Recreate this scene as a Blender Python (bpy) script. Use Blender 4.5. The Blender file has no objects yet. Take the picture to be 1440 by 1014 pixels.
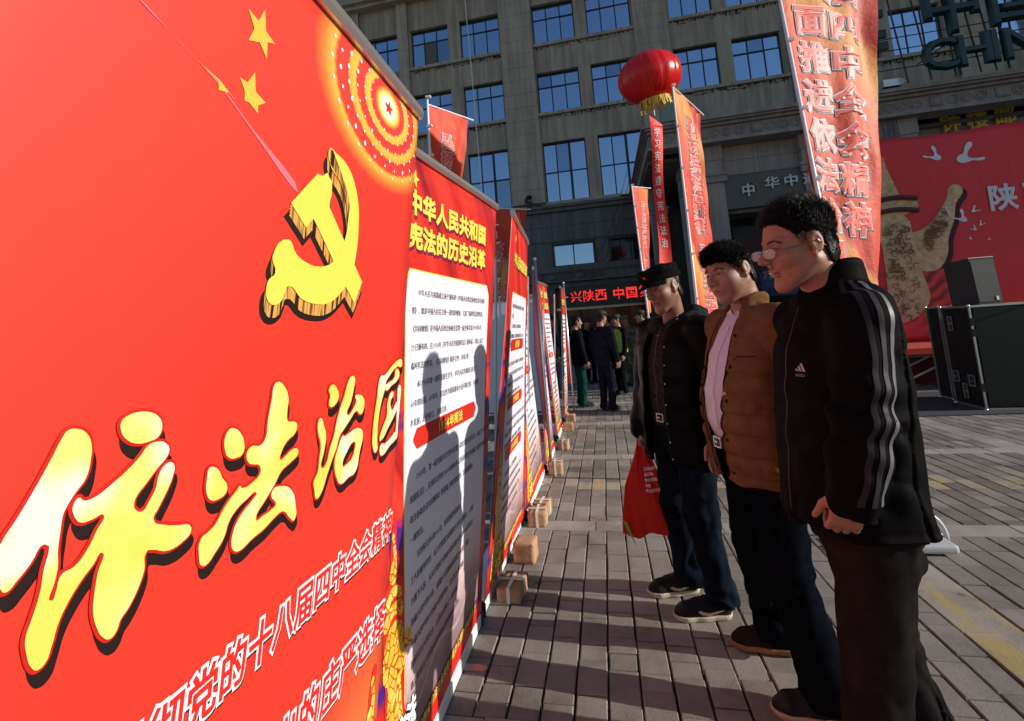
import bpy, bmesh, math, random
import numpy as np
from mathutils import Vector, Matrix
from mathutils.bvhtree import BVHTree
import openvdb
R = math.radians
rnd = random.Random(7)
nrs = np.random.RandomState(11)
sc = bpy.context.scene
# ---------------------------------------------------------------- camera
cam = bpy.data.objects.new('camera', bpy.data.cameras.new('camera'))
sc.collection.objects.link(cam); sc.camera = cam
YG, PI_, RO = 0.209, 0.112, -0.070
fw = Vector((-math.sin(YG)*math.cos(PI_), math.cos(YG)*math.cos(PI_), math.sin(PI_)))
rt = Vector((math.cos(YG), math.sin(YG), 0)); up = rt.cross(fw)
r2 = rt*math.cos(RO) + up*math.sin(RO); u2 = -rt*math.sin(RO) + up*math.cos(RO)
cam.matrix_world = Matrix(((r2.x, u2.x, -fw.x, 0), (r2.y, u2.y, -fw.y, 0), (r2.z, u2.z, -fw.z, 1.40), (0, 0, 0, 1)))
cam.data.sensor_width = 36; cam.data.lens = 17.2
cam.data.shift_x = 0.0160; cam.data.shift_y = -0.0792
cam.data.clip_start = 0.05; cam.data.clip_end = 900
# ---------------------------------------------------------------- light
w = bpy.data.worlds.new("World"); sc.world = w; w.use_nodes = True
nt = w.node_tree; bg = nt.nodes['Background']
sky = nt.nodes.new('ShaderNodeTexSky'); sky.sky_type = 'NISHITA'; sky.sun_disc = False
SUN_EL, SUN_AZ = R(18.8), math.atan2(1, -0.10)
sky.sun_elevation = SUN_EL; sky.sun_rotation = SUN_AZ; sky.air_density = 1.2; sky.dust_density = .4; sky.ozone_density = 3.0
nt.links.new(sky.outputs[0], bg.inputs[0]); bg.inputs[1].default_value = 0.105
sun = bpy.data.objects.new('sun', bpy.data.lights.new('sun', 'SUN')); sc.collection.objects.link(sun)
sun.data.energy = 5.0; sun.data.angle = R(0.53); sun.data.color = (1, 0.93, 0.83)
sdir = Vector((math.sin(SUN_AZ)*math.cos(SUN_EL), math.cos(SUN_AZ)*math.cos(SUN_EL), math.sin(SUN_EL)))
sun.rotation_euler = sdir.to_track_quat('Z', 'Y').to_euler(); sun.location = (30, -3, 12)
sc.view_settings.view_transform = 'Standard'; sc.view_settings.look = 'None'
sc.view_settings.exposure = 0.0; sc.view_settings.gamma = 1.0
sc.view_settings.use_curve_mapping = False
# ---------------------------------------------------------------- helpers
COL = sc.collection
def prop(o, label=None, cat=None, group=None, kind=None):
    for k, v in (('label', label), ('category', cat), ('group', group), ('kind', kind)):
        if v: o[k] = v
    return o
def link(name, me, parent=None, mat=None):
    o = bpy.data.objects.new(name, me); COL.objects.link(o)
    if parent: o.parent = parent
    if mat is not None and me is not None: me.materials.append(mat)
    return o
def empty(name, loc=(0, 0, 0), rz=0, parent=None):
    o = bpy.data.objects.new(name, None); COL.objects.link(o)
    o.location = loc; o.rotation_euler = (0, 0, rz); o.empty_display_size = .1
    if parent: o.parent = parent
    return o
class MB:
    def __init__(s): s.v = []; s.f = []; s.m = []; s.mi = 0
    def add(s, vs, fs):
        n = len(s.v); s.v += [tuple(map(float, q)) for q in vs]; s.f += [tuple(n+i for i in f) for f in fs]; s.m += [s.mi]*len(fs); return s
    def box(s, a, b, ch=0):
        x0, y0, z0 = a; x1, y1, z1 = b
        if ch: # chamfered top box
            return s.add([(x0, y0, z0), (x1, y0, z0), (x1, y1, z0), (x0, y1, z0), (x0, y0, z1-ch), (x1, y0, z1-ch), (x1, y1, z1-ch), (x0, y1, z1-ch),
                          (x0+ch, y0+ch, z1), (x1-ch, y0+ch, z1), (x1-ch, y1-ch, z1), (x0+ch, y1-ch, z1)],
                         [(0, 3, 2, 1), (0, 1, 5, 4), (1, 2, 6, 5), (2, 3, 7, 6), (3, 0, 4, 7), (4, 5, 9, 8), (5, 6, 10, 9), (6, 7, 11, 10), (7, 4, 8, 11), (8, 9, 10, 11)])
        return s.add([(x0, y0, z0), (x1, y0, z0), (x1, y1, z0), (x0, y1, z0), (x0, y0, z1), (x1, y0, z1), (x1, y1, z1), (x0, y1, z1)],
                     [(0, 3, 2, 1), (4, 5, 6, 7), (0, 1, 5, 4), (1, 2, 6, 5), (2, 3, 7, 6), (3, 0, 4, 7)])
    def tube(s, pts, r, n=8, cap=True):
        pts = [Vector(p) for p in pts]; rr = r if isinstance(r, (list, tuple)) else [r]*len(pts)
        vs = []; fs = []; pv = None
        for i, p in enumerate(pts):
            d = (pts[min(i+1, len(pts)-1)]-pts[max(i-1, 0)]).normalized()
            if pv is None: a = d.orthogonal().normalized()
            else: a = (pv - d*pv.dot(d)).normalized()
            pv = a; b = d.cross(a)
            for k in range(n):
                t = 2*math.pi*k/n; vs.append(p + (a*math.cos(t)+b*math.sin(t))*rr[i])
        for i in range(len(pts)-1):
            for k in range(n):
                k2 = (k+1) % n; fs.append((i*n+k, i*n+k2, (i+1)*n+k2, (i+1)*n+k))
        if cap: fs.append(tuple(range(n-1, -1, -1))); fs.append(tuple(range((len(pts)-1)*n, len(pts)*n)))
        return s.add(vs, fs)
    def lathe(s, prof, n=24, c=(0, 0, 0), axis='z'):
        vs = []; fs = []
        for (r, h) in prof:
            for k in range(n):
                t = 2*math.pi*k/n; q = (r*math.cos(t), r*math.sin(t), h)
                if axis == 'y': q = (q[0], q[2], q[1])
                if axis == 'x': q = (q[2], q[0], q[1])
                vs.append((q[0]+c[0], q[1]+c[1], q[2]+c[2]))
        for i in range(len(prof)-1):
            for k in range(n):
                k2 = (k+1) % n; fs.append((i*n+k, i*n+k2, (i+1)*n+k2, (i+1)*n+k))
        return s.add(vs, fs)
    def ball(s, c, r, n=12):
        r = r if isinstance(r, (tuple, list)) else (r, r, r)
        vs = []; fs = []; m = n//2
        for i in range(m+1):
            a = math.pi*i/m
            for k in range(n):
                t = 2*math.pi*k/n; vs.append((c[0]+r[0]*math.sin(a)*math.cos(t), c[1]+r[1]*math.sin(a)*math.sin(t), c[2]+r[2]*math.cos(a)))
        for i in range(m):
            for k in range(n):
                k2 = (k+1) % n; fs.append((i*n+k, (i+1)*n+k, (i+1)*n+k2, i*n+k2))
        return s.add(vs, fs)
    def mesh(s, name, smooth=False):
        me = bpy.data.meshes.new(name); me.from_pydata(s.v, [], s.f); me.update()
        if smooth: me.shade_smooth()
        return me
    def obj(s, name, mat, parent=None, smooth=False):
        me = s.mesh(name, smooth)
        o = link(name, me, parent)
        for m in (mat if isinstance(mat, (list, tuple)) else [mat]): me.materials.append(m)
        if isinstance(mat, (list, tuple)): me.polygons.foreach_set('material_index', s.m)
        return o
def bevel(o, wd=.01, seg=2):
    m = o.modifiers.new('b', 'BEVEL'); m.width = wd; m.segments = seg; m.limit_method = 'ANGLE'; return o
# ---- materials
def srgb(r, g, b):
    f = lambda c: (c/255/12.92) if c/255 <= .04045 else ((c/255+.055)/1.055)**2.4
    return (f(r), f(g), f(b))
class Mat:
    def __init__(s, name, col=(.5, .5, .5), rough=.6, metal=0, spec=.5, **k):
        s.m = bpy.data.materials.new(name); s.m.use_nodes = True; s.t = s.m.node_tree
        s.b = s.t.nodes['Principled BSDF']; s.b.inputs['Base Color'].default_value = (*col, 1)
        s.b.inputs['Roughness'].default_value = rough; s.b.inputs['Metallic'].default_value = metal
        s.b.inputs['Specular IOR Level'].default_value = spec
        for a, v in k.items(): s.b.inputs[a.replace('_', ' ')].default_value = v
    def n(s, t, **k):
        q = s.t.nodes.new('ShaderNode'+t)
        for a, v in k.items():
            if hasattr(q, a): setattr(q, a, v)
            else: q.inputs[a.replace('_', ' ')].default_value = v
        return q
    def l(s, a, b): s.t.links.new(a, b)
    def coord(s, kind='Object'):
        return s.n('TexCoord').outputs[kind]
    def noise(s, scale=5, detail=4, rough=.6, vec=None, stretch=None, kind='Object'):
        v = vec or s.coord(kind)
        if stretch:
            mp = s.n('Mapping'); mp.inputs['Scale'].default_value = stretch; s.l(v, mp.inputs[0]); v = mp.outputs[0]
        q = s.n('TexNoise'); q.inputs['Scale'].default_value = scale; q.inputs['Detail'].default_value = detail; q.inputs['Roughness'].default_value = rough
        s.l(v, q.inputs['Vector']); return q.outputs['Fac']
    def ramp(s, fac, stops, interp='LINEAR'):
        q = s.n('ValToRGB'); q.color_ramp.interpolation = interp; e = q.color_ramp.elements
        while len(e) < len(stops): e.new(.5)
        for i, (p, c) in enumerate(stops): e[i].position = p; e[i].color = (*c, 1) if len(c) == 3 else c
        s.l(fac, q.inputs[0]); return q.outputs[0]
    def mix(s, a, b, fac, mode='MIX'):
        q = s.n('Mix', data_type='RGBA', blend_type=mode)
        for v, i in ((fac, 0), (a, 6), (b, 7)):
            if hasattr(v, 'is_linked') or hasattr(v, 'node'): s.l(v, q.inputs[i])
            else: q.inputs[i].default_value = v if i == 0 else (*v, 1)
        return q.outputs[2]
    def math(s, op, a, b=0.0, c=0.0):
        q = s.n('Math', operation=op)
        for i, v in enumerate((a, b, c)):
            if hasattr(v, 'node'): s.l(v, q.inputs[i])
            else: q.inputs[i].default_value = v
        return q.outputs[0]
    def col(s, c): s.l(c, s.b.inputs['Base Color']); return s
    def bump(s, h, st=.3, dist=.01):
        q = s.n('Bump'); q.inputs['Strength'].default_value = st; q.inputs['Distance'].default_value = dist
        s.l(h, q.inputs['Height']); s.l(q.outputs[0], s.b.inputs['Normal']); return s
def varied(name, c1, c2, scale=6, rough=.7, bump=.2, dist=.01, stretch=None, detail=5, **k):
    m = Mat(name, c1, rough, **k); f = m.noise(scale, detail, stretch=stretch)
    m.col(m.ramp(f, [(.3, c1), (.7, c2)])); m.bump(m.noise(scale*4, 4), bump, dist); return m.m
def plain(name, c, rough=.5, metal=0, **k): return Mat(name, c, rough, metal, **k).m
M = {}
M['white_metal'] = plain('white_metal', (.8, .8, .8), .35)
M['alu'] = Mat('aluminium', (.62, .6, .58), .35, .9).m
M['black'] = plain('black_plastic', (.012, .012, .013), .35)
M['navy'] = plain('navy_plastic', (.012, .018, .06), .4)
M['dark_metal'] = plain('dark_metal', (.02, .02, .022), .4, .3)
# ---------------------------------------------------------------- text
_tc = {}
def text_arr(body, bold=0.0, res=2):
    """flat glyph mesh of a text, unit size; returns verts (n,3), faces"""
    key = (body, bold, res)
    if key in _tc: return _tc[key]
    c = bpy.data.curves.new('t', 'FONT'); c.body = body; c.resolution_u = res; c.size = 1
    c.align_x = 'LEFT'
    if bold: c.bevel_depth = bold; c.bevel_resolution = 0
    o = bpy.data.objects.new('t', c); COL.objects.link(o)
    dg = bpy.context.evaluated_depsgraph_get(); dg.update()
    me = bpy.data.meshes.new_from_object(o.evaluated_get(dg))
    v = np.empty(len(me.vertices)*3, np.float32); me.vertices.foreach_get('co', v); v = v.reshape(-1, 3)
    f = [tuple(p.vertices) for p in me.polygons]
    bpy.data.objects.remove(o); bpy.data.curves.remove(c); bpy.data.meshes.remove(me)
    _tc[key] = (v, f); return v, f
def glyphs(mb, s, fn, u0, v0, pitch, hgt, wid, bold=0.0, w0=0.0, th=.0006, res=2, dv=0.0, skew=0.0):
    """place the characters of s one by one; fn(u,v,w)->xyz; pitch along u (dv along v)"""
    adv = 0.0
    for i0, ch in enumerate(s):
        i = adv; adv += 1.0 if ord(ch) > 255 else .56
        if ch in ' \u3000': continue
        v, f = text_arr(ch, bold, res)
        if not len(v): continue
        cjk = ord(ch) > 255
        x0 = 0.0
        vv = v.copy(); zz = vv[:, 2]; m = np.abs(zz).max()
        zz = zz/m*th if m > 0 else zz*0
        U = u0 + pitch*i + vv[:, 0]*wid*(1 if cjk else .85) + skew*vv[:, 1]
        V = v0 + dv*i + (vv[:, 1]+.1)*hgt
        mb.add([fn(a, b, w0+c) for a, b, c in zip(U, V, zz)], f)
def poly_arr(pts, hole=None, offset=0.0, bev=0.0):
    c = bpy.data.curves.new('p', 'CURVE'); c.dimensions = '2D'; c.fill_mode = 'BOTH'; c.resolution_u = 4
    for k, P in enumerate([pts]+(hole or [])):
        sp = c.splines.new('BEZIER'); sp.bezier_points.add(len(P)-1); sp.use_cyclic_u = True
        for b, p in zip(sp.bezier_points, P):
            b.co = (p[0], p[1], 0); b.handle_left_type = b.handle_right_type = 'AUTO' if SMOOTHP else 'VECTOR'
    if bev: c.bevel_depth = bev; c.bevel_resolution = 0
    o = bpy.data.objects.new('p', c); COL.objects.link(o)
    dg = bpy.context.evaluated_depsgraph_get(); dg.update()
    me = bpy.data.meshes.new_from_object(o.evaluated_get(dg))
    v = np.empty(len(me.vertices)*3, np.float32); me.vertices.foreach_get('co', v); v = v.reshape(-1, 3)
    f = [tuple(p.vertices) for p in me.polygons]
    bpy.data.objects.remove(o); bpy.data.curves.remove(c); bpy.data.meshes.remove(me)
    return v, f
SMOOTHP = True
def shape(mb, pts, fn, w0, th=.0005, hole=None, bev=0.0, du=0, dv=0):
    v, f = poly_arr(pts, hole, bev=bev)
    m = np.abs(v[:, 2]).max() if len(v) else 0
    mb.add([fn(a+du, b+dv, w0+(c/m*th if m > 0 else 0)) for a, b, c in v], f)
# ================================================================ SETTING: ground
gm = varied('joint_dirt', (.05, .045, .04), (.09, .08, .07), 9, .95)
ground = MB().add([(-250, -250, -.03), (250, -250, -.03), (250, 400, -.03), (-250, 400, -.03)], [(0, 1, 2, 3)]).obj('ground', gm)
prop(ground, kind='structure')
def paver_mat(name, c1, c2, sc_=1):
    m = Mat(name, c1, .8); info = m.n('ObjectInfo'); geo = m.n('NewGeometry')
    rp = m.n('TexNoise'); rp.inputs['Scale'].default_value = 1.7
    m.l(m.coord('Generated') if False else geo.outputs['Position'], rp.inputs['Vector'])
    isl = geo.outputs['Random Per Island']
    f = m.math('ADD', m.math('MULTIPLY', isl, .42), m.math('MULTIPLY', m.math('ADD', m.noise(55, 8, .75, vec=geo.outputs['Position']), rp.outputs['Fac']), .30))
    f = m.math('ADD', f, m.math('MULTIPLY', info.outputs['Random'], .22))
    c = m.ramp(f, [(.22, c1), (.85, c2)])
    v = m.n('TexVoronoi'); v.inputs['Scale'].default_value = 130; m.l(geo.outputs['Position'], v.inputs['Vector'])
    pit = m.ramp(v.outputs['Distance'], [(.1, (.35, .35, .35)), (.3, (1, 1, 1))])
    st = m.ramp(m.noise(2.3, 6, .7, vec=geo.outputs['Position']), [(.33, (.55, .53, .51)), (.50, (.88, .87, .86)), (.62, (1.0, 1.0, 1.0))])
    c = m.mix(c, pit, .5, 'MULTIPLY'); c = m.mix(c, st, .9, 'MULTIPLY')
    gum = m.n('TexVoronoi'); gum.inputs['Scale'].default_value = 3.2; m.l(geo.outputs['Position'], gum.inputs['Vector'])
    c = m.mix(c, m.ramp(gum.outputs['Distance'], [(.055, (.38, .37, .36)), (.075, (1, 1, 1))]), .7, 'MULTIPLY'); m.col(c)
    h = m.math('ADD', m.noise(330, 4, .7, vec=geo.outputs['Position']), m.math('MULTIPLY', v.outputs['Distance'], .8))
    m.bump(h, .35, .003); m.b.inputs['Specular IOR Level'].default_value = .2; return m
pv = paver_mat('grey_paver', (.13, .12, .108), (.36, .335, .305)).m
sl = paver_mat('pale_slab', (.26, .25, .235), (.42, .40, .37)).m
_m = paver_mat('worn_yellow_slab', (.28, .26, .23), (.44, .41, .36)); _g = _m.n('NewGeometry')
_c = _m.b.inputs['Base Color'].links[0].from_socket
_m.col(_m.mix(_c, (.47, .34, .11), _m.ramp(_m.noise(5, 8, .75, vec=_g.outputs['Position'], stretch=(1.6, .35, 1)), [(.47, (0, 0, 0)), (.6, (.85, .85, .85))]))); yl = _m.m
PW, X0, PL = .1245, -.111, .2075
strips = [(-.30, -.09), (1.75, 1.91), (3.62, 3.80), (5.53, 5.71), (7.44, 7.64), (9.36, 9.56), (11.3, 11.5), (13.2, 13.4)]
lanes = [(X0+PW*12-.13, X0+PW*14-.13+.12), (3.62, 3.86)]   # long pale lanes
lanes = [(1.375, 1.62), (3.56, 3.80), (6.6, 6.85)]
pave = empty('paving'); prop(pave, kind='structure')
cells = []
def inlane(x0, x1): return any(a-.03 < (x0+x1)/2 < b+.03 for a, b in lanes)
bands = list(zip([s[1] for s in strips[:-1]], [s[0] for s in strips[1:]]))
xe = []
segs = [(-4.0, lanes[0][0]), (lanes[0][1], lanes[1][0]), (lanes[1][1], lanes[2][0]), (lanes[2][1], 10.5)]
for a, b in segs:
    if a < 0: ks = [X0+PW*k for k in range(int((a-X0)/PW), 12)] ; ks = ks+[b] if b-ks[-1] > .05 else ks[:-1]+[b]
    else:
        n = round((b-a)/PW); ks = [a+(b-a)*i/n for i in range(n+1)]
    xe += [(ks[i], ks[i+1]) for i in range(len(ks)-1)]
G = .0045
for (y0, y1) in bands:
    for i, (a, b) in enumerate(xe):
        if y0 > 7.4 and (a > 9): continue
        y = y0; first = PL*(.5 if i % 2 else 1)*rnd.uniform(.55, 1)
        while y < y1-.01:
            e = min(y+(first if y == y0 else PL*rnd.choice((1, 1, 1, .5, 1))), y1)
            if y1-e < .06: e = y1
            cells.append((a+G*rnd.uniform(.6, 1.5), y+rnd.uniform(.002, .0045), b-G*rnd.uniform(.5, 1.2), e-rnd.uniform(.002, .0045), 'p')); y = e
for (y0, y1) in strips:
    x = -4.0+rnd.random()*.3
    while x < 10.5:
        cells.append((x+.002, y0+.004, x+.42-.002, y1-.004, 's')); x += .42
for k, (x0, x1) in enumerate(lanes):
    for (y0, y1) in bands:
        y = y0
        while y < y1-.01:
            e = min(y+.35, y1); e = y1 if y1-e < .1 else e
            cells.append((x0+.003, y+.002, x1-.003, e-.002, 'y' if k == 0 else 's')); y = e
def yellowish(c):
    ym = (c[1]+c[3])/2
    return (4.60 < ym < 4.80)
def vis(c):
    x, y = (c[0]+c[2])/2, (c[1]+c[3])/2
    if y < 1.72: return 99+y
    d = math.hypot(x, y)
    return d + (50 if (x < -.85 or x > 1.05*y-.05) else 0) + (30 if (.30 < x < 1.3 and y < 1.8) else 0)
cells.sort(key=vis)
mats = {'p': pv, 's': sl, 'y': yl}
for i, c in enumerate(cells[:300]):
    cx, cy = (c[0]+c[2])/2, (c[1]+c[3])/2; hx, hy = (c[2]-c[0])/2, (c[3]-c[1])/2
    dz = rnd.uniform(-.005, .002)
    mb = MB().box((-hx, -hy, -.045), (hx, hy, 0), .004)
    nm = 'paver' if c[4] == 'p' else 'paving_slab'
    o = mb.obj(nm, yl if (c[4] == 'p' and yellowish(c) and rnd.random() < .9) else mats[c[4]], pave); o.location = (cx, cy, dz)
    o.rotation_euler = (rnd.uniform(-.004, .004), rnd.uniform(-.006, .006), rnd.uniform(-.004, .004))
for t, nm in (('p', 'paver_field'), ('s', 'slab_strips'), ('y', 'yellow_slab_lane')):
    mb = MB(); my = MB()
    for c in cells[300:]:
        if c[4] != t: continue
        dz = rnd.uniform(-.0025, .001)
        (my if (t == 'p' and yellowish(c) and rnd.random() < .85) else mb).box((c[0], c[1], -.045), (c[2], c[3], dz), .004)
    if mb.v: o = mb.obj(nm, mats[t], pave); o['kind'] = 'stuff'
    if my.v: o = my.obj('yellow_painted_pavers', yl, pave); o['kind'] = 'stuff'
# far pavement beyond the laid pieces
fp = paver_mat('far_paving', (.17, .155, .14), (.32, .29, .26))
MB().add([(-60, 13.4, -.004), (60, 13.4, -.004), (60, 60, -.004), (-60, 60, -.004)], [(0, 1, 2, 3)]).obj('pavement', fp.m)['kind'] = 'structure'
MB().box((-60, -30, -.06), (-4.02, 13.39, -.004)).box((10.95, -30, -.06), (60, 13.39, -.004)).box((-4.01, -30, -.06), (10.94, -.31, -.004)).obj('side_pavement', fp.m)['kind'] = 'structure'
# dark carpet in front of the stage
cm = varied('grey_carpet', (.022, .022, .03), (.04, .04, .05), 30, .95)
MB().box((2.9, 7.30, .001), (11.5, 9.28, .012)).obj('carpet', cm)['kind'] = 'structure'
# ================================================================ BUILDING
def wall_mat(name, c1, c2, streak=.5):
    m = Mat(name, c1, .85); g = m.n('NewGeometry').outputs['Position']
    f = m.noise(.9, 6, .65, vec=g); c = m.ramp(f, [(.3, c1), (.7, c2)])
    s = m.noise(1, 5, .7, vec=g, stretch=(3.5, 3.5, .25))
    c = m.mix(c, m.ramp(s, [(.42, (1-streak, 1-streak, 1-streak*.97)), (.6, (1, 1, 1))]), .8, 'MULTIPLY')
    m.col(c); m.bump(m.noise(35, 5, vec=g), .25, .01); return m.m
M['stone'] = wall_mat('stone_cladding', (.43, .36, .28), (.50, .43, .35), .35)
M['render'] = wall_mat('grey_render', (.40, .335, .26), (.48, .41, .33), .4)
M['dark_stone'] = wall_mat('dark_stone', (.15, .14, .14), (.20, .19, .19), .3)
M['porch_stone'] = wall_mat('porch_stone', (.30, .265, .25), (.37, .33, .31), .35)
M['crack'] = plain('black_drip', (.02, .018, .015), .95)
M['frame'] = plain('window_frame', (.012, .014, .018), .35)
g_ = Mat('mirror_glass', (.46, .60, .82), .03, 1.0); g_.bump(g_.noise(.8, 2, vec=g_.n('NewGeometry').outputs['Position']), .06, .05); M['glass'] = g_.m
g_ = Mat('mirror_glass_dull', (.30, .40, .55), .06, 1.0); g_.bump(g_.noise(.8, 2, vec=g_.n('NewGeometry').outputs['Position']), .08, .05); M['glass2'] = g_.m
M['dark_glass'] = Mat('dark_glass', (.03, .035, .04), .05, .3).m
M['curtain'] = plain('curtain_behind_glass', (.12, .13, .12), .7)
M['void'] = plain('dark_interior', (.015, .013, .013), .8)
YF = 23.5
bld = empty('building', (0, YF, 0)); prop(bld, 'grey stone office building with rows of blue mirrored windows behind the flags', 'building')
def bp(name, mb, mat, parent=bld, smooth=False):
    me = mb.mesh(name, smooth)
    if parent is bld: me.transform(Matrix.Translation((0, -YF, 0)))
    o = link(name, me, parent)
    me.materials.append(mat); return o
wins = []
bays = [(-15.4, -13.3), (-11.6, -9.5), (-8.75, -6.65), (-6.0, -3.9), (-2.15, -.05), (.55, 2.68), (4.42, 6.4), (7.02, 9.1), (11.0, 12.95), (13.42, 15.4), (17.2, 19.2), (19.9, 21.9), (23.7, 25.7)]
rows = [(15.86, 18.0), (12.2, 14.32), (7.64, 10.66)]
# piers between openings (recess 0.28 m) built as boxes around each opening row
body = MB(); body.box((-22, YF+.30, 0), (30, YF+8, 21.5))
bp('core_wall', body, M['render'])
xs = [-22]+[v for b in bays for v in b]+[30]
wall = MB()
for (z0, z1) in rows:
    for i in range(0, len(xs), 2): wall.box((xs[i], YF, z0), (xs[i+1], YF+.30, z1))
zz = [7.4, rows[2][0], rows[2][1], rows[1][0], rows[1][1], rows[0][0], rows[0][1], 19.6]
for a, b in ((7.4, 7.64), (10.66, 12.2), (14.32, 15.86), (18.0, 19.6)): wall.box((-22, YF+.001, a), (30, YF+.30, b))
bp('wall', wall, M['render'])
# pilasters clad in stone panels
pil = [(-13.2, -11.7), (-9.45, -8.85), (-3.84, -2.2), (2.75, 4.32), (9.3, 10.9), (15.6, 17.1), (22.0, 23.6)]
pmesh = {}
for (a, b) in pil:
    z = 7.62; wd = round(b-a, 3)
    while z < 19.5:
        if wd not in pmesh: pmesh[wd] = MB().box((0, -.05, 0), (wd, .0, .70)).mesh('stone_panel'); pmesh[wd].materials.append(M['stone'])
        o = link('stone_panel', pmesh[wd], bld); o.location = (a, -.115+rnd.uniform(0, .004), z); z += .712
    bp('pilaster', MB().box((a+.01, YF-.115, 7.6), (b-.01, YF-.001, 19.55)), M['dark_stone'])
# sills
for (z0, z1) in rows:
    for (a, b) in ((-8.85, -3.86), (-2.18, 2.73), (4.34, 9.28), (10.92, 15.58), (17.12, 21.98)):
        bp('window_sill', MB().box((a, YF-.13, z0-.17), (b, YF-.003, z0-.02)), M['stone'])
        cr = MB()
        x = a+.1
        while x < b-.15:      # black drip stains under the sill, ragged edge
            h = rnd.choice((.05, .09, .16, .10, .26)); wv = rnd.uniform(.02, .07)
            pts = [(x, z0-.172), (x+wv*2, z0-.172), (x+wv+rnd.uniform(-.03, .03), z0-.172-h)]
            cr.add([(p, YF-.004, q) for p, q in pts], [(0, 1, 2)])
            if rnd.random() < .75:
                x2 = x+rnd.uniform(.15, .3); zq = z0-.2-rnd.uniform(.03, .16)
                cr.add([(x, YF-.005, zq), (x2, YF-.005, zq+rnd.uniform(-.05, .05)), (x2, YF-.005, zq-.03+rnd.uniform(-.02, .02))], [(0, 2, 1)])
            x += rnd.uniform(.05, .2)
        o = bp('drip_stains', cr, M['crack']); o['kind'] = 'stuff'
def window(x0, x1, z0, z1, tall=False, cur=False):
    wf = empty('window', (x0, .20, z0), parent=bld)
    W, Hh = x1-x0, z1-z0; t = .055
    cols = [0, W/3, 2*W/3, W]; 
    if tall: cols = [0, .31*W, .62*W, W]; rz = [0, .5*Hh, Hh]
    else: rz = [0, .66*Hh, Hh]
    f = MB()
    f.box((0, 0, 0), (t, .07, Hh)).box((W-t, 0, 0), (W, .07, Hh)).box((t, .001, 0), (W-t, .069, t)).box((t, .001, Hh-t*1.6), (W-t, .069, Hh))
    f.box((t, .004, rz[1]-t*.6), (W-t, .066, rz[1]+t*.6))
    for i in (1, 2):
        tt = t*1.1 if (tall and i == 2) else t*.5
        f.box((cols[i]-tt, .008, t), (cols[i]+tt, .062, Hh-t*1.6))
    o = link('window_frame', f.mesh('window_frame'), wf, M['frame'])
    for i in range(3):
        for j in range(2):
            a = Matrix.Rotation(rnd.uniform(-.006, .006), 4, 'Z') @ Matrix.Rotation(rnd.uniform(-.01, .01), 4, 'X')
            me = MB().box((0, .03, 0), (cols[i+1]-cols[i], .04, rz[j+1]-rz[j])).mesh('pane'); me.transform(a)
            p = link('pane', me, wf, M['curtain'] if (cur and i == 1 and j == 0) else M['glass2'] if rnd.random() < .13 else M['glass']); p.location = (cols[i], 0, rz[j])
for r, (z0, z1) in enumerate(rows):
    for (a, b) in bays:
        if r == 0 and a > 10: continue
        if r == 2 and a > 2: continue
        if a < -9 and r > 0: continue
        window(a, b, z0, z1, tall=(r == 2), cur=(r == 0 and abs(a+8.75) < .1))
# main cornice, balustrade, upper storey
bp('cornice', MB().box((-22, YF-.5, 19.6), (30, YF+.3, 19.78)).box((-22, YF-.75, 19.78), (30, YF+.3, 20.25)).box((-22, YF-.85, 20.25), (30, YF+.3, 20.36)), M['stone'])
bal = MB().lathe([(.09, 0), (.09, .1), (.05, .14), (.11, .32), (.05, .62), (.09, .68), (.09, .78)], 8).mesh('baluster', True); bal.materials.append(M['stone'])
for k in range(26):
    o = link('baluster', bal, bld); o.location = (-15.5+k*.36, -.55, 20.36)
bp('balustrade_rail', MB().box((-22, YF-.72, 21.14), (30, YF-.4, 21.3)), M['stone'])
bp('attic_wall', MB().box((-22, YF+.31, 21.5), (30, YF+8, 26)), M['render'])
# lower ledge and ground floor at the left
bp('ledge', MB().box((-22, YF-.35, 7.28), (1.9, YF+.0, 7.40)).box((-22, YF-.22, 7.10), (1.9, YF-.0, 7.28)), M['dark_stone'])
for i in range(14):
    for j, (a, b) in enumerate(((5.66, 6.37), (6.39, 7.09))):
        x = -12+i*1.0
        o = link('wall_panel', MB().box((0, -.03, 0), (.985, 0, b-a)).mesh('wall_panel'), bld, M['dark_stone']); o.location = (x, -.02-rnd.random()*.003, a)
bp('lower_wall', MB().box((-22, YF+.0, 5.6), (1.9, YF+.3, 7.4)).box((-22, YF+.0, 4.36), (-2.1, YF+.3, 5.6)).box((-.02, YF+.0, 4.36), (.58, YF+.3, 5.6)), M['dark_stone'])
for (a, b) in ((-2.1, -.02), (.58, 3.0)):
    wm = empty('window', (a, .1, 4.5), parent=bld)
    link('window_frame', MB().box((0, -.14, 1.0), (b-a, .1, 1.12)).box((0, -.14, 0), (.1, .1, 1.0)).box((b-a-.1, -.14, 0), (b-a, .1, 1.0)).box((1.0, .0, 0), (1.05, .1, 1)).mesh('window_frame'), wm, M['frame'])
    for q in range(2): link('pane', MB().box((.1+q*.95, .12, 0), (1.0+q*.95, .14, 1.0)).mesh('pane'), wm, M['glass'] if (a < -1) else M['dark_glass'])
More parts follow.
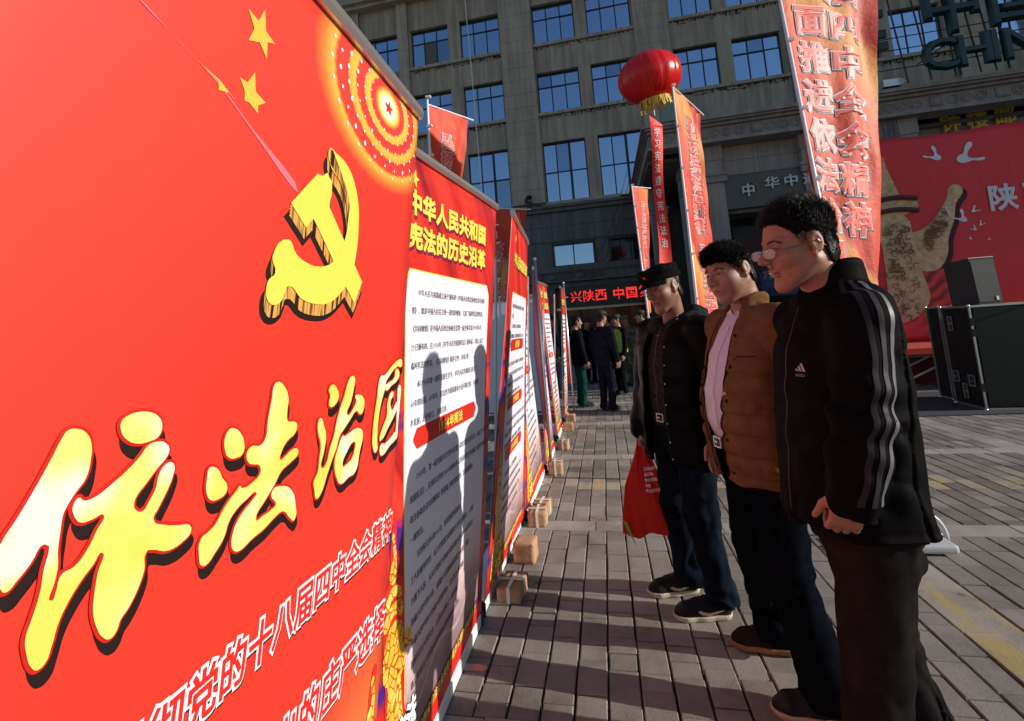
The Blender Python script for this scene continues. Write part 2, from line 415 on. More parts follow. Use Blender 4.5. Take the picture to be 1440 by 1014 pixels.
def frieze(x0, x1, z0, z1, y, name='frieze'):
    fz = MB().box((x0, y, z0), (x1, y+.35, z1)).box((x0, y-.06, z1-.06), (x1, y-.001, z1)).box((x0, y-.06, z0), (x1, y-.001, z0+.06))
    o = bp(name, fz, M['porch_stone'] if y < 20 else M['dark_stone'])
    rl = MB(); x = x0+.2; h = (z1-z0)*.5; zc = (z0+z1)/2; rr = h*.55
    while x < x1-1.6:
        rl.box((x, y-.035, zc-rr), (x+.34, y-.002, zc+rr)); x += .36+rr
        for q in range(3):
            ring = [(x+rr*math.cos(t)*1.15, y-.012, zc+rr*math.sin(t)) for t in [i*math.pi/8 for i in range(17)]]
            rl.tube(ring, .028, 5, False); ring = [(p[0]*.45+x*.55, p[1], p[2]*.45+zc*.55) for p in ring]; rl.tube(ring, .03, 5, False); x += rr*1.9
        x += rr*.5
    r = bp('carved_rings', rl, M['porch_stone'] if y < 20 else M['dark_stone'], smooth=True); r['kind'] = 'stuff'
frieze(-9, 1.9, 3.62, 4.10, YF-.5)
bp('lower_cornice', MB().box((-22, YF-.62, 4.10), (1.9, YF, 4.36)).box((-22, YF-.3, 3.36), (1.9, YF, 3.60)), M['dark_stone'])
bp('shop_pier', MB().box((-22, YF-.25, 0), (-2.1, YF+.3, 3.36)), M['dark_stone'])
rg = Mat('shop_glass_painted_reflection', (.10, .028, .02), .15, .6); gq = rg.n('NewGeometry').outputs['Position']
rg.col(rg.ramp(rg.noise(1, 4, vec=gq, stretch=(1.6, 1, .4)), [(.42, (.02, .02, .022)), (.62, (.14, .03, .02))]))  # red reflections painted into the glass colour
for k in range(4):
    o = link('shop_pane', MB().box((0, .05, 0), (1.05, .07, 2.3)).mesh('shop_pane'), bld, rg.m); o.location = (-2.05+k*1.1, 0, 0)
bp('shop_transom', MB().box((-2.1, YF-.06, 2.3), (3.2, YF+.1, 2.42)), M['alu'])
# LED text screen
led = empty('led_screen', (-1.62, 22.9, 2.42)); prop(led, 'black electronic screen running red dot letters above the shop entrance', 'led screen')
link('screen_case', MB().box((0, 0, 0), (4.6, .3, .95)).mesh('screen_case'), led, M['black'])
em = Mat('led_red', (.5, .01, .01), .5); em.b.inputs['Emission Color'].default_value = (1, .03, .03, 1); em.b.inputs['Emission Strength'].default_value = 1.6
dots = MB(); dm = MB().box((0, 0, 0), (1, 1, 1))
def dotchar(rows_, x, z, p=.042):
    for j, r_ in enumerate(rows_):
        for i, ch in enumerate(r_):
            if ch == '#': dots.box((x+i*p+.003, -.012, z-j*p+.003), (x+i*p+p-.006, -.001, z-j*p+p-.006))
def rasterize(ch, n=15):
    v, f = text_arr(ch, 0, 1); T = [[v[i][:2] for i in q] for q in f]
    out = []
    for j in range(n):
        s = ''
        for i in range(n):
            hit = False
            for (ox, oy) in ((.5, .5), (.3, .3), (.7, .7)):
                x = (i+ox)/n*1.0+.0; y = .88-(j+oy)/n*1.0
                for t in T:
                    for k in range(1, len(t)-1):
                        a, b, c = t[0], t[k], t[k+1]
                        d1 = (x-b[0])*(a[1]-b[1])-(a[0]-b[0])*(y-b[1]); d2 = (x-c[0])*(b[1]-c[1])-(b[0]-c[0])*(y-c[1]); d3 = (x-a[0])*(c[1]-a[1])-(c[0]-a[0])*(y-a[1])
                        if (d1 >= 0 and d2 >= 0 and d3 >= 0) or (d1 <= 0 and d2 <= 0 and d3 <= 0): hit = True; break
                    if hit: break
                if hit: break
            s += '#' if hit else ' '
        out.append(s)
    return out
for ch, x in (('振', -.42), ('兴', .24), ('陕', .80), ('西', 1.36), ('中', 2.15), ('国', 2.72), ('梦', 3.3)):
    if x < 0: continue
    dotchar(rasterize(ch), x, .70, .037)
dots.box((0.02, -.012, .45), (.14, -.001, .49))
o = link('lit_letters', dots.mesh('lit_letters'), led, em.m); o['kind'] = 'stuff'
# ---- porch (projects in front of the facade at the right)
YP = 15.5
por = empty('porch', (1.78, YP, 0)); prop(por, 'stone entrance porch with a carved ring frieze and cornice projecting from the building', 'porch')
def pp(name, mb, mat, smooth=False):
    me = mb.mesh(name, smooth); me.transform(Matrix.Translation((-1.78, -YP, 0))); return link(name, me, por, mat)
PX0, PX1 = 1.9, 17.5
pp('cornice', MB().box((PX0-.12, YP-.25, 7.30), (PX1, YF-.36, 7.36)).box((PX0-.2, YP-.33, 7.36), (PX1, YF-.36, 7.46)).box((PX0-.05, YP-.12, 7.22), (PX1, YF-.36, 7.30)), M['porch_stone'])
_b = bld; 
fz = MB().box((PX0, YP, 6.80), (PX1, YP+.5, 7.22)).box((PX0, YP+.5, 6.80), (PX0+.4, YF-.36, 7.22)); pp('frieze', fz, M['porch_stone'])
rl = MB(); x = 3.6
for (xa, n) in ((1.95, 1), (3.3, 3), (4.85, 3), (6.4, 3), (7.95, 3), (9.5, 3), (11.05, 3), (12.6, 3)):
    x = xa; rl.box((x, YP-.03, 6.88), (x+.32, YP-.001, 7.16)); x += .55
    for q in range(n):
        zc = 7.02; rr = .12
        ring = [(x+rr*1.2*math.cos(t), YP-.008, zc+rr*math.sin(t)) for t in [i*math.pi/8 for i in range(17)]]
        rl.tube(ring, .024, 5, False); rl.tube([(x+(p[0]-x)*.5, p[1], zc+(p[2]-zc)*.5) for p in ring], .02, 5, False); x += .33
o = pp('carved_rings', rl, M['porch_stone'], True); o['kind'] = 'stuff'
pp('moulding', MB().box((PX0-.06, YP-.10, 6.72), (PX1, YP+.5, 6.798)).box((PX0-.06, YP+.5, 6.72), (PX0+.4, YF-.36, 6.798)), M['porch_stone'])
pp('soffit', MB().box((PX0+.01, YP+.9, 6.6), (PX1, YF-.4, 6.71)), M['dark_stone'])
# pillars
for (a, b, y) in ((3.50, 4.0, 15.75), (6.2, 7.0, 15.75), (7.75, 9.2, 15.7), (2.2, 2.75, 19.5), (3.0, 3.4, 17.2)):
    pp('pillar', MB().box((a, y, 0), (b, y+.6, 6.25)), M['porch_stone'])
    pp('pillar_capital', MB().box((a-.08, y-.08, 5.55), (b+.08, y-.001, 5.75)).box((a-.12, y-.12, 5.75), (b+.12, y-.001, 5.83)), M['porch_stone'])
    pp('pillar_head', MB().box((a-.03, y-.03, 6.25), (b+.03, y+.63, 6.71)), M['porch_stone'])
ob = pp('relief_panel', MB().box((8.32, 15.66, 6.0), (8.74, 15.699, 6.70)), M['dark_stone'])
rl = MB()
for c in range(3):
    for k in range(9):
        zq = 6.64-k*.075; xq = 8.40+c*.125
        for s in (-1, 1): rl.tube([(xq, 15.65, zq-.05), (xq+s*.035, 15.64, zq+.01)], [.018, .008], 5)
o = pp('wheat_carving', rl, M['porch_stone'], True); o['kind'] = 'stuff'
for i, (a, b) in enumerate(((4.01, 5.1), (5.11, 6.19))):
    for z in (5.78, 6.25): pp('wall_panel', MB().box((a, 16.0, z), (b, 16.3, z+.46)), M['porch_stone'])
pp('shop_sign_surround', MB().box((4.0, 15.95, 4.56), (6.2, 16.1, 4.66)), M['dark_stone'])
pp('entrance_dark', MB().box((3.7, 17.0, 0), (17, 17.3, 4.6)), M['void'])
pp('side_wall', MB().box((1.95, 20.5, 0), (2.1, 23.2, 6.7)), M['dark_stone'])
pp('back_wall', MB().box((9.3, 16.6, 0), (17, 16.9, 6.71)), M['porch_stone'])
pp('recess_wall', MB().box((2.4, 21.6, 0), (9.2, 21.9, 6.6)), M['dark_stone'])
# shop sign 中华中...
sg = empty('shop_sign', (4.02, 15.8, 4.68)); prop(sg, 'dark grey shop fascia with a white brush emblem in an orange ring', 'shop sign')
link('fascia', MB().box((0, 0, 0), (2.15, .12, 1.03)).mesh('fascia'), sg, plain('fascia_grey', (.10, .095, .09), .5))
M['sign_white'] = plain('sign_white', (.62, .66, .66), .4)
fl = lambda u, v, w: (u, -w, v)
mb = MB(); glyphs(mb, '中', fl, .42, .32, .3, .42, .40, .03, .05, .02); link('emblem', mb.mesh('emblem'), sg, M['sign_white'])
mb = MB(); mb.tube([(.64+.27*math.cos(t), -.03, .5+.27*math.sin(t)) for t in [R(-70)+i*R(170)/20 for i in range(21)]], .016, 6); link('emblem_ring', mb.mesh('emblem_ring'), sg, plain('orange', (.55, .12, .03), .5))
mb = MB(); glyphs(mb, '华中通讯', fl, 1.08, .48, .52, .38, .42, .03, .05, .02); link('sign_letters', mb.mesh('sign_letters'), sg, M['sign_white'])
# dark poster with petals
pt = empty('poster', (4.35, 16.9, 2.2)); prop(pt, 'dark poster with a red petal flower emblem behind the man with glasses', 'poster')
link('poster_sheet', MB().box((0, 0, 0), (1.6, .05, 2.1)).mesh('poster_sheet'), pt, plain('poster_dark', (.045, .04, .04), .6))
mb = MB()
for k in range(8):
    a = R(-10+k*200/7)
    P = [(.8+.07*math.cos(a)-.0, .0), ]
    c, s = math.cos(a), math.sin(a); q = [(.10, -.02), (.36, -.055), (.42, 0), (.36, .055), (.10, .02)]
    mb.add([(.55+c*p-s*r_, -.012, 1.35+s*p+c*r_) for p, r_ in q], [(0, 1, 2, 3, 4)])
link('petal_emblem', mb.mesh('petal_emblem'), pt, plain('petal_red', (.16, .012, .012), .5))
pb = empty('shop_banner', (4.2, 14.2, 1.9)); prop(pb, 'blue and purple shop banner with outlined anniversary lettering behind the brown jacket collar', 'banner')
pbm = Mat('blue_print', (.03, .06, .16), .5); pbm.col(pbm.ramp(pbm.noise(2, 3), [(.4, (.01, .01, .02)), (.65, (.03, .10, .28))]))
link('banner_sheet', MB().box((0, 0, 0), (1.6, .02, .75)).mesh('banner_sheet'), pb, pbm.m)
mb = MB(); glyphs(mb, '7周年庆惊喜', fl, .08, .46, .25, .24, .24, .05, .004, .002); link('lettering_outline', mb.mesh('lo'), pb, plain('pale_outline', (.55, .5, .6), .5))
mb = MB(); glyphs(mb, '7周年庆惊喜', fl, .08, .46, .25, .24, .24, .012, .01, .002); link('lettering', mb.mesh('l'), pb, plain('plum', (.14, .01, .05), .5))
# gold characters
gd = empty('gold_letters', (10.0, 16.55, 6.33)); prop(gd, 'golden brush characters mounted on the porch wall above the red stage backdrop', 'wall lettering')
mb = MB(); glyphs(mb, '钟楼邮', fl, .25, .06, .68, .60, .55, .035, .06, .03); link('characters', mb.mesh('characters'), gd, Mat('gold', (.80, .60, .10), .4, 0).m)
# green roof sign
gs = empty('roof_sign', (8.0, 14.9, 7.46)); prop(gs, 'dark green steel roof letters reading CHIN under large characters on a rusty frame', 'roof sign')
M['green'] = plain('dark_green_paint', (.010, .028, .025), .3); M['rust'] = varied('rusty_steel', (.10, .04, .02), (.04, .03, .028), 20)
def ext(mb, s, x, z, h, wd, bold, dep=.12, pitch=.6):
    for i, ch in enumerate(s):
        v, f = text_arr(ch, bold, 3); m = np.abs(v[:, 2]).max()
        mb.add([(x+pitch*i+a*wd, -c/m*dep, z+b*h) for a, b, c in v], f)
for ch, x, wd in (('中', 1.22, 1.5), ('国', 2.72, 1.6)):
    mb = MB(); ext(mb, ch, x, 1.35, 1.75, wd, .045); link('character', mb.mesh('character'), gs, M['green'])
for ch, x in (('C', 1.10), ('H', 1.88), ('I', 2.62), ('N', 2.92), ('A', 3.9)):
    mb = MB(); ext(mb, ch, x, .22, 1.18, 1.25, .05, .1); link('letter', mb.mesh('letter'), gs, M['green'])
for z in (1.0, 1.35, 1.95): link('bar_letter', MB().box((.12, -.08, z), (.36, .02, z+.22)).mesh('bar_letter'), gs, M['green'])
for x in (.9, 1.45, 2.15, 2.6, 2.95, 3.25): link('strut', MB().tube([(x-.12, .1, 0), (x-.35, .12, 3.4)], .022, 5).mesh('strut'), gs, M['rust'])
for x in (1.9, 3.1): link('strut', MB().tube([(x, .1, .0), (x-.02, .12, 3.2)], .018, 5).mesh('strut'), gs, M['dark_metal'])
for z in (.45, 1.0, 1.35, 2.6): link('rail', MB().tube([(-.5, .08, z), (5, .08, z)], .014, 5).mesh('rail'), gs, M['dark_metal'])
link('brace', MB().tube([(1.0, .1, .45), (1.9, .1, 1.0)], .014, 5).mesh('brace'), gs, M['dark_metal'])
# floodlights
def flood(x, y, z, s, label, em_=False):
    r = empty('floodlight', (x, y, z)); prop(r, label, 'floodlight', 'floodlights on the building')
    link('lamp_housing', MB().box((-.28*s, -.2*s, .06), (.16*s, .2*s, .26*s)).mesh('h'), r, M['alu'])
    link('lamp_glass', MB().add([(.165*s, -.2*s, .06), (.165*s, .2*s, .06), (.27*s, .2*s, .10*s+.05), (.27*s, -.2*s, .10*s+.05), (.17*s, -.2*s, .26*s), (.17*s, .2*s, .26*s)], [(0, 1, 2, 3), (3, 2, 5, 4), (0, 3, 4), (1, 5, 2)]).mesh('g'), r, plain('lamp_lens', (.6, .57, .42), .2))
    link('bracket', MB().box((-.22*s, -.03, -.0), (.1*s, .03, .055)).mesh('b'), r, M['dark_metal'])
flood(8.55, 15.35, 7.46, 1.0, 'grey floodlight box on the porch cornice beside the big orange flag')
flood(1.62, YF-.3, 7.40, .9, 'small floodlight at the corner where the ledge meets the porch')
wl = empty('wall_lamp', (-2.95, YF-.3, 7.40)); prop(wl, 'small dark twin lamp standing on the ledge above the left windows', 'lamp')
link('lamp_body', MB().box((-.12, -.1, 0), (.12, .1, .3)).ball((.0, -.1, .5), (.16, .14, .12), 8).tube([(.2, 0, .02), (.6, -.1, .03)], .03, 5).box((-.22, -.12, .25), (-.08, .02, .45)).mesh('lb'), wl, M['dark_metal'])
gp = empty('porch_lamp_box', (2.3, 15.1, 7.46)); prop(gp, 'tall pale green glass box lamp on the porch roof behind the lantern balloon', 'lamp')
link('glass_box', MB().box((0, 0, 0), (.55, .4, 1.15)).mesh('gb'), gp, plain('pale_green_glass', (.20, .26, .22), .2))
link('lit_edge', MB().box((.50, -.03, -.0), (.60, -.001, 1.25)).box((-.03, -.03, 1.15), (.499, .4, 1.2)).mesh('fe'), gp, plain('lit_edge_cream', (.6, .56, .42), .5))  # cream strips put the lit right and top edges into the colour
# hanging cables at the left of the porch
for i, (a, b) in enumerate((((-.1, 22.9, 4.4), (1.6, 21.5, 8.0)), ((.3, 22.8, 4.4), (1.7, 22.0, 7.8)), ((.9, 22.6, 4.4), (1.5, 22.9, 7.4)))):
    a = Vector(a); b = Vector(b); pts = [a.lerp(b, t/8)-Vector((0, 0, .35*math.sin(math.pi*t/8))) for t in range(9)]
    o = MB().tube(pts, .014, 4).obj('cable', M['dark_metal']); prop(o, ['dark cable sagging from the ledge down to the left of the shop window', 'dark cable between the two mezzanine windows and the ledge lamp', 'short dark cable nearest the porch side'][i], 'cable')
# unseen tall block, added east of the square to shade the facade
wing = empty('shade_block', (30, 8.3, 0)); prop(wing, 'unseen tall stone block added at the east side of the square to shade the facade', 'building')
mb = MB().box((0, 0, 0), (14, 20, 42)); link('wall', mb.mesh('wall'), wing, M['render'])
mb = MB()
for k in range(6):
    for j in range(10): mb.box((-.05, 1.2+k*3.1, 3+j*3.8), (-.001, 3.3+k*3.1, 5.2+j*3.8))
o = link('windows', mb.mesh('windows'), wing, M['glass']); o['kind'] = 'stuff'
# shapes printed on the nearest banner, in metres along (y) and up (z) the banner
TR = {
 'yi': [[(0.421,1.331),(0.431,1.331),(0.442,1.324),(0.449,1.31),(0.45,1.296),(0.447,1.275),(0.438,1.263),(0.431,1.252),(0.428,1.245),(0.427,1.228),(0.427,1.208),(0.429,1.191),(0.428,1.177),(0.427,1.158),(0.43,1.165),(0.434,1.181),(0.446,1.183),(0.458,1.195),(0.467,1.213),(0.473,1.227),(0.46,1.227),(0.448,1.228),(0.44,1.237),(0.437,1.25),(0.442,1.256),(0.448,1.251),(0.46,1.251),(0.479,1.26),(0.494,1.269),(0.511,1.283),(0.521,1.294),(0.533,1.295),(0.545,1.291),(0.552,1.282),(0.55,1.273),(0.537,1.261),(0.523,1.246),(0.513,1.236),(0.51,1.227),(0.513,1.219),(0.524,1.214),(0.53,1.222),(0.538,1.236),(0.54,1.25),(0.545,1.26),(0.555,1.264),(0.563,1.258),(0.562,1.243),(0.556,1.228),(0.546,1.21),(0.54,1.198),(0.559,1.184),(0.582,1.175),(0.6,1.168),(0.603,1.158),(0.593,1.151),(0.569,1.148),(0.542,1.16),(0.536,1.161),(0.535,1.139),(0.53,1.122),(0.519,1.103),(0.51,1.094),(0.506,1.083),(0.5,1.079),(0.489,1.087),(0.481,1.101),(0.474,1.122),(0.473,1.144),(0.474,1.164),(0.476,1.185),(0.468,1.176),(0.456,1.164),(0.443,1.145),(0.437,1.131),(0.433,1.111),(0.428,1.096),(0.422,1.094),(0.415,1.101),(0.409,1.117),(0.406,1.133),(0.41,1.151),(0.414,1.17),(0.415,1.192),(0.413,1.22),(0.402,1.206),(0.392,1.195),(0.383,1.188),(0.378,1.194),(0.37,1.218),(0.373,1.236),(0.384,1.255),(0.396,1.278),(0.408,1.304),(0.417,1.325)],[(0.5,1.337),(0.515,1.335),(0.53,1.327),(0.537,1.315),(0.534,1.302),(0.52,1.298),(0.505,1.299),(0.489,1.308),(0.481,1.321),(0.481,1.33),(0.488,1.335)]],
 'yi_hole': [[(0.535,1.163),(0.525,1.147),(0.515,1.136),(0.506,1.128),(0.495,1.125),(0.493,1.134),(0.493,1.15),(0.493,1.174),(0.496,1.192),(0.498,1.212),(0.513,1.193),(0.507,1.186),(0.501,1.18),(0.508,1.175),(0.517,1.18),(0.524,1.178)]],
 'fa': [[(0.656,1.286),(0.667,1.285),(0.681,1.275),(0.691,1.258),(0.69,1.242),(0.677,1.239),(0.66,1.244),(0.65,1.26),(0.649,1.276)],[(0.625,1.238),(0.635,1.236),(0.644,1.229),(0.652,1.216),(0.663,1.203),(0.663,1.192),(0.65,1.187),(0.634,1.19),(0.624,1.204),(0.622,1.225)],[(0.751,1.343),(0.762,1.345),(0.777,1.336),(0.792,1.313),(0.792,1.292),(0.796,1.273),(0.813,1.269),(0.825,1.261),(0.822,1.248),(0.8,1.237),(0.788,1.224),(0.785,1.209),(0.798,1.211),(0.815,1.218),(0.834,1.215),(0.836,1.207),(0.818,1.197),(0.791,1.187),(0.777,1.17),(0.758,1.152),(0.737,1.125),(0.752,1.125),(0.772,1.128),(0.785,1.133),(0.781,1.14),(0.771,1.151),(0.773,1.161),(0.794,1.161),(0.826,1.145),(0.843,1.114),(0.844,1.086),(0.831,1.093),(0.807,1.114),(0.785,1.111),(0.76,1.102),(0.732,1.097),(0.707,1.09),(0.694,1.094),(0.686,1.106),(0.687,1.127),(0.694,1.14),(0.71,1.153),(0.725,1.162),(0.732,1.169),(0.708,1.166),(0.689,1.158),(0.676,1.146),(0.667,1.123),(0.653,1.109),(0.639,1.099),(0.629,1.102),(0.623,1.116),(0.623,1.141),(0.634,1.145),(0.647,1.151),(0.66,1.167),(0.671,1.178),(0.685,1.188),(0.691,1.193),(0.696,1.188),(0.723,1.191),(0.736,1.2),(0.732,1.213),(0.719,1.218),(0.707,1.223),(0.699,1.237),(0.705,1.248),(0.73,1.246),(0.74,1.254),(0.742,1.283),(0.747,1.319)]],
 'zhi': [[(0.933,1.321),(0.954,1.31),(0.963,1.292),(0.953,1.279),(0.931,1.277),(0.927,1.284),(0.929,1.3),(0.922,1.312)],[(0.899,1.26),(0.916,1.241),(0.927,1.217),(0.924,1.189),(0.92,1.158),(0.935,1.161),(0.945,1.19),(0.957,1.214),(0.961,1.233),(0.969,1.258),(0.986,1.293),(0.999,1.322),(1.011,1.331),(1.027,1.325),(1.026,1.305),(1.017,1.274),(1.004,1.249),(1.037,1.264),(1.042,1.274),(1.035,1.283),(1.048,1.286),(1.077,1.273),(1.083,1.257),(1.075,1.24),(1.063,1.24),(1.046,1.25),(1.02,1.235),(0.998,1.22),(0.98,1.207),(0.971,1.184),(0.958,1.164),(0.944,1.139),(0.926,1.106),(0.912,1.101),(0.902,1.12),(0.897,1.14),(0.907,1.152),(0.909,1.177),(0.91,1.205),(0.895,1.236),(0.894,1.255)],[(0.994,1.206),(1.001,1.203),(1.021,1.206),(1.053,1.21),(1.081,1.2),(1.088,1.186),(1.078,1.152),(1.066,1.112),(1.034,1.107),(1.004,1.102),(0.985,1.117),(0.969,1.158),(0.978,1.183)]],
 'zhi_hole': [[(1.051,1.18),(1.017,1.166),(1.004,1.139),(1.022,1.139),(1.042,1.146),(1.053,1.165)]],
 'guo': [[(1.184,1.317),(1.163,1.317),(1.152,1.298),(1.149,1.267),(1.14,1.218),(1.139,1.176),(1.143,1.152),(1.168,1.13),(1.167,1.162),(1.167,1.213),(1.175,1.248),(1.192,1.282),(1.196,1.3),(1.207,1.307),(1.234,1.323),(1.264,1.333),(1.294,1.332),(1.292,1.348),(1.266,1.35),(1.226,1.337)],[(1.209,1.294),(1.248,1.305),(1.254,1.325),(1.271,1.324),(1.281,1.308),(1.27,1.296),(1.231,1.285),(1.203,1.276),(1.192,1.286)],[(1.234,1.268),(1.25,1.262),(1.233,1.243),(1.248,1.22),(1.276,1.237),(1.288,1.231),(1.271,1.208),(1.23,1.177),(1.196,1.154),(1.182,1.155),(1.191,1.181),(1.215,1.209),(1.214,1.242)],[(1.282,1.28),(1.296,1.276),(1.299,1.234),(1.296,1.173),(1.291,1.135),(1.284,1.137),(1.283,1.18),(1.279,1.236)],[(1.189,1.141),(1.218,1.139),(1.255,1.149),(1.28,1.155),(1.288,1.142),(1.249,1.127),(1.199,1.113),(1.187,1.126)]],
 'hammer': [[(0.815,1.728),(0.834,1.73),(0.847,1.74),(0.867,1.726),(0.869,1.701),(0.862,1.679),(1.024,1.541),(0.995,1.492),(0.948,1.529),(0.816,1.642),(0.795,1.621),(0.746,1.655)]],
 'sickle': [[(0.848,1.789),(0.872,1.788),(0.911,1.781),(0.946,1.759),(0.977,1.713),(0.987,1.664),(0.986,1.596),(0.981,1.572),(0.966,1.542),(0.932,1.508),(0.892,1.487),(0.847,1.483),(0.803,1.49),(0.759,1.51),(0.753,1.498),(0.745,1.483),(0.726,1.476),(0.711,1.483),(0.705,1.497),(0.708,1.516),(0.723,1.53),(0.712,1.557),(0.749,1.591),(0.774,1.569),(0.81,1.557),(0.848,1.555),(0.893,1.569),(0.918,1.594),(0.933,1.621),(0.939,1.658),(0.928,1.697),(0.899,1.733),(0.852,1.762)]],
 'sickle_inner': [[(0.848,1.789),(0.86,1.789),(0.893,1.759),(0.926,1.725),(0.942,1.696),(0.939,1.658),(0.928,1.697),(0.899,1.733),(0.852,1.762)]],
 'stars': [[(0.605,1.919),(0.628,1.914),(0.639,1.94),(0.646,1.908),(0.669,1.9),(0.652,1.893),(0.654,1.866),(0.635,1.883),(0.612,1.873),(0.621,1.897)],[(0.603,1.81),(0.619,1.81),(0.632,1.833),(0.638,1.804),(0.662,1.797),(0.646,1.786),(0.647,1.773),(0.626,1.782),(0.617,1.78),(0.615,1.795)],[(0.539,1.793),(0.569,1.787),(0.583,1.78),(0.608,1.768),(0.586,1.778),(0.567,1.773),(0.566,1.784)]],
 'streak': [[(0.44,1.8215),(0.4405,1.823),(0.501,1.8025),(0.56,1.7855),(0.633,1.7490),(0.765,1.68),(0.755,1.6803),(0.630,1.7470),(0.558,1.7840)]],
}
# ================================================================ STAGE AND BACKDROP
stg = empty('stage', (4.3, 9.3, 0)); prop(stg, 'low red stage platform on dark steel legs in front of the red backdrop', 'stage')
red_carpet = varied('red_carpet', (.42, .03, .02), (.55, .05, .03), 14, .9)
link('deck', MB().box((.02, 0, .60), (8.2, 1.6, .70)).mesh('deck'), stg, red_carpet)
link('skirt', MB().box((.02, 1.0, .0), (8.2, 1.05, .598)).mesh('skirt'), stg, varied('dark_red_cloth', (.10, .006, .008), (.06, .004, .006), 4, .9, stretch=(8, 1, 1)))
for x in (.08, .9, 1.9): link('leg', MB().tube([(x, .1, 0), (x, .1, .6)], .022, 8).mesh('leg'), stg, M['dark_metal'])
for x in (.1, .55): link('brace', MB().tube([(x, .1, .22), (x+.75, .1, .57)], .018, 6).mesh('brace'), stg, M['alu'])
link('rail', MB().tube([(.05, .08, .57), (3, .08, .57)], .018, 6).mesh('rail'), stg, M['alu'])
sm = empty('cloth_scrap', (4.83, 9.55, .70)); prop(sm, 'small dark folded cloth lying on the red stage edge', 'cloth')
link('fold', MB().ball((0, 0, .02), (.10, .06, .025), 10).mesh('fold', True), sm, M['black'])
bd = empty('backdrop', (5.3, 11.0, .7)); prop(bd, 'large red printed backdrop with white doves and a carved stone column', 'backdrop')
m = Mat('backdrop_print', (.3, .01, .015), .55); uv = m.n('UVMap').outputs[0]
sx = m.n('SeparateXYZ'); m.l(uv, sx.inputs[0]); X_, Y_ = sx.outputs[0], sx.outputs[1]
base = m.ramp(Y_, [(0, (.90, .022, .012)), (.5, (.76, .016, .02)), (1, (.62, .018, .032))])
wv = m.n('TexWave'); wv.inputs['Scale'].default_value = 1.6; wv.inputs['Distortion'].default_value = 5; wv.inputs['Detail'].default_value = 3
mp = m.n('Mapping'); mp.inputs['Rotation'].default_value = (0, 0, .9); m.l(uv, mp.inputs[0]); m.l(mp.outputs[0], wv.inputs[0])
dark = m.mix((.03, .01, .03), (.7, .05, .04), wv.outputs[0])
msk = m.math('MULTIPLY', m.math('LESS_THAN', m.math('ADD', m.math('ABSOLUTE', m.math('SUBTRACT', X_, .9)), m.math('MULTIPLY', m.math('ABSOLUTE', m.math('SUBTRACT', Y_, 1.15)), 1.1)), 1.05), .55)
bl = m.n('MapRange'); bl.inputs['From Min'].default_value = 1.2; bl.inputs['From Max'].default_value = .35; m.l(m.math('ADD', m.math('ABSOLUTE', m.math('SUBTRACT', X_, .8)), m.math('ABSOLUTE', m.math('SUBTRACT', Y_, 1.0))), bl.inputs[0])
m.col(m.mix(base, dark, m.math('MULTIPLY', bl.outputs[0], .8))); m.bump(m.noise(1.4, 4, vec=uv, stretch=(1, .3, 1)), .5, .06)
def sheet(name, fn, W, H, nu, nv, mat, parent, back=None, th=.0):
    vs = []; fs = []; us = []
    for j in range(nv+1):
        for i in range(nu+1):
            u, v = W*i/nu, H*j/nv; vs.append(tuple(fn(u, v, 0))); us.append((u, v))
    for j in range(nv):
        for i in range(nu): a = j*(nu+1)+i; fs.append((a, a+1, a+nu+2, a+nu+1))
    n = len(vs)
    if th:
        for j in range(nv+1):
            for i in range(nu+1):
                u, v = W*i/nu, H*j/nv; vs.append(tuple(fn(u, v, -th))); us.append((u, v))
        k = len(fs)
        fs += [tuple(n+q for q in reversed(f)) for f in fs[:k]]
        ring = [i for i in range(nu+1)]+[(j+1)*(nu+1)+nu for j in range(nv)]+[nv*(nu+1)+i for i in range(nu-1, -1, -1)]+[j*(nu+1) for j in range(nv-1, 0, -1)]
        for a, b in zip(ring, ring[1:]+ring[:1]): fs.append((b, a, a+n, b+n))
    me = bpy.data.meshes.new(name); me.from_pydata(vs, [], fs); me.update()
    ul = me.uv_layers.new(name='UVMap')
    li = np.empty(len(me.loops), np.int32); me.loops.foreach_get('vertex_index', li)
    ul.data.foreach_set('uv', np.array(us, np.float32)[li].ravel())
    me.shade_smooth()
    o = link(name, me, parent, mat)
    if back:
        me.materials.append(back); k = nu*nv
        mi = np.zeros(len(me.polygons), np.int32); mi[k:] = 1; me.polygons.foreach_set('material_index', mi)
    return o
ub = lambda u, v, w: (u, -w+.012*math.sin(u*2.1+v)+.01*math.sin(v*3+u*.7)+.02*math.sin(u*5+1)*max(0, (v-3.7))*1.0, v+(.02*math.sin(u*3.1) if v > 4 else 0))
sheet('print_sheet', ub, 7.2, 4.04, 60, 34, m.m, bd, plain('backdrop_back', (.3, .3, .3), .8), .01)
link('frame_bar', MB().tube([(0.02, .06, 0), (.02, .06, 4.0)], .02, 6).tube([(0, .06, 3.98), (7.2, .06, 3.98)], .02, 6).tube([(3.5, .06, 0), (3.5, .06, 3.98)], .02, 6).mesh('frame_bar'), bd, M['alu'])
M['dove'] = plain('dove_print', (.62, .64, .72), .6)
def dove(cx, cy, s, fl_=1, rot=0):
    P = [(-.5, .02), (-.30, -.02), (-.12, -.05), (-.05, -.02), (-.02, .12), (-.08, .42), (.0, .46), (.09, .30), (.10, .05), (.20, -.05), (.22, -.2), (.08, -.26), (-.08, -.2), (-.2, -.12), (-.42, -.07)]
    c, sn = math.cos(rot), math.sin(rot); P = [(cx+s*fl_*(c*a-sn*b), cy+s*(sn*a+c*b)) for a, b in P]
    mb = MB(); shape(mb, P, ub, .012, .002); return link('dove_print', mb.mesh('dove_print'), bd, M['dove'])
bx, bz = 5.3, .7
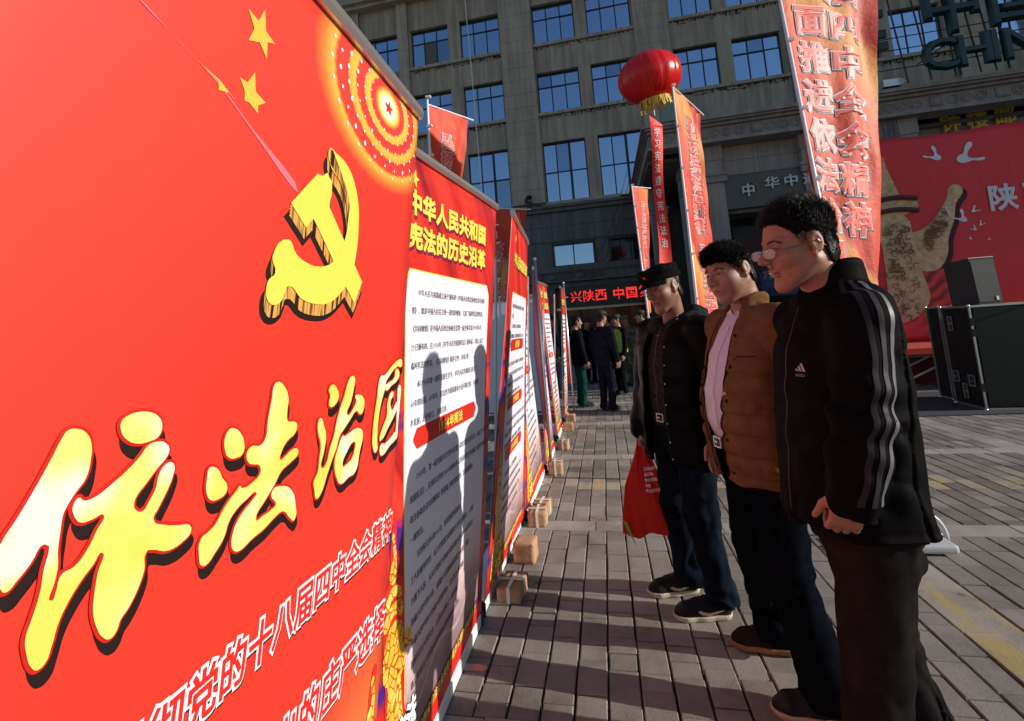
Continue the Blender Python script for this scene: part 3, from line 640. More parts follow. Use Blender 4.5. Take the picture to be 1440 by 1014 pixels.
for (x, z, s, f, r) in ((6.66, 4.30, .42, 1, 0), (7.18, 4.22, .62, -1, .35), (6.70, 3.16, .22, 1, .1), (6.93, 3.02, .36, 1, -.1), (7.15, 3.14, .20, -1, .2), (7.1, 2.78, .15, 1, 0), (7.22, 2.86, .14, -1, 0), (7.0, 2.6, .10, 1, 0), (7.3, 2.55, .08, -1, .3)):
    dove(x-bx, z-bz, s, f, r)
st = varied('carved_stone_print', (.45, .30, .14), (.78, .60, .38), 9, .7, bump=.9, dist=.03)
mb = MB()   # carved column (printed relief): finial, cap rings, shaft, cloud wing
for P in ([(.22, 2.60), (.25, 3.1), (.33, 3.62), (.40, 3.86), (.47, 3.62), (.53, 3.40), (.58, 3.22), (.60, 2.6)],
          [(.10, 2.78), (.12, 2.95), (.30, 3.05), (.60, 3.02), (.86, 2.93), (.92, 2.78), (.80, 2.68), (.30, 2.62)],
          [(.15, .55), (.18, 1.2), (.2, 2.0), (.22, 2.62), (.66, 2.62), (.72, 2.0), (.80, 1.45), (.86, .95), (.70, .7), (.45, .55)],
          [(.58, 2.20), (.60, 1.60), (.80, 1.50), (1.05, 1.50), (1.25, 1.75), (1.33, 2.1), (1.48, 2.45), (1.55, 2.75), (1.70, 3.0), (1.62, 3.12), (1.48, 3.08), (1.42, 2.9), (1.30, 2.7), (1.1, 2.45), (.9, 2.3)]):
    shape(mb, [(a+.02, b-.15) for a, b in P], ub, .008+.004*len(mb.v)/500, .003)
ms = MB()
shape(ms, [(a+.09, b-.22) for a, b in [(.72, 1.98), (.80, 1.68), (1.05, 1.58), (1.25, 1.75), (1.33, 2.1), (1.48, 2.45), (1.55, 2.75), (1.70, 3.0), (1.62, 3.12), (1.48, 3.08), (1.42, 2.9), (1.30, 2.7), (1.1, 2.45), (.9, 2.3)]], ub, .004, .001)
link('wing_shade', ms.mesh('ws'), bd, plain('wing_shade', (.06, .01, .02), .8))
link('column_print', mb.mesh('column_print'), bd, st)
mb = MB()
for k in range(150):
    u = rnd.uniform(.28, .72); v = rnd.uniform(.55, 2.4)
    if rnd.random() < .35: u, v = rnd.uniform(.95, 1.35), 0; v = 1.75+(u-.85)*1.1+rnd.uniform(.0, .3)
    r0 = rnd.uniform(.04, .09); t0 = rnd.uniform(0, 6)
    mb.tube([ub(u+r0*math.cos(t0+t*.5)*(1-t*.08), v-.1+r0*math.sin(t0+t*.5)*(1-t*.08), .03) for t in range(9)], .007, 4)
o = link('column_scrolls', mb.mesh('column_scrolls'), bd, plain('dark_umber_print', (.16, .09, .045), .7)); o['kind'] = 'stuff'
mb = MB()
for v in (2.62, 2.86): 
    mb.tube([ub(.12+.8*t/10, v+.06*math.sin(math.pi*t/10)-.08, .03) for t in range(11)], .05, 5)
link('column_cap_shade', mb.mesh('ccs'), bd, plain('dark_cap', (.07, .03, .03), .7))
mb = MB(); glyphs(mb, '陕西省', ub, 2.10, 2.38, .56, .52, .48, .028, .014, .004); link('lettering', mb.mesh('lettering'), bd, M['dove'])
# ================================================================ SPEAKER CASES
M['flight'] = varied('black_laminate', (.006, .006, .007), (.010, .010, .011), 40, .5, spec=.25)
M['grille'] = varied('speaker_grille', (.005, .007, .008), (.012, .015, .015), 60, .4, bump=.5, dist=.003, spec=.3)
def case(name, loc, rz, W, D, H, label, lean=0.0):
    c = empty(name, loc, rz); c.rotation_euler[0] = lean; prop(c, label, 'flight case')
    link('body', MB().box((.012, .012, .01), (W-.012, D-.012, H-.01)).mesh('body'), c, M['flight'])
    e = MB(); t = .022
    for (x, y) in ((0, 0), (W-t, 0), (0, D-t), (W-t, D-t)): e.box((x, y, t), (x+t, y+t, H-t))
    for z in (0, H-t):
        e.box((0, 0, z), (W, t, z+t)).box((0, D-t, z), (W, D, z+t)).box((0, t, z), (t, D-t, z+t)).box((W-t, t, z), (W, D-t, z+t))
    link('edge_profile', e.mesh('edge_profile'), c, M['alu'])
    for p in ((0, 0, 0), (W, 0, 0), (0, 0, H), (W, 0, H), (0, D, 0), (0, D, H)):
        link('corner_ball', MB().ball(p, .022, 8).mesh('corner_ball', True), c, M['alu'])
    return c
c1 = case('speaker_case', (4.655, 7.56, .012), R(-5), .66, .66, 1.33, 'tall black speaker in an open flight case with silver edges, below the small speaker')
link('front_grille', MB().box((.04, -.006, .04), (.62, .011, 1.29)).mesh('front_grille'), c1, M['grille'])
link('grille_badge', MB().add([(.44, -.009, .17), (.56, -.009, .175), (.57, -.009, .195), (.45, -.009, .19)], [(0, 1, 2, 3)]).mesh('grille_badge'), c1, M['white_metal'])
def dish(name, y, z, w, h, par):
    m_ = MB(); link('dish_plate', MB().box((-.004, y-w/2, z-h/2), (-.0005, y+w/2, z+h/2)).mesh('dp'), par, M['black']); m_.box((-.012, y-w/2, z-h/2), (-.0045, y-w/2+.014, z+h/2)).box((-.012, y+w/2-.014, z-h/2), (-.0045, y+w/2, z+h/2)).box((-.012, y-w/2+.015, z-h/2), (-.0045, y+w/2-.015, z-h/2+.014)).box((-.012, y-w/2+.015, z+h/2-.014), (-.0045, y+w/2-.015, z+h/2))
    m_.tube([(-.02, y-w*.25, z), (-.02, y+w*.25, z)], .009, 6)
    o = link(name, m_.mesh(name), par, M['alu']); return o
for (y, z, w_, h_) in ((.18, .35, .14, .15), (.52, .38, .14, .15), (.35, .20, .10, .2), (.45, 1.10, .10, .2)): dish('case_handle', y, z, w_, h_, c1)
for z in (.28, .98, 1.12): link('latch', MB().box((-.016, -.012, z-.05), (.035, .04, z+.05)).mesh('latch'), c1, M['dark_metal'])
c2 = case('case_lid', (4.83, 8.45, .012), R(0), .17, .3, 1.34, 'narrow black case lid leaning behind the tall speaker case', 0)
c3 = case('speaker_case', (5.40, 7.70, .012), R(5), .66, .85, 1.33, 'second black speaker case cut off by the right edge of the picture')
link('front_grille', MB().box((.04, -.006, .04), (.62, .011, 1.29)).mesh('front_grille'), c3, M['grille'])
sp = empty('loudspeaker', (4.64, 7.64, 1.347), R(6)); prop(sp, 'small black wedge loudspeaker standing on top of the silver edged case', 'loudspeaker')
link('cabinet', MB().add([(.15, .36, 0), (.20, 0, 0), (.50, 0, 0), (.52, .4, 0), (.12, .36, .60), (.17, 0, .62), (.47, 0, .62), (.5, .4, .6)], [(0, 3, 2, 1), (4, 5, 6, 7), (0, 1, 5, 4), (1, 2, 6, 5), (2, 3, 7, 6), (3, 0, 4, 7)]).mesh('cabinet'), sp, varied('black_carpet_finish', (.014, .014, .015), (.03, .03, .03), 120, .75))
link('front_mesh', MB().add([(.215, -.006, .03), (.49, -.006, .03), (.465, -.006, .59), (.185, -.006, .59)], [(0, 1, 2, 3)]).mesh('front_mesh'), sp, plain('grey_mesh', (.035, .037, .037), .6))
link('badge', MB().box((.42, -.012, .05), (.45, -.008, .10)).mesh('badge'), sp, M['white_metal'])
link('top_edge', MB().box((.17, -.004, .618), (.47, .02, .626)).mesh('top_edge'), sp, M['alu'])
# ================================================================ BANNERS
def bil(BL, BR, TL, TR, W, H, amp=.003):
    BL, BR, TL, TR = map(Vector, (BL, BR, TL, TR))
    n = (BR-BL).cross(TL-BL).normalized()
    def fn(u, v, w=0):
        s, t = u/W, v/H
        p = BL*((1-s)*(1-t))+BR*(s*(1-t))+TL*((1-s)*t)+TR*(s*t)
        return p+n*(w+amp*math.sin(6*s+3*t)+amp*.8*math.sin(11*t-2*s))
    return fn, n
def printmat(name, stops, glossy=.42):
    pass
def red_mat(name, base=(.74, .030, .016), gl=.38):
    m = Mat(name, base, gl, spec=.5); uv = m.n('UVMap').outputs[0]
    f = m.noise(2.2, 3, .5, vec=uv); c = m.ramp(f, [(.3, tuple(q*.93 for q in base)), (.7, base)]); m.col(c)
    m.bump(m.noise(3, 3, vec=uv, stretch=(1, .35, 1)), .35, .03)
    return m, uv, c
ban1 = empty('roll_up_banner', (-.737, .7, 0)); prop(ban1, 'nearest big red roll up banner with yellow calligraphy and a party emblem', 'banner')
B1L = 0.02
f1 = lambda y, z, w=0: ((-.737+.131*z+w*.99+.003*math.sin(5*y+2*z)), y, z-w*.13)
def loc1(fn): return lambda a, b, w=0: (lambda p: (p[0]+.737, p[1]-.7, p[2]))(fn(a, b, w))
g1 = loc1(f1)
gs1 = lambda u, v, w=0: g1(B1L+u, .07+v, w)
m, uv, c = red_mat('banner_red_large', base=(.82, .028, .010), gl=.6); m.b.inputs['Specular IOR Level'].default_value = .2; m.b.inputs['Coat Weight'].default_value = 1.0; m.b.inputs['Coat Roughness'].default_value = .42; m.b.inputs['Coat IOR'].default_value = 1.75
sx = m.n('SeparateXYZ'); m.l(uv, sx.inputs[0]); U_, V_ = sx.outputs[0], sx.outputs[1]
# printed fireworks at the upper right: rings of yellow and red round a white heart
dy = m.math('MULTIPLY', m.math('SUBTRACT', U_, 1.10-B1L), .62); dz = m.math('SUBTRACT', V_, 1.984-.07)
ang = m.math('ARCTAN2', dz, dy); rr = m.math('SQRT', m.math('ADD', m.math('MULTIPLY', dy, dy), m.math('MULTIPLY', dz, dz)))
rr2 = m.math('ADD', rr, m.math('MULTIPLY', m.math('SINE', m.math('MULTIPLY', ang, 46)), .0009))
ring = m.ramp(m.math('MULTIPLY', rr2, 4.0), [(0, (.9, .88, .8)), (.09, (.9, .85, .65)), (.14, (.88, .62, .08)), (.165, (.85, .25, .03)), (.19, (.7, .03, .02)), (.24, (.72, .035, .02)), (.26, (.88, .55, .06)), (.32, (.85, .40, .04)), (.33, (.6, .03, .02)), (.41, (.76, .035, .02)), (.435, (.88, .50, .05)), (.50, (.85, .36, .04)), (.508, (.66, .03, .02)), (.62, (.78, .035, .015)), (.655, (.88, .46, .05)), (.74, (.84, .18, .02)), (.82, (.82, .028, .010))])
cc = m.mix(c, ring, m.math('LESS_THAN', rr, .206))
# orange glow low on the right where the column stands
gl_ = m.n('MapRange'); gl_.inputs['From Min'].default_value = .42; gl_.inputs['From Max'].default_value = .05
m.l(m.math('SQRT', m.math('ADD', m.math('POWER', m.math('SUBTRACT', U_, 1.25), 2.0), m.math('POWER', m.math('SUBTRACT', V_, .25), 2.0))), gl_.inputs[0])
cc = m.mix(cc, (.85, .30, .06), m.math('MULTIPLY', gl_.outputs[0], .7))
m.col(cc)
sheet('print_sheet', gs1, 1.28, 1.975, 24, 36, m.m, ban1, plain('banner_back_white', (.62, .62, .66), .6), .0015)
M['yel'] = plain('print_yellow', (.80, .64, .09), .45); M['pal'] = plain('print_pale', (.88, .86, .62), .42)
gm_ = Mat('print_gold_gradient', (.86, .74, .1), .42); _f = gm_.noise(9, 2, .4); gm_.col(gm_.ramp(_f, [(.40, (.76, .62, .10)), (.55, (.78, .68, .20)), (.70, (.80, .78, .62))])); M['cal'] = gm_.m
M['prd'] = plain('print_dark_red', (.52, .012, .008), .45); M['pbk'] = plain('print_black', (.012, .004, .003), .5)
M['pst'] = plain('print_star_gold', (.84, .46, .06), .45); M['pwh'] = plain('print_white', (.80, .80, .84), .45); M['prr'] = plain('print_red', (.72, .02, .014), .45)
for ch in ('yi', 'fa', 'zhi', 'guo'):
    sc_ = {'yi': 1, 'fa': 1, 'zhi': 1, 'guo': .9}[ch]
    a = MB(); b = MB(); s_ = MB()
    for i, P in enumerate(TR[ch]):
        H_ = TR.get(ch+'_hole'); H_ = H_ if (H_ and ((ch == 'yi' and i == 0 and False) or (ch == 'zhi' and i == 2))) else None
        shape(s_, P, g1, .0008, .0003, None if ch == 'yi' else H_, .003*sc_, du=.006, dv=-.018)
        shape(b, P, g1, .0018, .0004, H_, .0036*sc_)
        shape(a, P, g1, .0030, .0002, H_, 0)
    link('calligraphy_shadow', s_.mesh('cs'), ban1, M['pbk']); link('calligraphy_outline', b.mesh('co'), ban1, M['prd']); link('calligraphy', a.mesh('ca'), ban1, M['cal'])
# emblem with its printed depth
side = Mat('print_gold_side', (.5, .25, .05), .45); ob_ = side.coord('Object'); sw = side.n('SeparateXYZ'); side.l(ob_, sw.inputs[0])
side.col(side.ramp(side.noise(1, 2, .6, vec=ob_, stretch=(1, 60, 4)), [(.40, (.02, .008, .004)), (.47, (.75, .38, .10)), (.55, (.62, .28, .06)), (.60, (.04, .015, .006)), (.68, (.8, .5, .15))])); 
sh = MB(); sd = MB(); fc = MB()
for P in TR['hammer']+TR['sickle']:
    for k in range(4): 
        SMOOTHP = (P is not TR['hammer'][0])
        shape(sd, P, g1, .0016+k*.00005, .0001, None, 0, dv=-.0055*(k+1))
    shape(sh, P, g1, .0006, .0003, None, .007, du=-.002, dv=-.026)
    shape(fc, P, g1, .0030+.0002*(P is TR['sickle'][0]), .0001)
SMOOTHP = False
sd2 = MB(); shape(sd2, TR['sickle_inner'][0], g1, .0036, .0001)
SMOOTHP = True
link('emblem_shadow', sh.mesh('es'), ban1, M['pbk']); link('emblem_depth', sd.mesh('ed'), ban1, side.m); link('emblem', fc.mesh('em'), ban1, M['yel']); link('emblem_edge', sd2.mesh('ee'), ban1, side.m)
SMOOTHP = False
for P in TR['stars']:
    mb = MB(); shape(mb, P, g1, .0012, .0001); link('star', mb.mesh('star'), ban1, M['pst'])
SMOOTHP = True
stk = Mat('print_pink_streak', (.80, .16, .20), .45); mb = MB(); shape(mb, TR['streak'][0], g1, .0010, .0001); link('light_streak', mb.mesh('ls'), ban1, stk.m)
mb = MB()
for (R1, n, s0, ph) in ((.062, 18, .0028, 0), (.082, 22, .0035, .1), (.104, 22, .0045, .2), (.128, 26, .005, 0), (.148, 26, .005, .12), (.168, 26, .004, .3)):
    for k in range(n):
        t = 2*math.pi*k/n+ph; y = 1.10+R1*1.6*math.cos(t); z = 1.984+R1*math.sin(t)
        if z > 2.03 or y > 1.285 or y < .6: continue
        s1 = s0*rnd.uniform(.6, 1.15)
        v = [g1(y+s1*math.cos(q*math.pi/4), z+s1*1.0*math.sin(q*math.pi/4), .0014) for q in range(8)]; mb.add(v, [tuple(range(8))])
o = link('firework_dots', mb.mesh('fd'), ban1, M['pwh']); o['kind'] = 'stuff'
mb = MB(); mb.add([g1(1.10+(.020 if k % 2 == 0 else .008)*1.3*math.sin(k*math.pi/5), 1.984+(.018 if k % 2 == 0 else .007)*math.cos(k*math.pi/5), .0016) for k in range(10)], [tuple(range(10))]); link('star', mb.mesh('star'), ban1, M['prr'])
for (s_, u0, v0, pt_, h_, wd) in (('深入贯彻党的十八届四中全会精神', 1.305-.0615*15, .872, .0615, .078, .060), ('党和人民作出的庄严选择', 1.30-.076*11, .625, .076, .100, .072)):
    a = MB(); b = MB(); s2 = MB()
    glyphs(s2, s_, g1, u0+.003, v0-.004, pt_, h_, wd, .07, .0006, .0003, dv=-.0003)
    glyphs(b, s_, g1, u0, v0, pt_, h_, wd, .085, .0014, .0004)
    glyphs(a, s_, g1, u0, v0, pt_, h_, wd, .022, .0026, .0003)
    link('slogan_shadow', s2.mesh('ss'), ban1, M['pbk']); link('slogan_outline', b.mesh('so'), ban1, M['pwh']); link('slogan', a.mesh('sl'), ban1, M['prr'])
dk = Mat('print_column_gold', (.82, .5, .05), .45)
dv_ = dk.n('TexVoronoi'); dv_.feature = 'DISTANCE_TO_EDGE'; dv_.inputs['Scale'].default_value = 34; dk.l(dk.coord('Object'), dv_.inputs['Vector'])
dk.col(dk.mix(dk.ramp(dk.noise(16, 3), [(.4, (.80, .42, .03)), (.65, (.88, .68, .14))]), dk.ramp(dv_.outputs['Distance'], [(.02, (.45, .12, .01)), (.09, (1, 1, 1))]), 1.0, 'MULTIPLY')); M['colg'] = dk.m
def column(parent, fn, u, v0, s, w0=.001):
    a = MB(); b = MB()
    sh_ = lambda m_, P, ww: shape(m_, [(u+x*s, v0+y*s) for x, y in P], fn, ww, .0002)
    sh_(b, [(-.12, 0), (-.13, .5), (-.16, .9), (-.15, 1.12), (-.06, 1.2), (-.03, 1.45), (.02, 1.56), (.05, 1.4), (.07, 1.2), (.16, 1.12), (.16, .9), (.13, .5), (.14, 0)], w0)
    sh_(a, [(-.085, -.3), (-.10, .5), (-.11, .86), (.11, .86), (.10, .5), (.10, -.3)], w0+.0008)
    sh_(a, [(-.14, .90), (-.14, .97), (0, 1.03), (.14, .97), (.14, .90), (0, .95)], w0+.0008); sh_(a, [(-.12, 1.02), (-.10, 1.1), (0, 1.14), (.10, 1.1), (.13, 1.03), (0, 1.07)], w0+.0008)
    sh_(a, [(-.04, 1.17), (-.05, 1.28), (.0, 1.34), (-.01, 1.50), (.035, 1.40), (.05, 1.25), (.04, 1.17)], w0+.0008)
    sh_(a, [(.10, .50), (.15, .52), (.20, .62), (.27, .60), (.28, .72), (.20, .74), (.15, .70), (.11, .66)], w0+.0010)
    sh_(a, [(-.10, .56), (-.15, .58), (-.17, .68), (-.14, .78), (-.10, .76)], w0+.0010)
    link('column_shadow', b.mesh('cs'), parent, M['prr']); link('column_print', a.mesh('cp'), parent, M['colg'])
column(ban1, g1, 1.255, -.05, .40)
def roller(parent, fn, W, H, v0=0.0):
    """top rail, base housing with end caps, feet"""
    n = 10; pr = [(-.010, -.006), (.012, -.006), (.016, .008), (.012, .026), (-.004, .032), (-.014, .02)]
    mb = MB(); k = len(pr)
    vs = [fn(W*i/n, H+b, a) for i in range(n+1) for a, b in pr]
    fs = [(i*k+j, i*k+(j+1) % k, (i+1)*k+(j+1) % k, (i+1)*k+j) for i in range(n) for j in range(k)]+[tuple(range(k)), tuple(range(n*k+k-1, n*k-1, -1))]
    mb.add(vs, fs); link('top_rail', mb.mesh('top_rail'), parent, M['alu'])
f2w, n2 = bil((-.72, 1.27, 0), (-.716, 2.47, 0), (-.626, 1.27, 2.06), (-.494, 2.458, 2.06), 1.2, 2.06)
def base(parent, y0, y1, x, ox, oy):
    W = y1-y0
    a = (x-ox, y0-oy)
    prof = [(.004, .004), (.006, .052), (-.012, .066), (-.075, .085), (-.12, .075), (-.13, .004)]
    mb = MB(); k = len(prof)
    vs = [(a[0]+px, a[1]+t, pz) for t in (.012, W-.012) for px, pz in prof]
    mb.add(vs, [(j, (j+1) % k, k+(j+1) % k, k+j) for j in range(k)]); link('base_housing', mb.mesh('bh'), parent, M['white_metal'])
    for t in (0, W-.012):
        mb = MB(); pr = [(.012, .0), (.014, .06), (-.01, .078), (-.075, .095), (-.128, .085), (-.14, .0)]
        mb.add([(a[0]+px, a[1]+t+q, pz) for q in (0, .0115) for px, pz in pr], [(j, (j+1) % k, k+(j+1) % k, k+j) for j in range(k)]+[tuple(range(k-1, -1, -1)), tuple(range(k, 2*k))])
        link('end_cap', mb.mesh('ec'), parent, M['navy'])
        for q in ((-.02, .03), (-.10, .03), (-.06, .065)): mb = MB(); 
    for t in (.74*W, .12*W):
        mb = MB(); pts = [(-.34, -.02), (.085, -.02)]+[(.085+.02*math.cos(s_), .02*math.sin(s_)) for s_ in [-1.2, -.7, 0, .7, 1.2]]+[(.085, .02), (-.34, .02)]
        n_ = len(pts); mb.add([(a[0]+p, a[1]+t+q, z) for z in (0.0005, .005) for p, q in pts], [tuple(range(n_-1, -1, -1)), tuple(range(n_, 2*n_))]+[(j, (j+1) % n_, n_+(j+1) % n_, n_+j) for j in range(n_)])
        link('foot', mb.mesh('foot'), parent, M['alu'])
    mb = MB().tube([(a[0]-.06, a[1]+W*.5, .08), (a[0]-.05+.12, a[1]+W*.5, 1.9)], .009, 8); link('support_pole', mb.mesh('sp'), parent, M['alu'])
base(ban1, B1L, 1.30, -.737, -.737, .7)
roller(ban1, lambda u, v, w=0: g1(B1L+u, v, w), 1.28, 2.045)
BODY1 = ['　　中华人民共和国成立前夕颁布的《中国人民政治协商会议共同纲', '领》，既是中国人民民主统一战线的纲领，又起了临时宪法的作用。', '《共同纲领》是中国人民政治协商会议第一届全体会议1949年9月', '29日颁布的。在1954年《中华人民共和国宪法》颁布前，实际上起了', '临时宪法的作用。《共同纲领》除序言外，共有7章', '　　从1954年第一部宪法诞生至今，中华人民共和国已走过了', '60年的历程，60年中，宪法作为国家根本大法不断完善、与时俱', '步发展，历经修订，日臻完善。']
BODY2 = ['　　1954年，第一届全国人民代表大会第一次会议在北京召开，通过了中华人民共', '和国宪法》。这部宪法是在1949年颁布的《共同纲领》的基础上制定的中国人民', '政治协商会议共同纲领》的基础上修改制定的，是我国的第', '一部宪法。', '　　五四宪法共4章106条，肯定国家性质是以', '工人阶级领导的、以工农联盟为基础的人民民主国家；一切权', '力属于人民，人民行使权力的机关是全国人民代表大会和地方', '各级人民代表大会。全国人大是最高国家权力机关，地方', '各级人民代表大会和人民委员会，实行民主集中制。', '国家实行人民民主，公民在法律上一律平等。', '确立社会主义的基本原则和过渡时期的总任务。']
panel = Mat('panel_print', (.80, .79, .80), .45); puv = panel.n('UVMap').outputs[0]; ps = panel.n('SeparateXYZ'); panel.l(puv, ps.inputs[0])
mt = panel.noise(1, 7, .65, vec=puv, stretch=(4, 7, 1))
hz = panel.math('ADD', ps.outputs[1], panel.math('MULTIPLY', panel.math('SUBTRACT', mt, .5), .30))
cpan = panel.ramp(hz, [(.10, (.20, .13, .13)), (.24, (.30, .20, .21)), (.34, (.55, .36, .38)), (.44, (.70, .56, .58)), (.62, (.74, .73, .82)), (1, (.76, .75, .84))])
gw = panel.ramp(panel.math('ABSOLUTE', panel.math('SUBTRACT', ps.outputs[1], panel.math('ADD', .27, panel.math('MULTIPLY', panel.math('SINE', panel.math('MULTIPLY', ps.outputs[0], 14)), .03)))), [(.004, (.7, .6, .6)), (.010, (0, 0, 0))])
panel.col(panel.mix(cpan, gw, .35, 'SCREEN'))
hdr = Mat('header_print', (.6, .02, .015), .45); hu = hdr.n('UVMap').outputs[0]; hs = hdr.n('SeparateXYZ'); hdr.l(hu, hs.inputs[0])
dg_ = hdr.math('ADD', hs.outputs[0], hdr.math('MULTIPLY', hs.outputs[1], .8))
wv = hdr.n('TexNoise'); wv.inputs['Scale'].default_value = 1; wv.inputs['Detail'].default_value = 3; cb = hdr.n('CombineXYZ'); hdr.l(hdr.math('MULTIPLY', dg_, 6.0), cb.inputs[0]); hdr.l(hdr.math('MULTIPLY', hs.outputs[1], .6), cb.inputs[1]); hdr.l(cb.outputs[0], wv.inputs['Vector'])
hc = hdr.ramp(wv.outputs['Fac'], [(.34, (.24, .006, .012)), (.5, (.62, .02, .014)), (.7, (.78, .045, .02))])
blue = hdr.ramp(hdr.noise(3.5, 2, .5, vec=hu, stretch=(1, 2.2, 1)), [(.52, (0, 0, 0)), (.6, (1, 1, 1))])
lowm = hdr.math('LESS_THAN', hs.outputs[1], 1.2)
hc = hdr.mix(hc, (.02, .01, .22), hdr.math('MULTIPLY', hdr.math('MULTIPLY', blue, lowm), .9))
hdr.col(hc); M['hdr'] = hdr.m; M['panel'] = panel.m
M['ink'] = plain('print_ink', (.09, .09, .12), .6); M['purp'] = plain('print_purple', (.16, .004, .05), .5)
pillm = Mat('print_pill', (.6, .02, .01), .45); M['pill'] = pillm.m
def reg_banner(name, BL, BR, TL, TR, W, label, titles, pills, group, y0, y1, detail=2, lead=0):
    H = 2.0
    ox, oy = BL[0], (y0+y1)/2
    r = empty('roll_up_banner', (ox, oy, 0)); prop(r, label, 'banner', group)
    fw_, n = bil(BL, BR, TL, TR, W, 2.06)
    if n.x < 0: n = -n
    fn = lambda u, v, w=0: fw_(u, v, w)-Vector((ox, oy, 0))
    fs_ = lambda u, v, w=0: fn(u, v+.062, w)
    sheet('print_sheet', fs_, W, 1.985, 16, 28, M['hdr'], r, plain('banner_back', (.66, .66, .70), .6), .0015)
    # rounded white panel
    pu0, pu1 = .245, W-.085
    P = [(pu0, .20), (pu1, .155), (pu1, 1.60), (pu1-.01, 1.625), (pu1-.035, 1.638), (pu0+.035, 1.638), (pu0+.01, 1.628), (pu0, 1.60)]
    def grid_panel(a, b, c0, c1, w_, mat, nm, e=0.0):
        vs = []; fs = []; us = []; nu, nv = 6, 30; rc = .05
        for j in range(nv+1):
            v = c0+(c1-c0)*j/nv
            ins = 0
            if c1-v < rc: ins = rc-math.sqrt(max(0, rc*rc-(rc-(c1-v))**2))
            for i in range(nu+1):
                u = a+ins*.7+(b-a-ins*1.4)*i/nu; vs.append(fn(u, v, w_)); us.append((u, v))
        for j in range(nv):
            for i in range(nu): q = j*(nu+1)+i; fs.append((q, q+1, q+nu+2, q+nu+1))
        me = bpy.data.meshes.new(nm); me.from_pydata([tuple(x) for x in vs], [], fs); ul = me.uv_layers.new(name='UVMap')
        li = np.empty(len(me.loops), np.int32); me.loops.foreach_get('vertex_index', li); ul.data.foreach_set('uv', np.array(us, np.float32)[li].ravel())
        me.shade_smooth(); link(nm, me, r, mat)
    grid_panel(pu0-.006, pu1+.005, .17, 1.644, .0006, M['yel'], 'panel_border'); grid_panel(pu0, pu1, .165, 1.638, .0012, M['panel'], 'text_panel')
    mb = MB()
    mb.add([fn(.25+(W-.28)*k/16, v, .0022) for k in range(17) for v in (.135, .172)], [(2*k, 2*k+2, 2*k+3, 2*k+1) for k in range(16)]); link('footer_band', mb.mesh('fb'), r, M['purp'])
    mb = MB(); mb.add([fn(.25+(W-.255)*k/16, v, .0022) for k in range(17) for v in (.064, .133)], [(2*k, 2*k+2, 2*k+3, 2*k+1) for k in range(16)]); link('footer', mb.mesh('ft'), r, M['prr'])
    if detail:
        a = MB(); glyphs(a, '陕西省依法治省领导小组办公室陕西省司法厅', fn, .36, .130, .036, .036, .034, .03, .0034, .0003); link('footer_text', a.mesh('ft'), r, M['yel'])
        column(r, fn, .165, .20, .42, .0014)
        a = MB(); b = MB(); glyphs(a, '依法', fn, .16, .205, .085, .09, .085, .05, .0042, .0003); glyphs(a, '治国', fn, .17, .11, .085, .09, .085, .05, .0042, .0003); glyphs(b, '依法', fn, .162, .20, .085, .09, .085, .11, .0032, .0003); glyphs(b, '治国', fn, .172, .105, .085, .09, .085, .11, .0032, .0003)
        link('calligraphy_outline', b.mesh('c'), r, M['pbk']); link('calligraphy', a.mesh('c'), r, M['pwh'] if W > 1.18 else M['yel'])
    for (txt, u0, v0, pt_, h_) in titles:
        a = MB(); b = MB(); glyphs(b, txt, fn, u0+.006, v0-.012, pt_, h_, pt_*.98, .045, .0016, .0003); glyphs(a, txt, fn, u0, v0, pt_, h_, pt_*.98, .045, .0028, .0003)
        link('title_shadow', b.mesh('t'), r, M['purp']); link('title', a.mesh('t'), r, M['yel'])
    mb = MB(); mb.add([fn(.315+(.034 if k % 2 == 0 else .014)*math.sin(k*math.pi/5+.2), 1.965+(.034 if k % 2 == 0 else .014)*math.cos(k*math.pi/5+.2), .0016) for k in range(10)], [tuple(range(10))]); link('star', mb.mesh('star'), r, M['yel'])
    if detail:
        v = 1.563; ink = MB(); lines = BODY1+[None]+BODY2
        if lead: lines = BODY2[2:6]+[None]+BODY1[1:5]+[None]+BODY2[0:3]+[None]+BODY2[4:9]
        p = 0
        pl = (W-.155-.29)/29.5
        for ln in lines:
            if ln is None:
                mb = MB(); x0, x1, c_, h_ = .31, W-.22, v-.0+.006, .035
                nq = 24; us_ = [x0+(x1-x0)*k/nq for k in range(nq+1)]
                hh_ = [h_*math.sqrt(max(.02, 1-(max(0, h_-(u_-x0), h_-(x1-u_))/h_)**2)) for u_ in us_]
                mb.add([fn(u_, c_+s_*q_, .0026) for u_, q_ in zip(us_, hh_) for s_ in (-1, 1)], [(2*k, 2*k+2, 2*k+3, 2*k+1) for k in range(nq)]); link('heading_bar', mb.mesh('hb'), r, M['pill'])
                a = MB(); glyphs(a, pills[p % len(pills)], fn, .53, c_-.020, .052, .046, .050, .04, .0046, .0003); link('heading', a.mesh('hd'), r, M['yel']); p += 1; v -= .118 if not lead else .105
            else:
                if v < .28: break
                q = pl
                glyphs(ink, ln, fn, .285, v-.012, q, .0265, .0250, .006, .0024, .0002, res=1); v -= .0625 if not lead else .06
        o = link('body_text', ink.mesh('bt'), r, M['ink'])
    roller(r, fn, W, 2.05); base(r, y0, y1, BL[0]+.004, ox, oy)
    return r, fn
GB = 'roll up banners in the row'
reg_banner('b2', (-.72, 1.27, 0), (-.716, 2.47, 0), (-.626, 1.27, 2.06), (-.494, 2.458, 2.06), 1.2, 'second roll up banner, two line yellow title and white text panel crossed by head shadows',
           [('中华人民共和国', .262, 1.835, .1115, .092), ('宪法的历史沿革', .262, 1.716, .1115, .092)], ['1954年宪法'], GB, 1.27, 2.47)
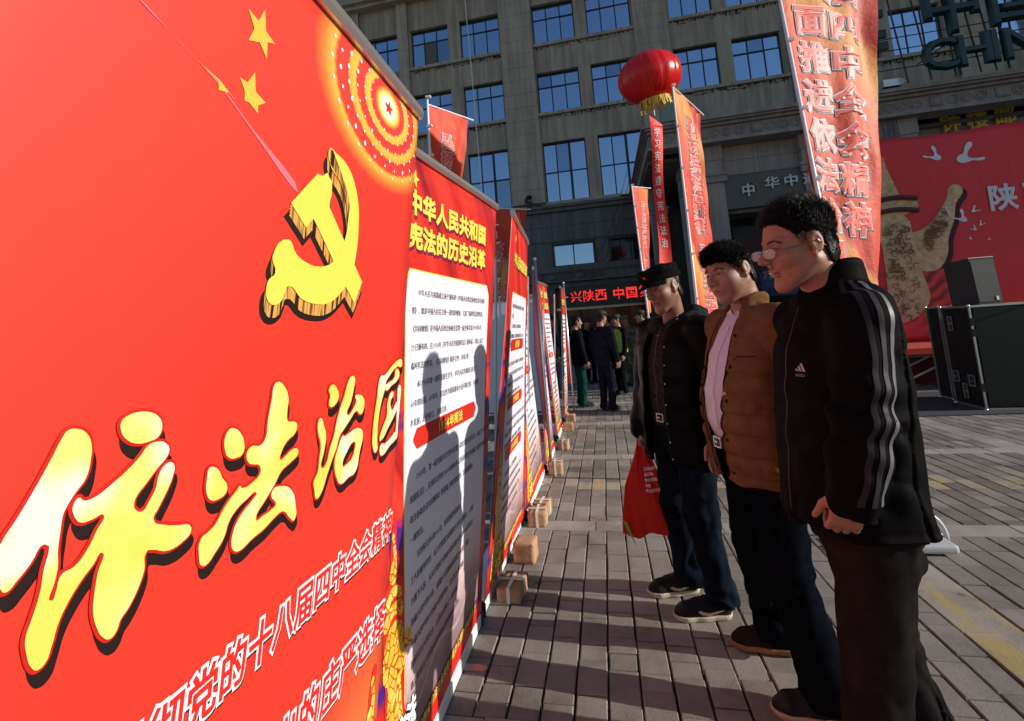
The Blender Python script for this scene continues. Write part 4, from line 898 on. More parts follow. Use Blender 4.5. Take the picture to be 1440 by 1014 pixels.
reg_banner('b3', (-.724, 2.53, 0), (-.70, 3.70, 0), (-.431, 2.606, 2.06), (-.5, 3.573, 2.06), 1.17, 'third roll up banner from the camera, several red heading bars, one line title',
           [('中华人民共和国宪法修订', .262, 1.80, .078, .085)], ['历史沿革', '1975年宪法', '1978年宪法'], GB, 2.53, 3.70, lead=1)
reg_banner('b4', (-.70, 3.78, 0), (-.69, 4.95, 0), (-.62, 3.82, 2.06), (-.79, 4.95, 2.06), 1.17, 'fourth roll up banner leaning back, a round head shadow on its pink lower part',
           [('中华人民共和国宪法', .262, 1.80, .09, .09)], ['1982年宪法', '宪法修正案', '基本原则'], GB, 3.78, 4.95)
reg_banner('b5', (-.69, 5.02, 0), (-.68, 5.88, 0), (-.66, 5.04, 2.06), (-.75, 5.85, 2.06), 1.17, 'fifth roll up banner, narrow strip of pale text with a red bar at its middle',
           [('公民的基本权利', .262, 1.80, .1, .09)], ['1988年修正', '基本权利', '基本义务'], GB, 5.02, 5.88)
reg_banner('b6', (-.70, 6.42, 0), (-.70, 7.22, 0), (-.81, 6.45, 2.06), (-.77, 7.18, 2.06), 1.17, 'sixth roll up banner whose red head with white and yellow title shows above the others',
           [('依法治国', .30, 1.86, .18, .10), ('宪法知识', .30, 1.70, .18, .10)], ['国家机构', '监督实施', '总纲'], GB, 6.40, 7.22)
reg_banner('b7', (-.70, 7.60, 0), (-.705, 8.40, 0), (-.60, 7.6, 2.06), (-.604, 8.4, 2.06), 1.17, 'seventh and farthest roll up banner, a thin red edged sliver before the green trousers',
           [('宪法宣传日', .30, 1.80, .15, .10)], ['宪法日', '学习宪法', '遵守宪法'], GB, 7.6, 8.4)
# white-backed display seen through the gap, orange hanging flag above it
r = empty('display_panel', (-1.6, 8.2, 0)); prop(r, 'pale lavender back of a wide display panel standing behind the gap between banners', 'display panel')
lav = varied('white_panel_back', (.74, .73, .86), (.80, .79, .90), 3, .6)
link('panel', MB().box((-1.2, -.01, .10), (.62, .02, 2.0)).mesh('panel'), r, lav); link('top_rail', MB().box((-1.2, -.03, 2.0), (.62, .03, 2.03)).mesh('tr'), r, M['alu'])
for x in (-.7, .2): link('foot', MB().box((x, -.25, 0), (x+.08, .25, .05)).box((x, -.05, .05), (x+.07, .05, .10)).mesh('foot'), r, M['black'])
M['pole'] = plain('white_pole', (.78, .78, .80), .3)
# ---- bricks wrapped in paper holding the feet down
kraft = varied('kraft_paper', (.38, .22, .11), (.46, .29, .16), 12, .75, bump=.6, dist=.01, stretch=(1, 1, 3)); M['tape'] = plain('white_strap', (.78, .78, .75), .4)
gb = 'paper wrapped bricks at the banner feet'
def brick(x0, x1, y, d, h, rz, label, strap=True, tint=kraft):
    W = x1-x0; r = empty('wrapped_brick', ((x0+x1)/2, y+d/2, 0.0), rz); prop(r, label, 'brick', gb)
    bm = bmesh.new(); bmesh.ops.create_cube(bm, size=1)
    bmesh.ops.subdivide_edges(bm, edges=bm.edges[:], cuts=5, use_grid_fill=True)
    for v in bm.verts:
        p = v.co; v.co = Vector((p.x*W, p.y*d, (p.z+.5)*h))
        e = sum(abs(abs(q)-.5) < .01 for q in p)
        if e >= 2: v.co -= Vector((math.copysign(.006, p.x) if abs(abs(p.x)-.5) < .01 else 0, math.copysign(.006, p.y) if abs(abs(p.y)-.5) < .01 else 0, (.006 if p.z > .49 else -.002 if p.z < -.49 else 0)))
        v.co += Vector([rnd.uniform(-.0022, .0022) for _ in range(3)])
    me = bpy.data.meshes.new('paper_wrap'); bm.to_mesh(me); bm.free(); me.shade_smooth()
    o = link('paper_wrap', me, r, tint)
    if strap:
        e = .0035
        for k in (0, 1):
            mb = MB(); a, b = (W/2+e, d/2+e)
            if k == 0: mb.box((-.009, -b, -.0), (.009, -b+.004, h+e)).box((-.009, b-.004, 0), (.009, b, h+e)).box((-.009, -b, h+e), (.009, b, h+e+.003))
            else: mb.box((-a, -.009, 0), (-a+.004, .009, h+e)).box((a-.004, -.009, 0), (a, .009, h+e)).box((-a, -.009, h+e+.0005), (a, .009, h+e+.0045))
            link('strap', mb.mesh('strap'), r, M['tape'])
    return r
brick(-.672, -.545, 2.66, .20, .072, R(-4), 'kraft wrapped brick with a white strap cross, nearest to the camera')
brick(-.664, -.535, 3.10, .13, .118, R(-3), 'plain tan block without straps, second from the camera', False, varied('tan_block', (.42, .23, .12), (.52, .32, .18), 9, .7, bump=.4))
brick(-.664, -.535, 3.66, .17, .10, R(2), 'third wrapped brick, white strap, beside the third banner end')
b_ = brick(-.65, -.53, 3.86, .14, .10, R(-6), 'fourth wrapped brick half hidden right behind the third')
brick(-.66, -.52, 4.93, .15, .115, R(3), 'upright wrapped brick with strap near the yellow painted pavers')
brick(-.657, -.53, 5.93, .16, .10, R(-3), 'wrapped brick with strap just before the second pale paving strip')
brick(-.67, -.54, 7.0, .12, .11, R(2), 'bare tan brick second from the far end of the row', False)
brick(-.69, -.55, 7.66, .14, .11, R(-2), 'bare tan brick at the far end of the banner row', False)
# pale plastic stool lying behind the man with glasses
r = empty('plastic_stool', (1.70, 3.42, 0)); prop(r, 'pale grey plastic stool tipped on its side behind the black jacket hem', 'stool')
pm_ = plain('white_plastic', (.55, .57, .58), .4)
o = link('seat', MB().box((-.38, -.10, .012), (.11, .12, .062)).mesh('seat'), r, pm_); bevel(o, .018, 3)
mb = MB(); arc = [(.06+.14*math.sin(t), .10, .02+.19*math.cos(t)) for t in [i*math.pi/2/8 for i in range(9)]]; mb.tube([(a_*.8, b_, c_*.8) for a_, b_, c_ in arc], .012, 6); mb.tube([(a_*.7+.005, b_+.05, c_*.65) for a_, b_, c_ in arc], .009, 6)
link('leg_hoop', mb.mesh('leg_hoop', True), r, pm_); link('leg', MB().tube([(.0, .12, .20), (.14, .12, .03)], .013, 6).mesh('leg'), r, pm_)
# ================================================================ FLAGS
def flagmat(name, w=.7, k=1.0):
    m = Mat(name, (.7, .1, .03), .6); uv = m.n('UVMap').outputs[0]; s = m.n('SeparateXYZ'); m.l(uv, s.inputs[0])
    d = m.math('ADD', m.math('MULTIPLY', s.outputs[0], 1.3), m.math('MULTIPLY', s.outputs[1], k))
    d = m.math('ADD', d, m.math('MULTIPLY', m.noise(1.3, 2, vec=uv), .6))
    c = m.ramp(m.math('FRACT', m.math('MULTIPLY', d, .42)), [(0, (.74, .045, .018)), (.25, (.82, .12, .03)), (.45, (.86, .36, .06)), (.55, (.86, .30, .05)), (.60, (.62, .025, .014)), (.82, (.78, .08, .025)), (1, (.74, .045, .018))])
    m.col(c)
    tr = m.n('BsdfTranslucent'); m.l(c, tr.inputs[0]); mx = m.n('MixShader'); mx.inputs[0].default_value = .22
    out = m.t.nodes['Material Output']; m.l(m.b.outputs[0], mx.inputs[1]); m.l(tr.outputs[0], mx.inputs[2]); m.l(mx.outputs[0], out.inputs[0])
    m.bump(m.noise(5, 5, .65, vec=uv, stretch=(1, .8, 1)), .6, .03); return m.m
M['flag'] = flagmat('orange_flag_print')
tm = plain('letter_white', (.70, .68, .72), .6); tk = plain('letter_shadow', (.03, .03, .05), .5); tr_ = plain('letter_red', (.74, .07, .035), .5)
def flag(label, BL, BR, TL, TR_, W, H, poles, cols, amp=.02, fold=9.0, grp='feather flags on white poles', rod=True, fr=1.0):
    o0 = Vector(poles[0]); r = empty('flag', o0); prop(r, label, 'flag', grp)
    BL, BR, TL, TR_ = map(Vector, (BL, BR, TL, TR_)); n = (BR-BL).cross(TL-BL).normalized()
    if n.y > 0: n = -n; sg_ = -1
    def fn(u, v, w=0):
        s, t = u/W, v/H; p = BL*((1-s)*(1-t))+BR*(s*(1-t))+TL*((1-s)*t)+TR_*(s*t)
        a = amp*s**.6*(math.sin(fold*s+2.5*t+1)+.6*math.sin(fold*1.9*s-5*t)+.5*math.sin(3*t*H+s*4))
        a += amp*.35*s*math.sin(23*s+14*t)+amp*.22*math.sin(31*t+9*s)
        return p+n*(a+w)-o0
    sheet('cloth', fn, W, H, 34, 70, M['flag'], r, None, 0)
    for (txt, u0, v0, pv_, h_, wd) in cols:
        for nm, bo, w_, mt_, dd in (('letter_shadow', .085, .002, tk, .012), ('letter_outline', .070, .006, tm, 0), ('lettering', .040, .010, tr_, 0)):
            for side_ in ((1,) if nm == 'letter_shadow' else (1,)):
                mb = MB()
                for i, ch in enumerate(txt):
                    if ch != ' ': glyphs(mb, ch, fn, u0+dd, v0-pv_*i-dd*.7, 0, h_, wd, bo, w_*side_, .001)
                link(nm, mb.mesh(nm), r, mt_)
    P = [Vector(p)-o0 for p in poles]
    link('pole', MB().tube(P, [.022, .020, .012][:len(P)] if len(P) == 3 else .02, 10).mesh('pole', True), r, M['pole'])
    if rod: link('top_rod', MB().tube([Vector(TL)-o0, Vector(TR_)-o0+(Vector(TR_)-Vector(TL))*.12], .010, 6).mesh('top_rod'), r, M['pole'])
    for k in range(6):
        t = k/5; c = P[1].lerp(P[-1], t) if len(P) > 2 else P[0].lerp(P[-1], t)
        link('clip', MB().box((c.x-.012, c.y-.03, c.z-.012), (c.x+.045, c.y+.005, c.z+.012)).mesh('clip'), r, M['pole'])
    return r
flag('big orange flag with two columns of outlined characters directly behind the man with glasses', (1.86, 4.6, 1.42), (2.47, 5.05, 1.36), (1.83, 4.6, 4.95), (2.90, 5.05, 4.95), .80, 3.55,
     [(1.99, 4.62, 0), (1.92, 4.61, 1.9), (1.78, 4.6, 5.1)],
     [('届四中全会精神', .345, 2.83, .362, .30, .30), ('全面推进依法治国', .075, 2.86, .362, .29, .25)], amp=.022, rod=False)
flag('tall orange flag below the lantern balloon with red lettering, standing behind the bareheaded man', (1.235, 7, 1.50), (1.64, 7.6, 1.45), (1.26, 7, 4.70), (1.72, 7.6, 4.51), .62, 3.1,
     [(1.25, 7, 0), (1.25, 7, 1.7), (1.26, 7, 4.72)], [('弘扬宪法精神', .22, 2.58, .29, .26, .26), ('建设法治', .27, .75, .26, .24, .24)], amp=.03)
flag('small narrow orange flag seen almost edge on behind the peaked cap', (.84, 10, 1.70), (.95, 10.4, 1.60), (.81, 10, 4.17), (1.18, 10.4, 4.20), .5, 2.5,
     [(.90, 10, 0), (.86, 10, 2), (.81, 10, 4.2)], [('弘扬法治精神建设', .20, 2.0, .23, .21, .2)], amp=.02)
flag('orange flag on a white pole rising above the second banner', (-1.72, 5, 2.5), (-1.62, 5.5, 2.5), (-1.70, 5, 4.02), (-1.36, 5.5, 4.01), .46, 1.6,
     [(-1.74, 5, 0), (-1.72, 5, 2.4), (-1.70, 5, 4.10)], [('弘扬法治', .15, 1.12, .22, .20, .15)], amp=.015)
flag('orange red flag hanging from a thin rod between the second and third banners', (-1.86, 7.8, 1.93), (-1.36, 7.8, 1.93), (-1.57, 7.8, 3.48), (-1.05, 7.8, 3.40), .55, 1.55,
     [(-1.62, 7.82, 0), (-1.62, 7.82, 2), (-1.57, 7.82, 3.5)], [('认真学习贯彻四中全', .32, 1.33, .165, .15, .15), ('大力加强法治', .08, .86, .165, .15, .15)], amp=.012)
# two furled flags seen edge-on beside the far banners
for i, (x, y, h, l_) in enumerate(((-.63, 5.0, 2.14, 'pinkish furled flag on a pole behind the fourth banner'), (-.60, 8.35, 2.18, 'thin dark pole with a furled red flag at the last banner'))):
    r = empty('furled_flag', (x, y, 0)); prop(r, l_, 'flag')
    link('pole', MB().tube([(0, 0, 0), (0, 0, h)], .014, 8).ball((0, 0, h+.01), .022, 8).mesh('pole', True), r, M['alu'])
    link('cloth', MB().tube([(-.03, .03, .5), (-.045, .03, 1.2), (-.03, .03, h-.1)], [.02, .045, .015], 7).mesh('cloth', True), r, varied('backlit_pink_cloth' if i == 0 else 'red_cloth', (.42, .14, .18), (.50, .20, .24), 5, .7) if i == 0 else M['prr'])  # pink of the first flag puts light through the cloth into its colour
# ---- lantern balloon
bal_ = empty('lantern_balloon', (1.458, 10.6, 6.68)); bal_.scale = (.88, .88, .88); prop(bal_, 'big red lantern balloon with a yellow fringe floating above the flags', 'balloon')
bal_.rotation_euler = (R(8), R(-10), .3)
lm = Mat('red_vinyl', (.78, .016, .014), .28, spec=.6); lt = lm.n('BsdfTranslucent'); lt.inputs[0].default_value = (.7, .02, .02, 1); mx = lm.n('MixShader'); mx.inputs[0].default_value = .3
lm.l(lm.b.outputs[0], mx.inputs[1]); lm.l(lt.outputs[0], mx.inputs[2]); lm.l(mx.outputs[0], lm.t.nodes['Material Output'].inputs[0]); lm.bump(lm.noise(3, 4, stretch=(1, 1, .3)), .35, .04)
mb = MB(); nG = 12; vs = []; fs = []; NU, NV = 96, 28
for j in range(NV+1):
    t = math.pi*(.02+.90*j/NV)
    for i in range(NU):
        a = 2*math.pi*i/NU; g = 1-.035*(1-abs(math.sin(a*nG/2)))**3*math.sin(t)
        g *= 1+.008*math.sin(a*nG*2+j)*(1 if t > 2 else .3)
        vs.append((.76*math.sin(t)**.9*g*math.cos(a), .76*math.sin(t)**.9*g*math.sin(a), .60*math.cos(t)))
for j in range(NV):
    for i in range(NU): fs.append((j*NU+i, (j+1)*NU+i, (j+1)*NU+(i+1) % NU, j*NU+(i+1) % NU))
mb.add(vs, fs); link('balloon_skin', mb.mesh('skin', True), bal_, lm.m)
for k in range(nG):
    a = 2*math.pi*k/nG
    link('seam', MB().tube([(.755*math.sin(t)**.9*.975*math.cos(a), .755*math.sin(t)**.9*.975*math.sin(a), .60*math.cos(t)) for t in [math.pi*(.03+.88*j/16) for j in range(17)]], .007, 4).mesh('seam'), bal_, plain('seam_red', (.42, .01, .01), .5))
mb = MB()
for k in range(90):
    a = 2*math.pi*k/90+rnd.uniform(-.03, .03); rr_ = .36; L = rnd.uniform(.12, .30); w_ = rnd.uniform(.008, .018); dx = rnd.uniform(-.03, .03)
    c, s = math.cos(a), math.sin(a); z0 = -.50
    mb.add([(rr_*c-w_*s, rr_*s+w_*c, z0), (rr_*c+w_*s, rr_*s-w_*c, z0), ((rr_+.04)*c+w_*s+dx, (rr_+.04)*s-w_*c, z0-L), ((rr_+.04)*c-w_*s+dx, (rr_+.04)*s+w_*c, z0-L*.96)], [(0, 1, 2, 3)])
o = link('fringe', mb.mesh('fringe'), bal_, plain('yellow_fringe', (.75, .52, .08), .7)); o['kind'] = 'stuff'
link('collar_band', MB().lathe([(.34, -.56), (.36, -.50), (.37, -.44)], 40).mesh('cb', True), bal_, plain('yellow_band', (.72, .42, .06), .6))
r = empty('streamer', (1.50, 10.6, 5.82)); r.scale = (.88, .88, .88); prop(r, 'long narrow red streamer with white characters hanging below the lantern balloon', 'streamer')
def fst(u, v, w=0): 
    t = v/3.9; return (-.10+(u-.16)*(1-.25*math.sin(t*3))*1.0-.12*(1-t)+.03*math.sin(v*2.2)+.07, .08*math.sin(v*1.3+u*5)+(u*.25)-w, -3.9+v-(.22*u/.32 if v > 3.7 else 0))
mm = Mat('streamer_red', (.72, .025, .018), .6); mm.bump(mm.noise(4, 4), .5, .03)
sheet('cloth', fst, .32, 3.9, 8, 60, mm.m, r)
mb = MB()
for i, ch in enumerate('学习宪法遵守宪法法治'): glyphs(mb, ch, fst, .07, 3.35-i*.30, 0, .24, .18, .01, .012, .002)
link('lettering', mb.mesh('l'), r, tm)
link('tether', MB().tube([(-.02, 0, 0), (-.02, 0, .38)], .008, 5).mesh('t'), r, M['alu'])
r = empty('rope', (-3.3, 15, 0)); prop(r, 'thin white rope hanging down in front of the left windows', 'rope')
link('strand', MB().tube([(-.35, 0, 16), (-.2, 0, 10), (-.12, 0, 5.0), (-.1, 0, .02)], .012, 5).mesh('s'), r, M['pole'])
# ================================================================ PEOPLE
_LAT = np.random.RandomState(5).rand(32, 32, 32).astype(np.float32)*2-1
def vnoise(P, s=(1, 1, 1), seed=0):
    Q = P*np.array(s, np.float32)+seed*7.31; I = np.floor(Q).astype(np.int32); F = (Q-I).astype(np.float32); F = F*F*(3-2*F); I &= 31; J = (I+1) & 31
    x0, y0, z0 = I.T; x1, y1, z1 = J.T; fx, fy, fz = F.T
    c = lambda a, b, d: _LAT[a, b, d]
    return ((c(x0, y0, z0)*(1-fx)+c(x1, y0, z0)*fx)*(1-fy)+(c(x0, y1, z0)*(1-fx)+c(x1, y1, z0)*fx)*fy)*(1-fz)+((c(x0, y0, z1)*(1-fx)+c(x1, y0, z1)*fx)*(1-fy)+(c(x0, y1, z1)*(1-fx)+c(x1, y1, z1)*fx)*fy)*fz
class Field:
    def __init__(s, lo, hi, h):
        s.lo = np.array(lo, np.float32); s.h = h; s.n = np.ceil((np.array(hi)-lo)/h).astype(int)+1
        s.d = np.full(s.n, .2, np.float32); s.ax = [s.lo[i]+h*np.arange(s.n[i], dtype=np.float32) for i in range(3)]
    def sl(s, lo, hi):
        a = np.clip(np.floor((np.array(lo)-s.lo)/s.h).astype(int), 0, s.n); b = np.clip(np.ceil((np.array(hi)-s.lo)/s.h).astype(int)+1, 0, s.n)
        sl = tuple(slice(p, q) for p, q in zip(a, b)); return sl, s.ax[0][sl[0]][:, None, None], s.ax[1][sl[1]][None, :, None], s.ax[2][sl[2]][None, None, :]
    def _c(s, sl, q, k, sub=False):
        d = s.d[sl]
        if d.size == 0: return
        if sub:
            q = -q
            if k: h = np.maximum(k-np.abs(d-q), 0)/k; s.d[sl] = np.maximum(d, q)+h*h*k*.25
            else: s.d[sl] = np.maximum(d, q)
        else:
            if k: h = np.maximum(k-np.abs(d-q), 0)/k; s.d[sl] = np.minimum(d, q)-h*h*k*.25
            else: s.d[sl] = np.minimum(d, q)
    def cone(s, a, b, ra, rb=None, k=.01, sub=False, sq=(1, 1, 1)):
        rb = ra if rb is None else rb; a = np.array(a, np.float32); b = np.array(b, np.float32); m = max(ra, rb)+.03+k
        sl, X, Y, Z = s.sl(np.minimum(a, b)-m, np.maximum(a, b)+m); ab = b-a; L = max(float(ab@ab), 1e-9)
        t = np.clip(((X-a[0])*ab[0]+(Y-a[1])*ab[1]+(Z-a[2])*ab[2])/L, 0, 1)
        q = np.sqrt(((X-a[0]-t*ab[0])*sq[0])**2+((Y-a[1]-t*ab[1])*sq[1])**2+((Z-a[2]-t*ab[2])*sq[2])**2)-(ra+(rb-ra)*t)
        s._c(sl, q, k, sub); return s
    def chain(s, pts, rs, k=.015):
        for i in range(len(pts)-1): s.cone(pts[i], pts[i+1], rs[i], rs[i+1], k)
        return s
    def ell(s, c, r, k=.01, sub=False, M3=None):
        c = np.array(c, np.float32); r = np.array(r, np.float32); m = float(r.max())+.03+k
        sl, X, Y, Z = s.sl(c-m, c+m); x, y, z = X-c[0], Y-c[1], Z-c[2]
        if M3 is not None: x, y, z = [M3[0][i]*x+M3[1][i]*y+M3[2][i]*z for i in range(3)]
        q = np.sqrt((x/r[0])**2+(y/r[1])**2+(z/r[2])**2); g = np.sqrt((x/r[0]**2)**2+(y/r[1]**2)**2+(z/r[2]**2)**2)+1e-6
        s._c(sl, q*(q-1)/g, k, sub); return s
    def loft(s, S, p=2.4, k=.02, sub=False, capr=.02):
        S = sorted(S); z = [q[0] for q in S]; A = np.array(S, np.float32)
        m = A[:, 3:].max()+.05; lo = (A[:, 1].min()-m, A[:, 2].min()-m, z[0]-.04); hi = (A[:, 1].max()+m, A[:, 2].max()+m, z[-1]+.04)
        sl, X, Y, Z = s.sl(lo, hi); zz = Z[0, 0]; cf, cl, rf, rl = [np.interp(zz, z, A[:, i])[None, None, :].astype(np.float32) for i in (1, 2, 3, 4)]
        q = ((np.abs((X-cf)/rf))**p+(np.abs((Y-cl)/rl))**p)**(1/p); d = (q-1)*np.minimum(rf, rl)
        e = np.maximum(Z-z[-1], z[0]-Z); h = np.maximum(capr-np.abs(d-e), 0)/capr; d = np.maximum(d, e)+h*h*capr*.25
        s._c(sl, d.astype(np.float32), k, sub); return s
    def disp(s, fn, band=.03):
        m = np.abs(s.d) < band; I = np.argwhere(m); P = (I*s.h+s.lo).astype(np.float32); s.d[m] += fn(P).astype(np.float32); return s
    def cut(s, fn):
        m = s.d < .03; I = np.argwhere(m); P = (I*s.h+s.lo).astype(np.float32); s.d[m] = np.maximum(s.d[m], fn(P)); return s
    def mesh(s, name, adapt=0.0):
        bgv = 3*s.h; g = openvdb.FloatGrid(bgv); d = np.clip(s.d, -bgv, bgv)
        g.copyFromArray(d, tolerance=0.0); g.transform = openvdb.createLinearTransform(voxelSize=s.h)
        p, t, q = g.convertToPolygons(isovalue=0.0, adaptivity=adapt); p = p+s.lo
        F = [tuple(map(int, f)) for f in q]+[tuple(map(int, f)) for f in t]
        me = bpy.data.meshes.new(name); me.from_pydata(p.tolist(), [], F); me.update()
        # keep the largest island only, orient outwards
        if len(q): 
            a, b, c = p[q[:, 0]], p[q[:, 1]], p[q[:, 2]]; vol = float((np.cross(a, b)*c).sum())
            if vol < 0: me.flip_normals()
        me.shade_smooth(); return me
def keep_main(me, frac=.02):
    bm = bmesh.new(); bm.from_mesh(me); seen = set(); isl = []
    bm.verts.ensure_lookup_table()
    for v in bm.verts:
        if v.index in seen: continue
        st_ = [v]; seen.add(v.index); g = []
        while st_:
            q = st_.pop(); g.append(q)
            for e in q.link_edges:
                o = e.other_vert(q)
                if o.index not in seen: seen.add(o.index); st_.append(o)
        isl.append(g)
    isl.sort(key=len, reverse=True); kill = [v for g in isl[1:] if len(g) < max(40, frac*len(isl[0])) for v in g]
    if kill: bmesh.ops.delete(bm, geom=kill, context='VERTS')
    bm.to_mesh(me); bm.free(); me.shade_smooth(); return me
def smooth_it(me, n=2, f=.5):
    bm = bmesh.new(); bm.from_mesh(me)
    for _ in range(n): bmesh.ops.smooth_vert(bm, verts=bm.verts, factor=f, use_axis_x=True, use_axis_y=True, use_axis_z=True)
    bm.to_mesh(me); bm.free(); me.shade_smooth(); return me
def skin_mat(name, c):
    m = Mat(name, c, .48); geo = m.n('NewGeometry'); f = m.noise(38, 6, .7); c2 = (c[0]*.85, c[1]*.72, c[2]*.68)
    m.col(m.ramp(f, [(.3, c2), (.65, c)])); m.bump(m.math('ADD', m.noise(260, 4), m.math('MULTIPLY', m.noise(70, 4, .7), .8)), .35, .0025)
    m.b.inputs['Subsurface Weight'].default_value = .12; m.b.inputs['Subsurface Radius'].default_value = (.012, .004, .002); m.b.inputs['Subsurface Scale'].default_value = 1
    return m.m
M['skin'] = skin_mat('skin', (.33, .175, .11)); M['skin_dark'] = skin_mat('skin_tanned', (.25, .13, .08)); M['lip'] = plain('lips', (.25, .095, .075), .5)
M['hair'] = plain('black_hair', (.006, .005, .0045), .45, 0, spec=.25); M['lash'] = plain('dark_lash', (.02, .012, .01), .6)
def fabric(name, c1, c2, rough=.6, sc_=60, bump=.25, sheen=.0, big=.0):
    m = Mat(name, c1, rough); m.col(m.ramp(m.noise(sc_*.4, 5, .7), [(.3, c1), (.7, c2)]))
    h = m.noise(sc_*4, 3, .6); 
    if big: h = m.math('ADD', h, m.math('MULTIPLY', m.noise(sc_*.25, 4, .6), big))
    m.bump(h, bump*.5, .002); m.b.inputs['Specular IOR Level'].default_value = .05 if rough < .45 else .0; return m.m
def frame(fa, pitch=0, roll=0):
    """head frame -> matrix whose columns are forward, left, up in the person's local frame; fa = extra yaw"""
    return np.array(Matrix.Rotation(fa, 3, 'Z') @ Matrix.Rotation(pitch, 3, 'Y') @ Matrix.Rotation(roll, 3, 'X'), np.float32)
def head_sdf(F, O, Rm, s=1.0, thin=1.0):
    p = lambda f, l, u: O+Rm@np.array((f*s, l*s*thin, u*s), np.float32)
    E = lambda c, r, k=.012, sub=False: F.ell(p(*c), [q*s for q in r], k*s, sub, Rm)
    Cn = lambda a, b, ra, rb=None, k=.01, sub=False: F.cone(p(*a), p(*b), ra*s, (rb or ra)*s, k*s, sub)
    E((-.012, 0, .045), (.096, .077, .083)); E((.022, 0, -.02), (.072, .062, .082), .03)
    for q in (-1, 1):
        Cn((-.005, q*.054, -.045), (.060, q*.020, -.098), .021, .019, .03)
        E((.055, q*.040, -.018), (.028, .024, .024), .02)
        Cn((.081, q*.016, .028), (.068, q*.046, .030), .010, .008, .012)
        E((.098, q*.032, .008), (.020, .020, .013), .014, True)
        E((.073, q*.031, .008), (.0145, .0165, .0125), .006)
    Cn((.070, 0, -.100), (.072, 0, -.104), .020, .020, .02)
    Cn((.088, 0, .020), (.113, 0, -.020), .0078, .0118, .010)
    for q in (-1, 1): E((.103, q*.0135, -.025), (.011, .0082, .0088), .006)
    E((.092, 0, -.036), (.012, .010, .008), .01, True)
    Cn((.088, -.017, -.0545), (.088, .017, -.0545), .0050, .0050, .007); Cn((.0935, -.006, -.052), (.0935, .006, -.052), .0052, .0052, .008)
    Cn((.0855, -.014, -.0665), (.0855, .014, -.0665), .0065, .0065, .007)
    Cn((.098, -.020, -.0600), (.098, .020, -.0600), .0042, .0042, .004, True)
    for q in (-1, 1):
        # ear: shell, rim and bowl
        E((-.010, q*.079, .004), (.019, .0075, .031), .006); E((-.006, q*.088, .006), (.011, .006, .018), .006, True); Cn((.004, q*.078, -.024), (.002, q*.077, -.030), .007, .006, .006)
    return p
def hand_sdf(F, w_, d, n, s=1.0, curl=(.35, .5, .4), left=True, spread=1.0, thumb=.5):
    """w_ wrist, d direction of the hand, n palm normal (palm faces n)"""
    d = np.array(d, float); d /= np.linalg.norm(d); n = np.array(n, float); n -= d*(n@d); n /= np.linalg.norm(n); t = np.cross(d, n)
    if left: t = -t
    w_ = np.array(w_, float)
    L = (.078, .086, .080, .062)
    for i in range(4):
        off = (1.5-i)*.0185*spread*s; b = w_+d*.088*s*(1-.03*abs(i-1.2))+t*off; F.cone(w_+t*off*.75+d*.01*s, b, .0145*s, .0115*s, .012*s)
        a = 0; q = b; seg = L[i]*s
        for j, (fr, c) in enumerate(zip((.45, .32, .23), curl)):
            a += c; v = d*math.cos(a)+n*math.sin(a)+t*(1.5-i)*.06*(1 if j == 0 else 0); e = q+v*seg*fr; F.cone(q, e, (.0100-.0008*j)*s, (.0094-.0009*j)*s, .003*s); q = e
    b = w_+d*.022*s+t*.026*s; v = (d*.72+t*.62+n*thumb*.6); v /= np.linalg.norm(v); e = b+v*.040*s; F.cone(b, e, .0145*s, .0115*s, .010*s)
    v = d*.85+t*.15+n*thumb; v /= np.linalg.norm(v); e2 = e+v*.030*s; F.cone(e, e2, .0112*s, .0098*s, .003*s); e3 = e2+(v+n*.25)*.022*s; F.cone(e2, e3, .0098*s, .0085*s, .002*s)
def bvh_of(me):
    return BVHTree.FromPolygons([v.co[:] for v in me.vertices], [tuple(p.vertices) for p in me.polygons])
def drape(bv, pts, direc, off=.0015, back=.25):
    """drop points along direc on the surface, offset slightly outwards"""
    D = Vector(direc).normalized(); out = []; last = None
    for p in pts:
        p = Vector(p); h = bv.ray_cast(p-D*back, D, back*2.2)
        if h[0] is None:
            q = bv.find_nearest(p); 
            if q[0] is None: out.append(p); continue
            h = q
        out.append(h[0]-D*off)
    return out
def ribbon(bv, path, width, direc, wdir=None, off=.0018, nw=3):
    mb = MB(); D = Vector(direc).normalized(); rows_ = []
    P = [Vector(p) for p in path]
    fine = []
    for a, b in zip(P, P[1:]):
        n = max(1, int((b-a).length/.008)); fine += [a.lerp(b, i/n) for i in range(n)]
    fine.append(P[-1])
    for i, p in enumerate(fine):
        t = (fine[min(i+2, len(fine)-1)]-fine[max(i-2, 0)]).normalized(); sd = Vector(wdir) if wdir is not None else t.cross(D).normalized()
        rows_.append(drape(bv, [p+sd*width*(k/(nw-1)-.5) for k in range(nw)], D, off))
    vs = [q for r in rows_ for q in r]; fs = [(i*nw+k, i*nw+k+1, (i+1)*nw+k+1, (i+1)*nw+k) for i in range(len(rows_)-1) for k in range(nw-1)]
    return mb.add(vs, fs)
def patch(bv, polys, origin, ux, uy, direc, off=.002):
    mb = MB(); O = Vector(origin); ux, uy = Vector(ux), Vector(uy)
    for P in polys: mb.add(drape(bv, [O+ux*a+uy*b for a, b in P], direc, off), [tuple(range(len(P)))])
    return mb
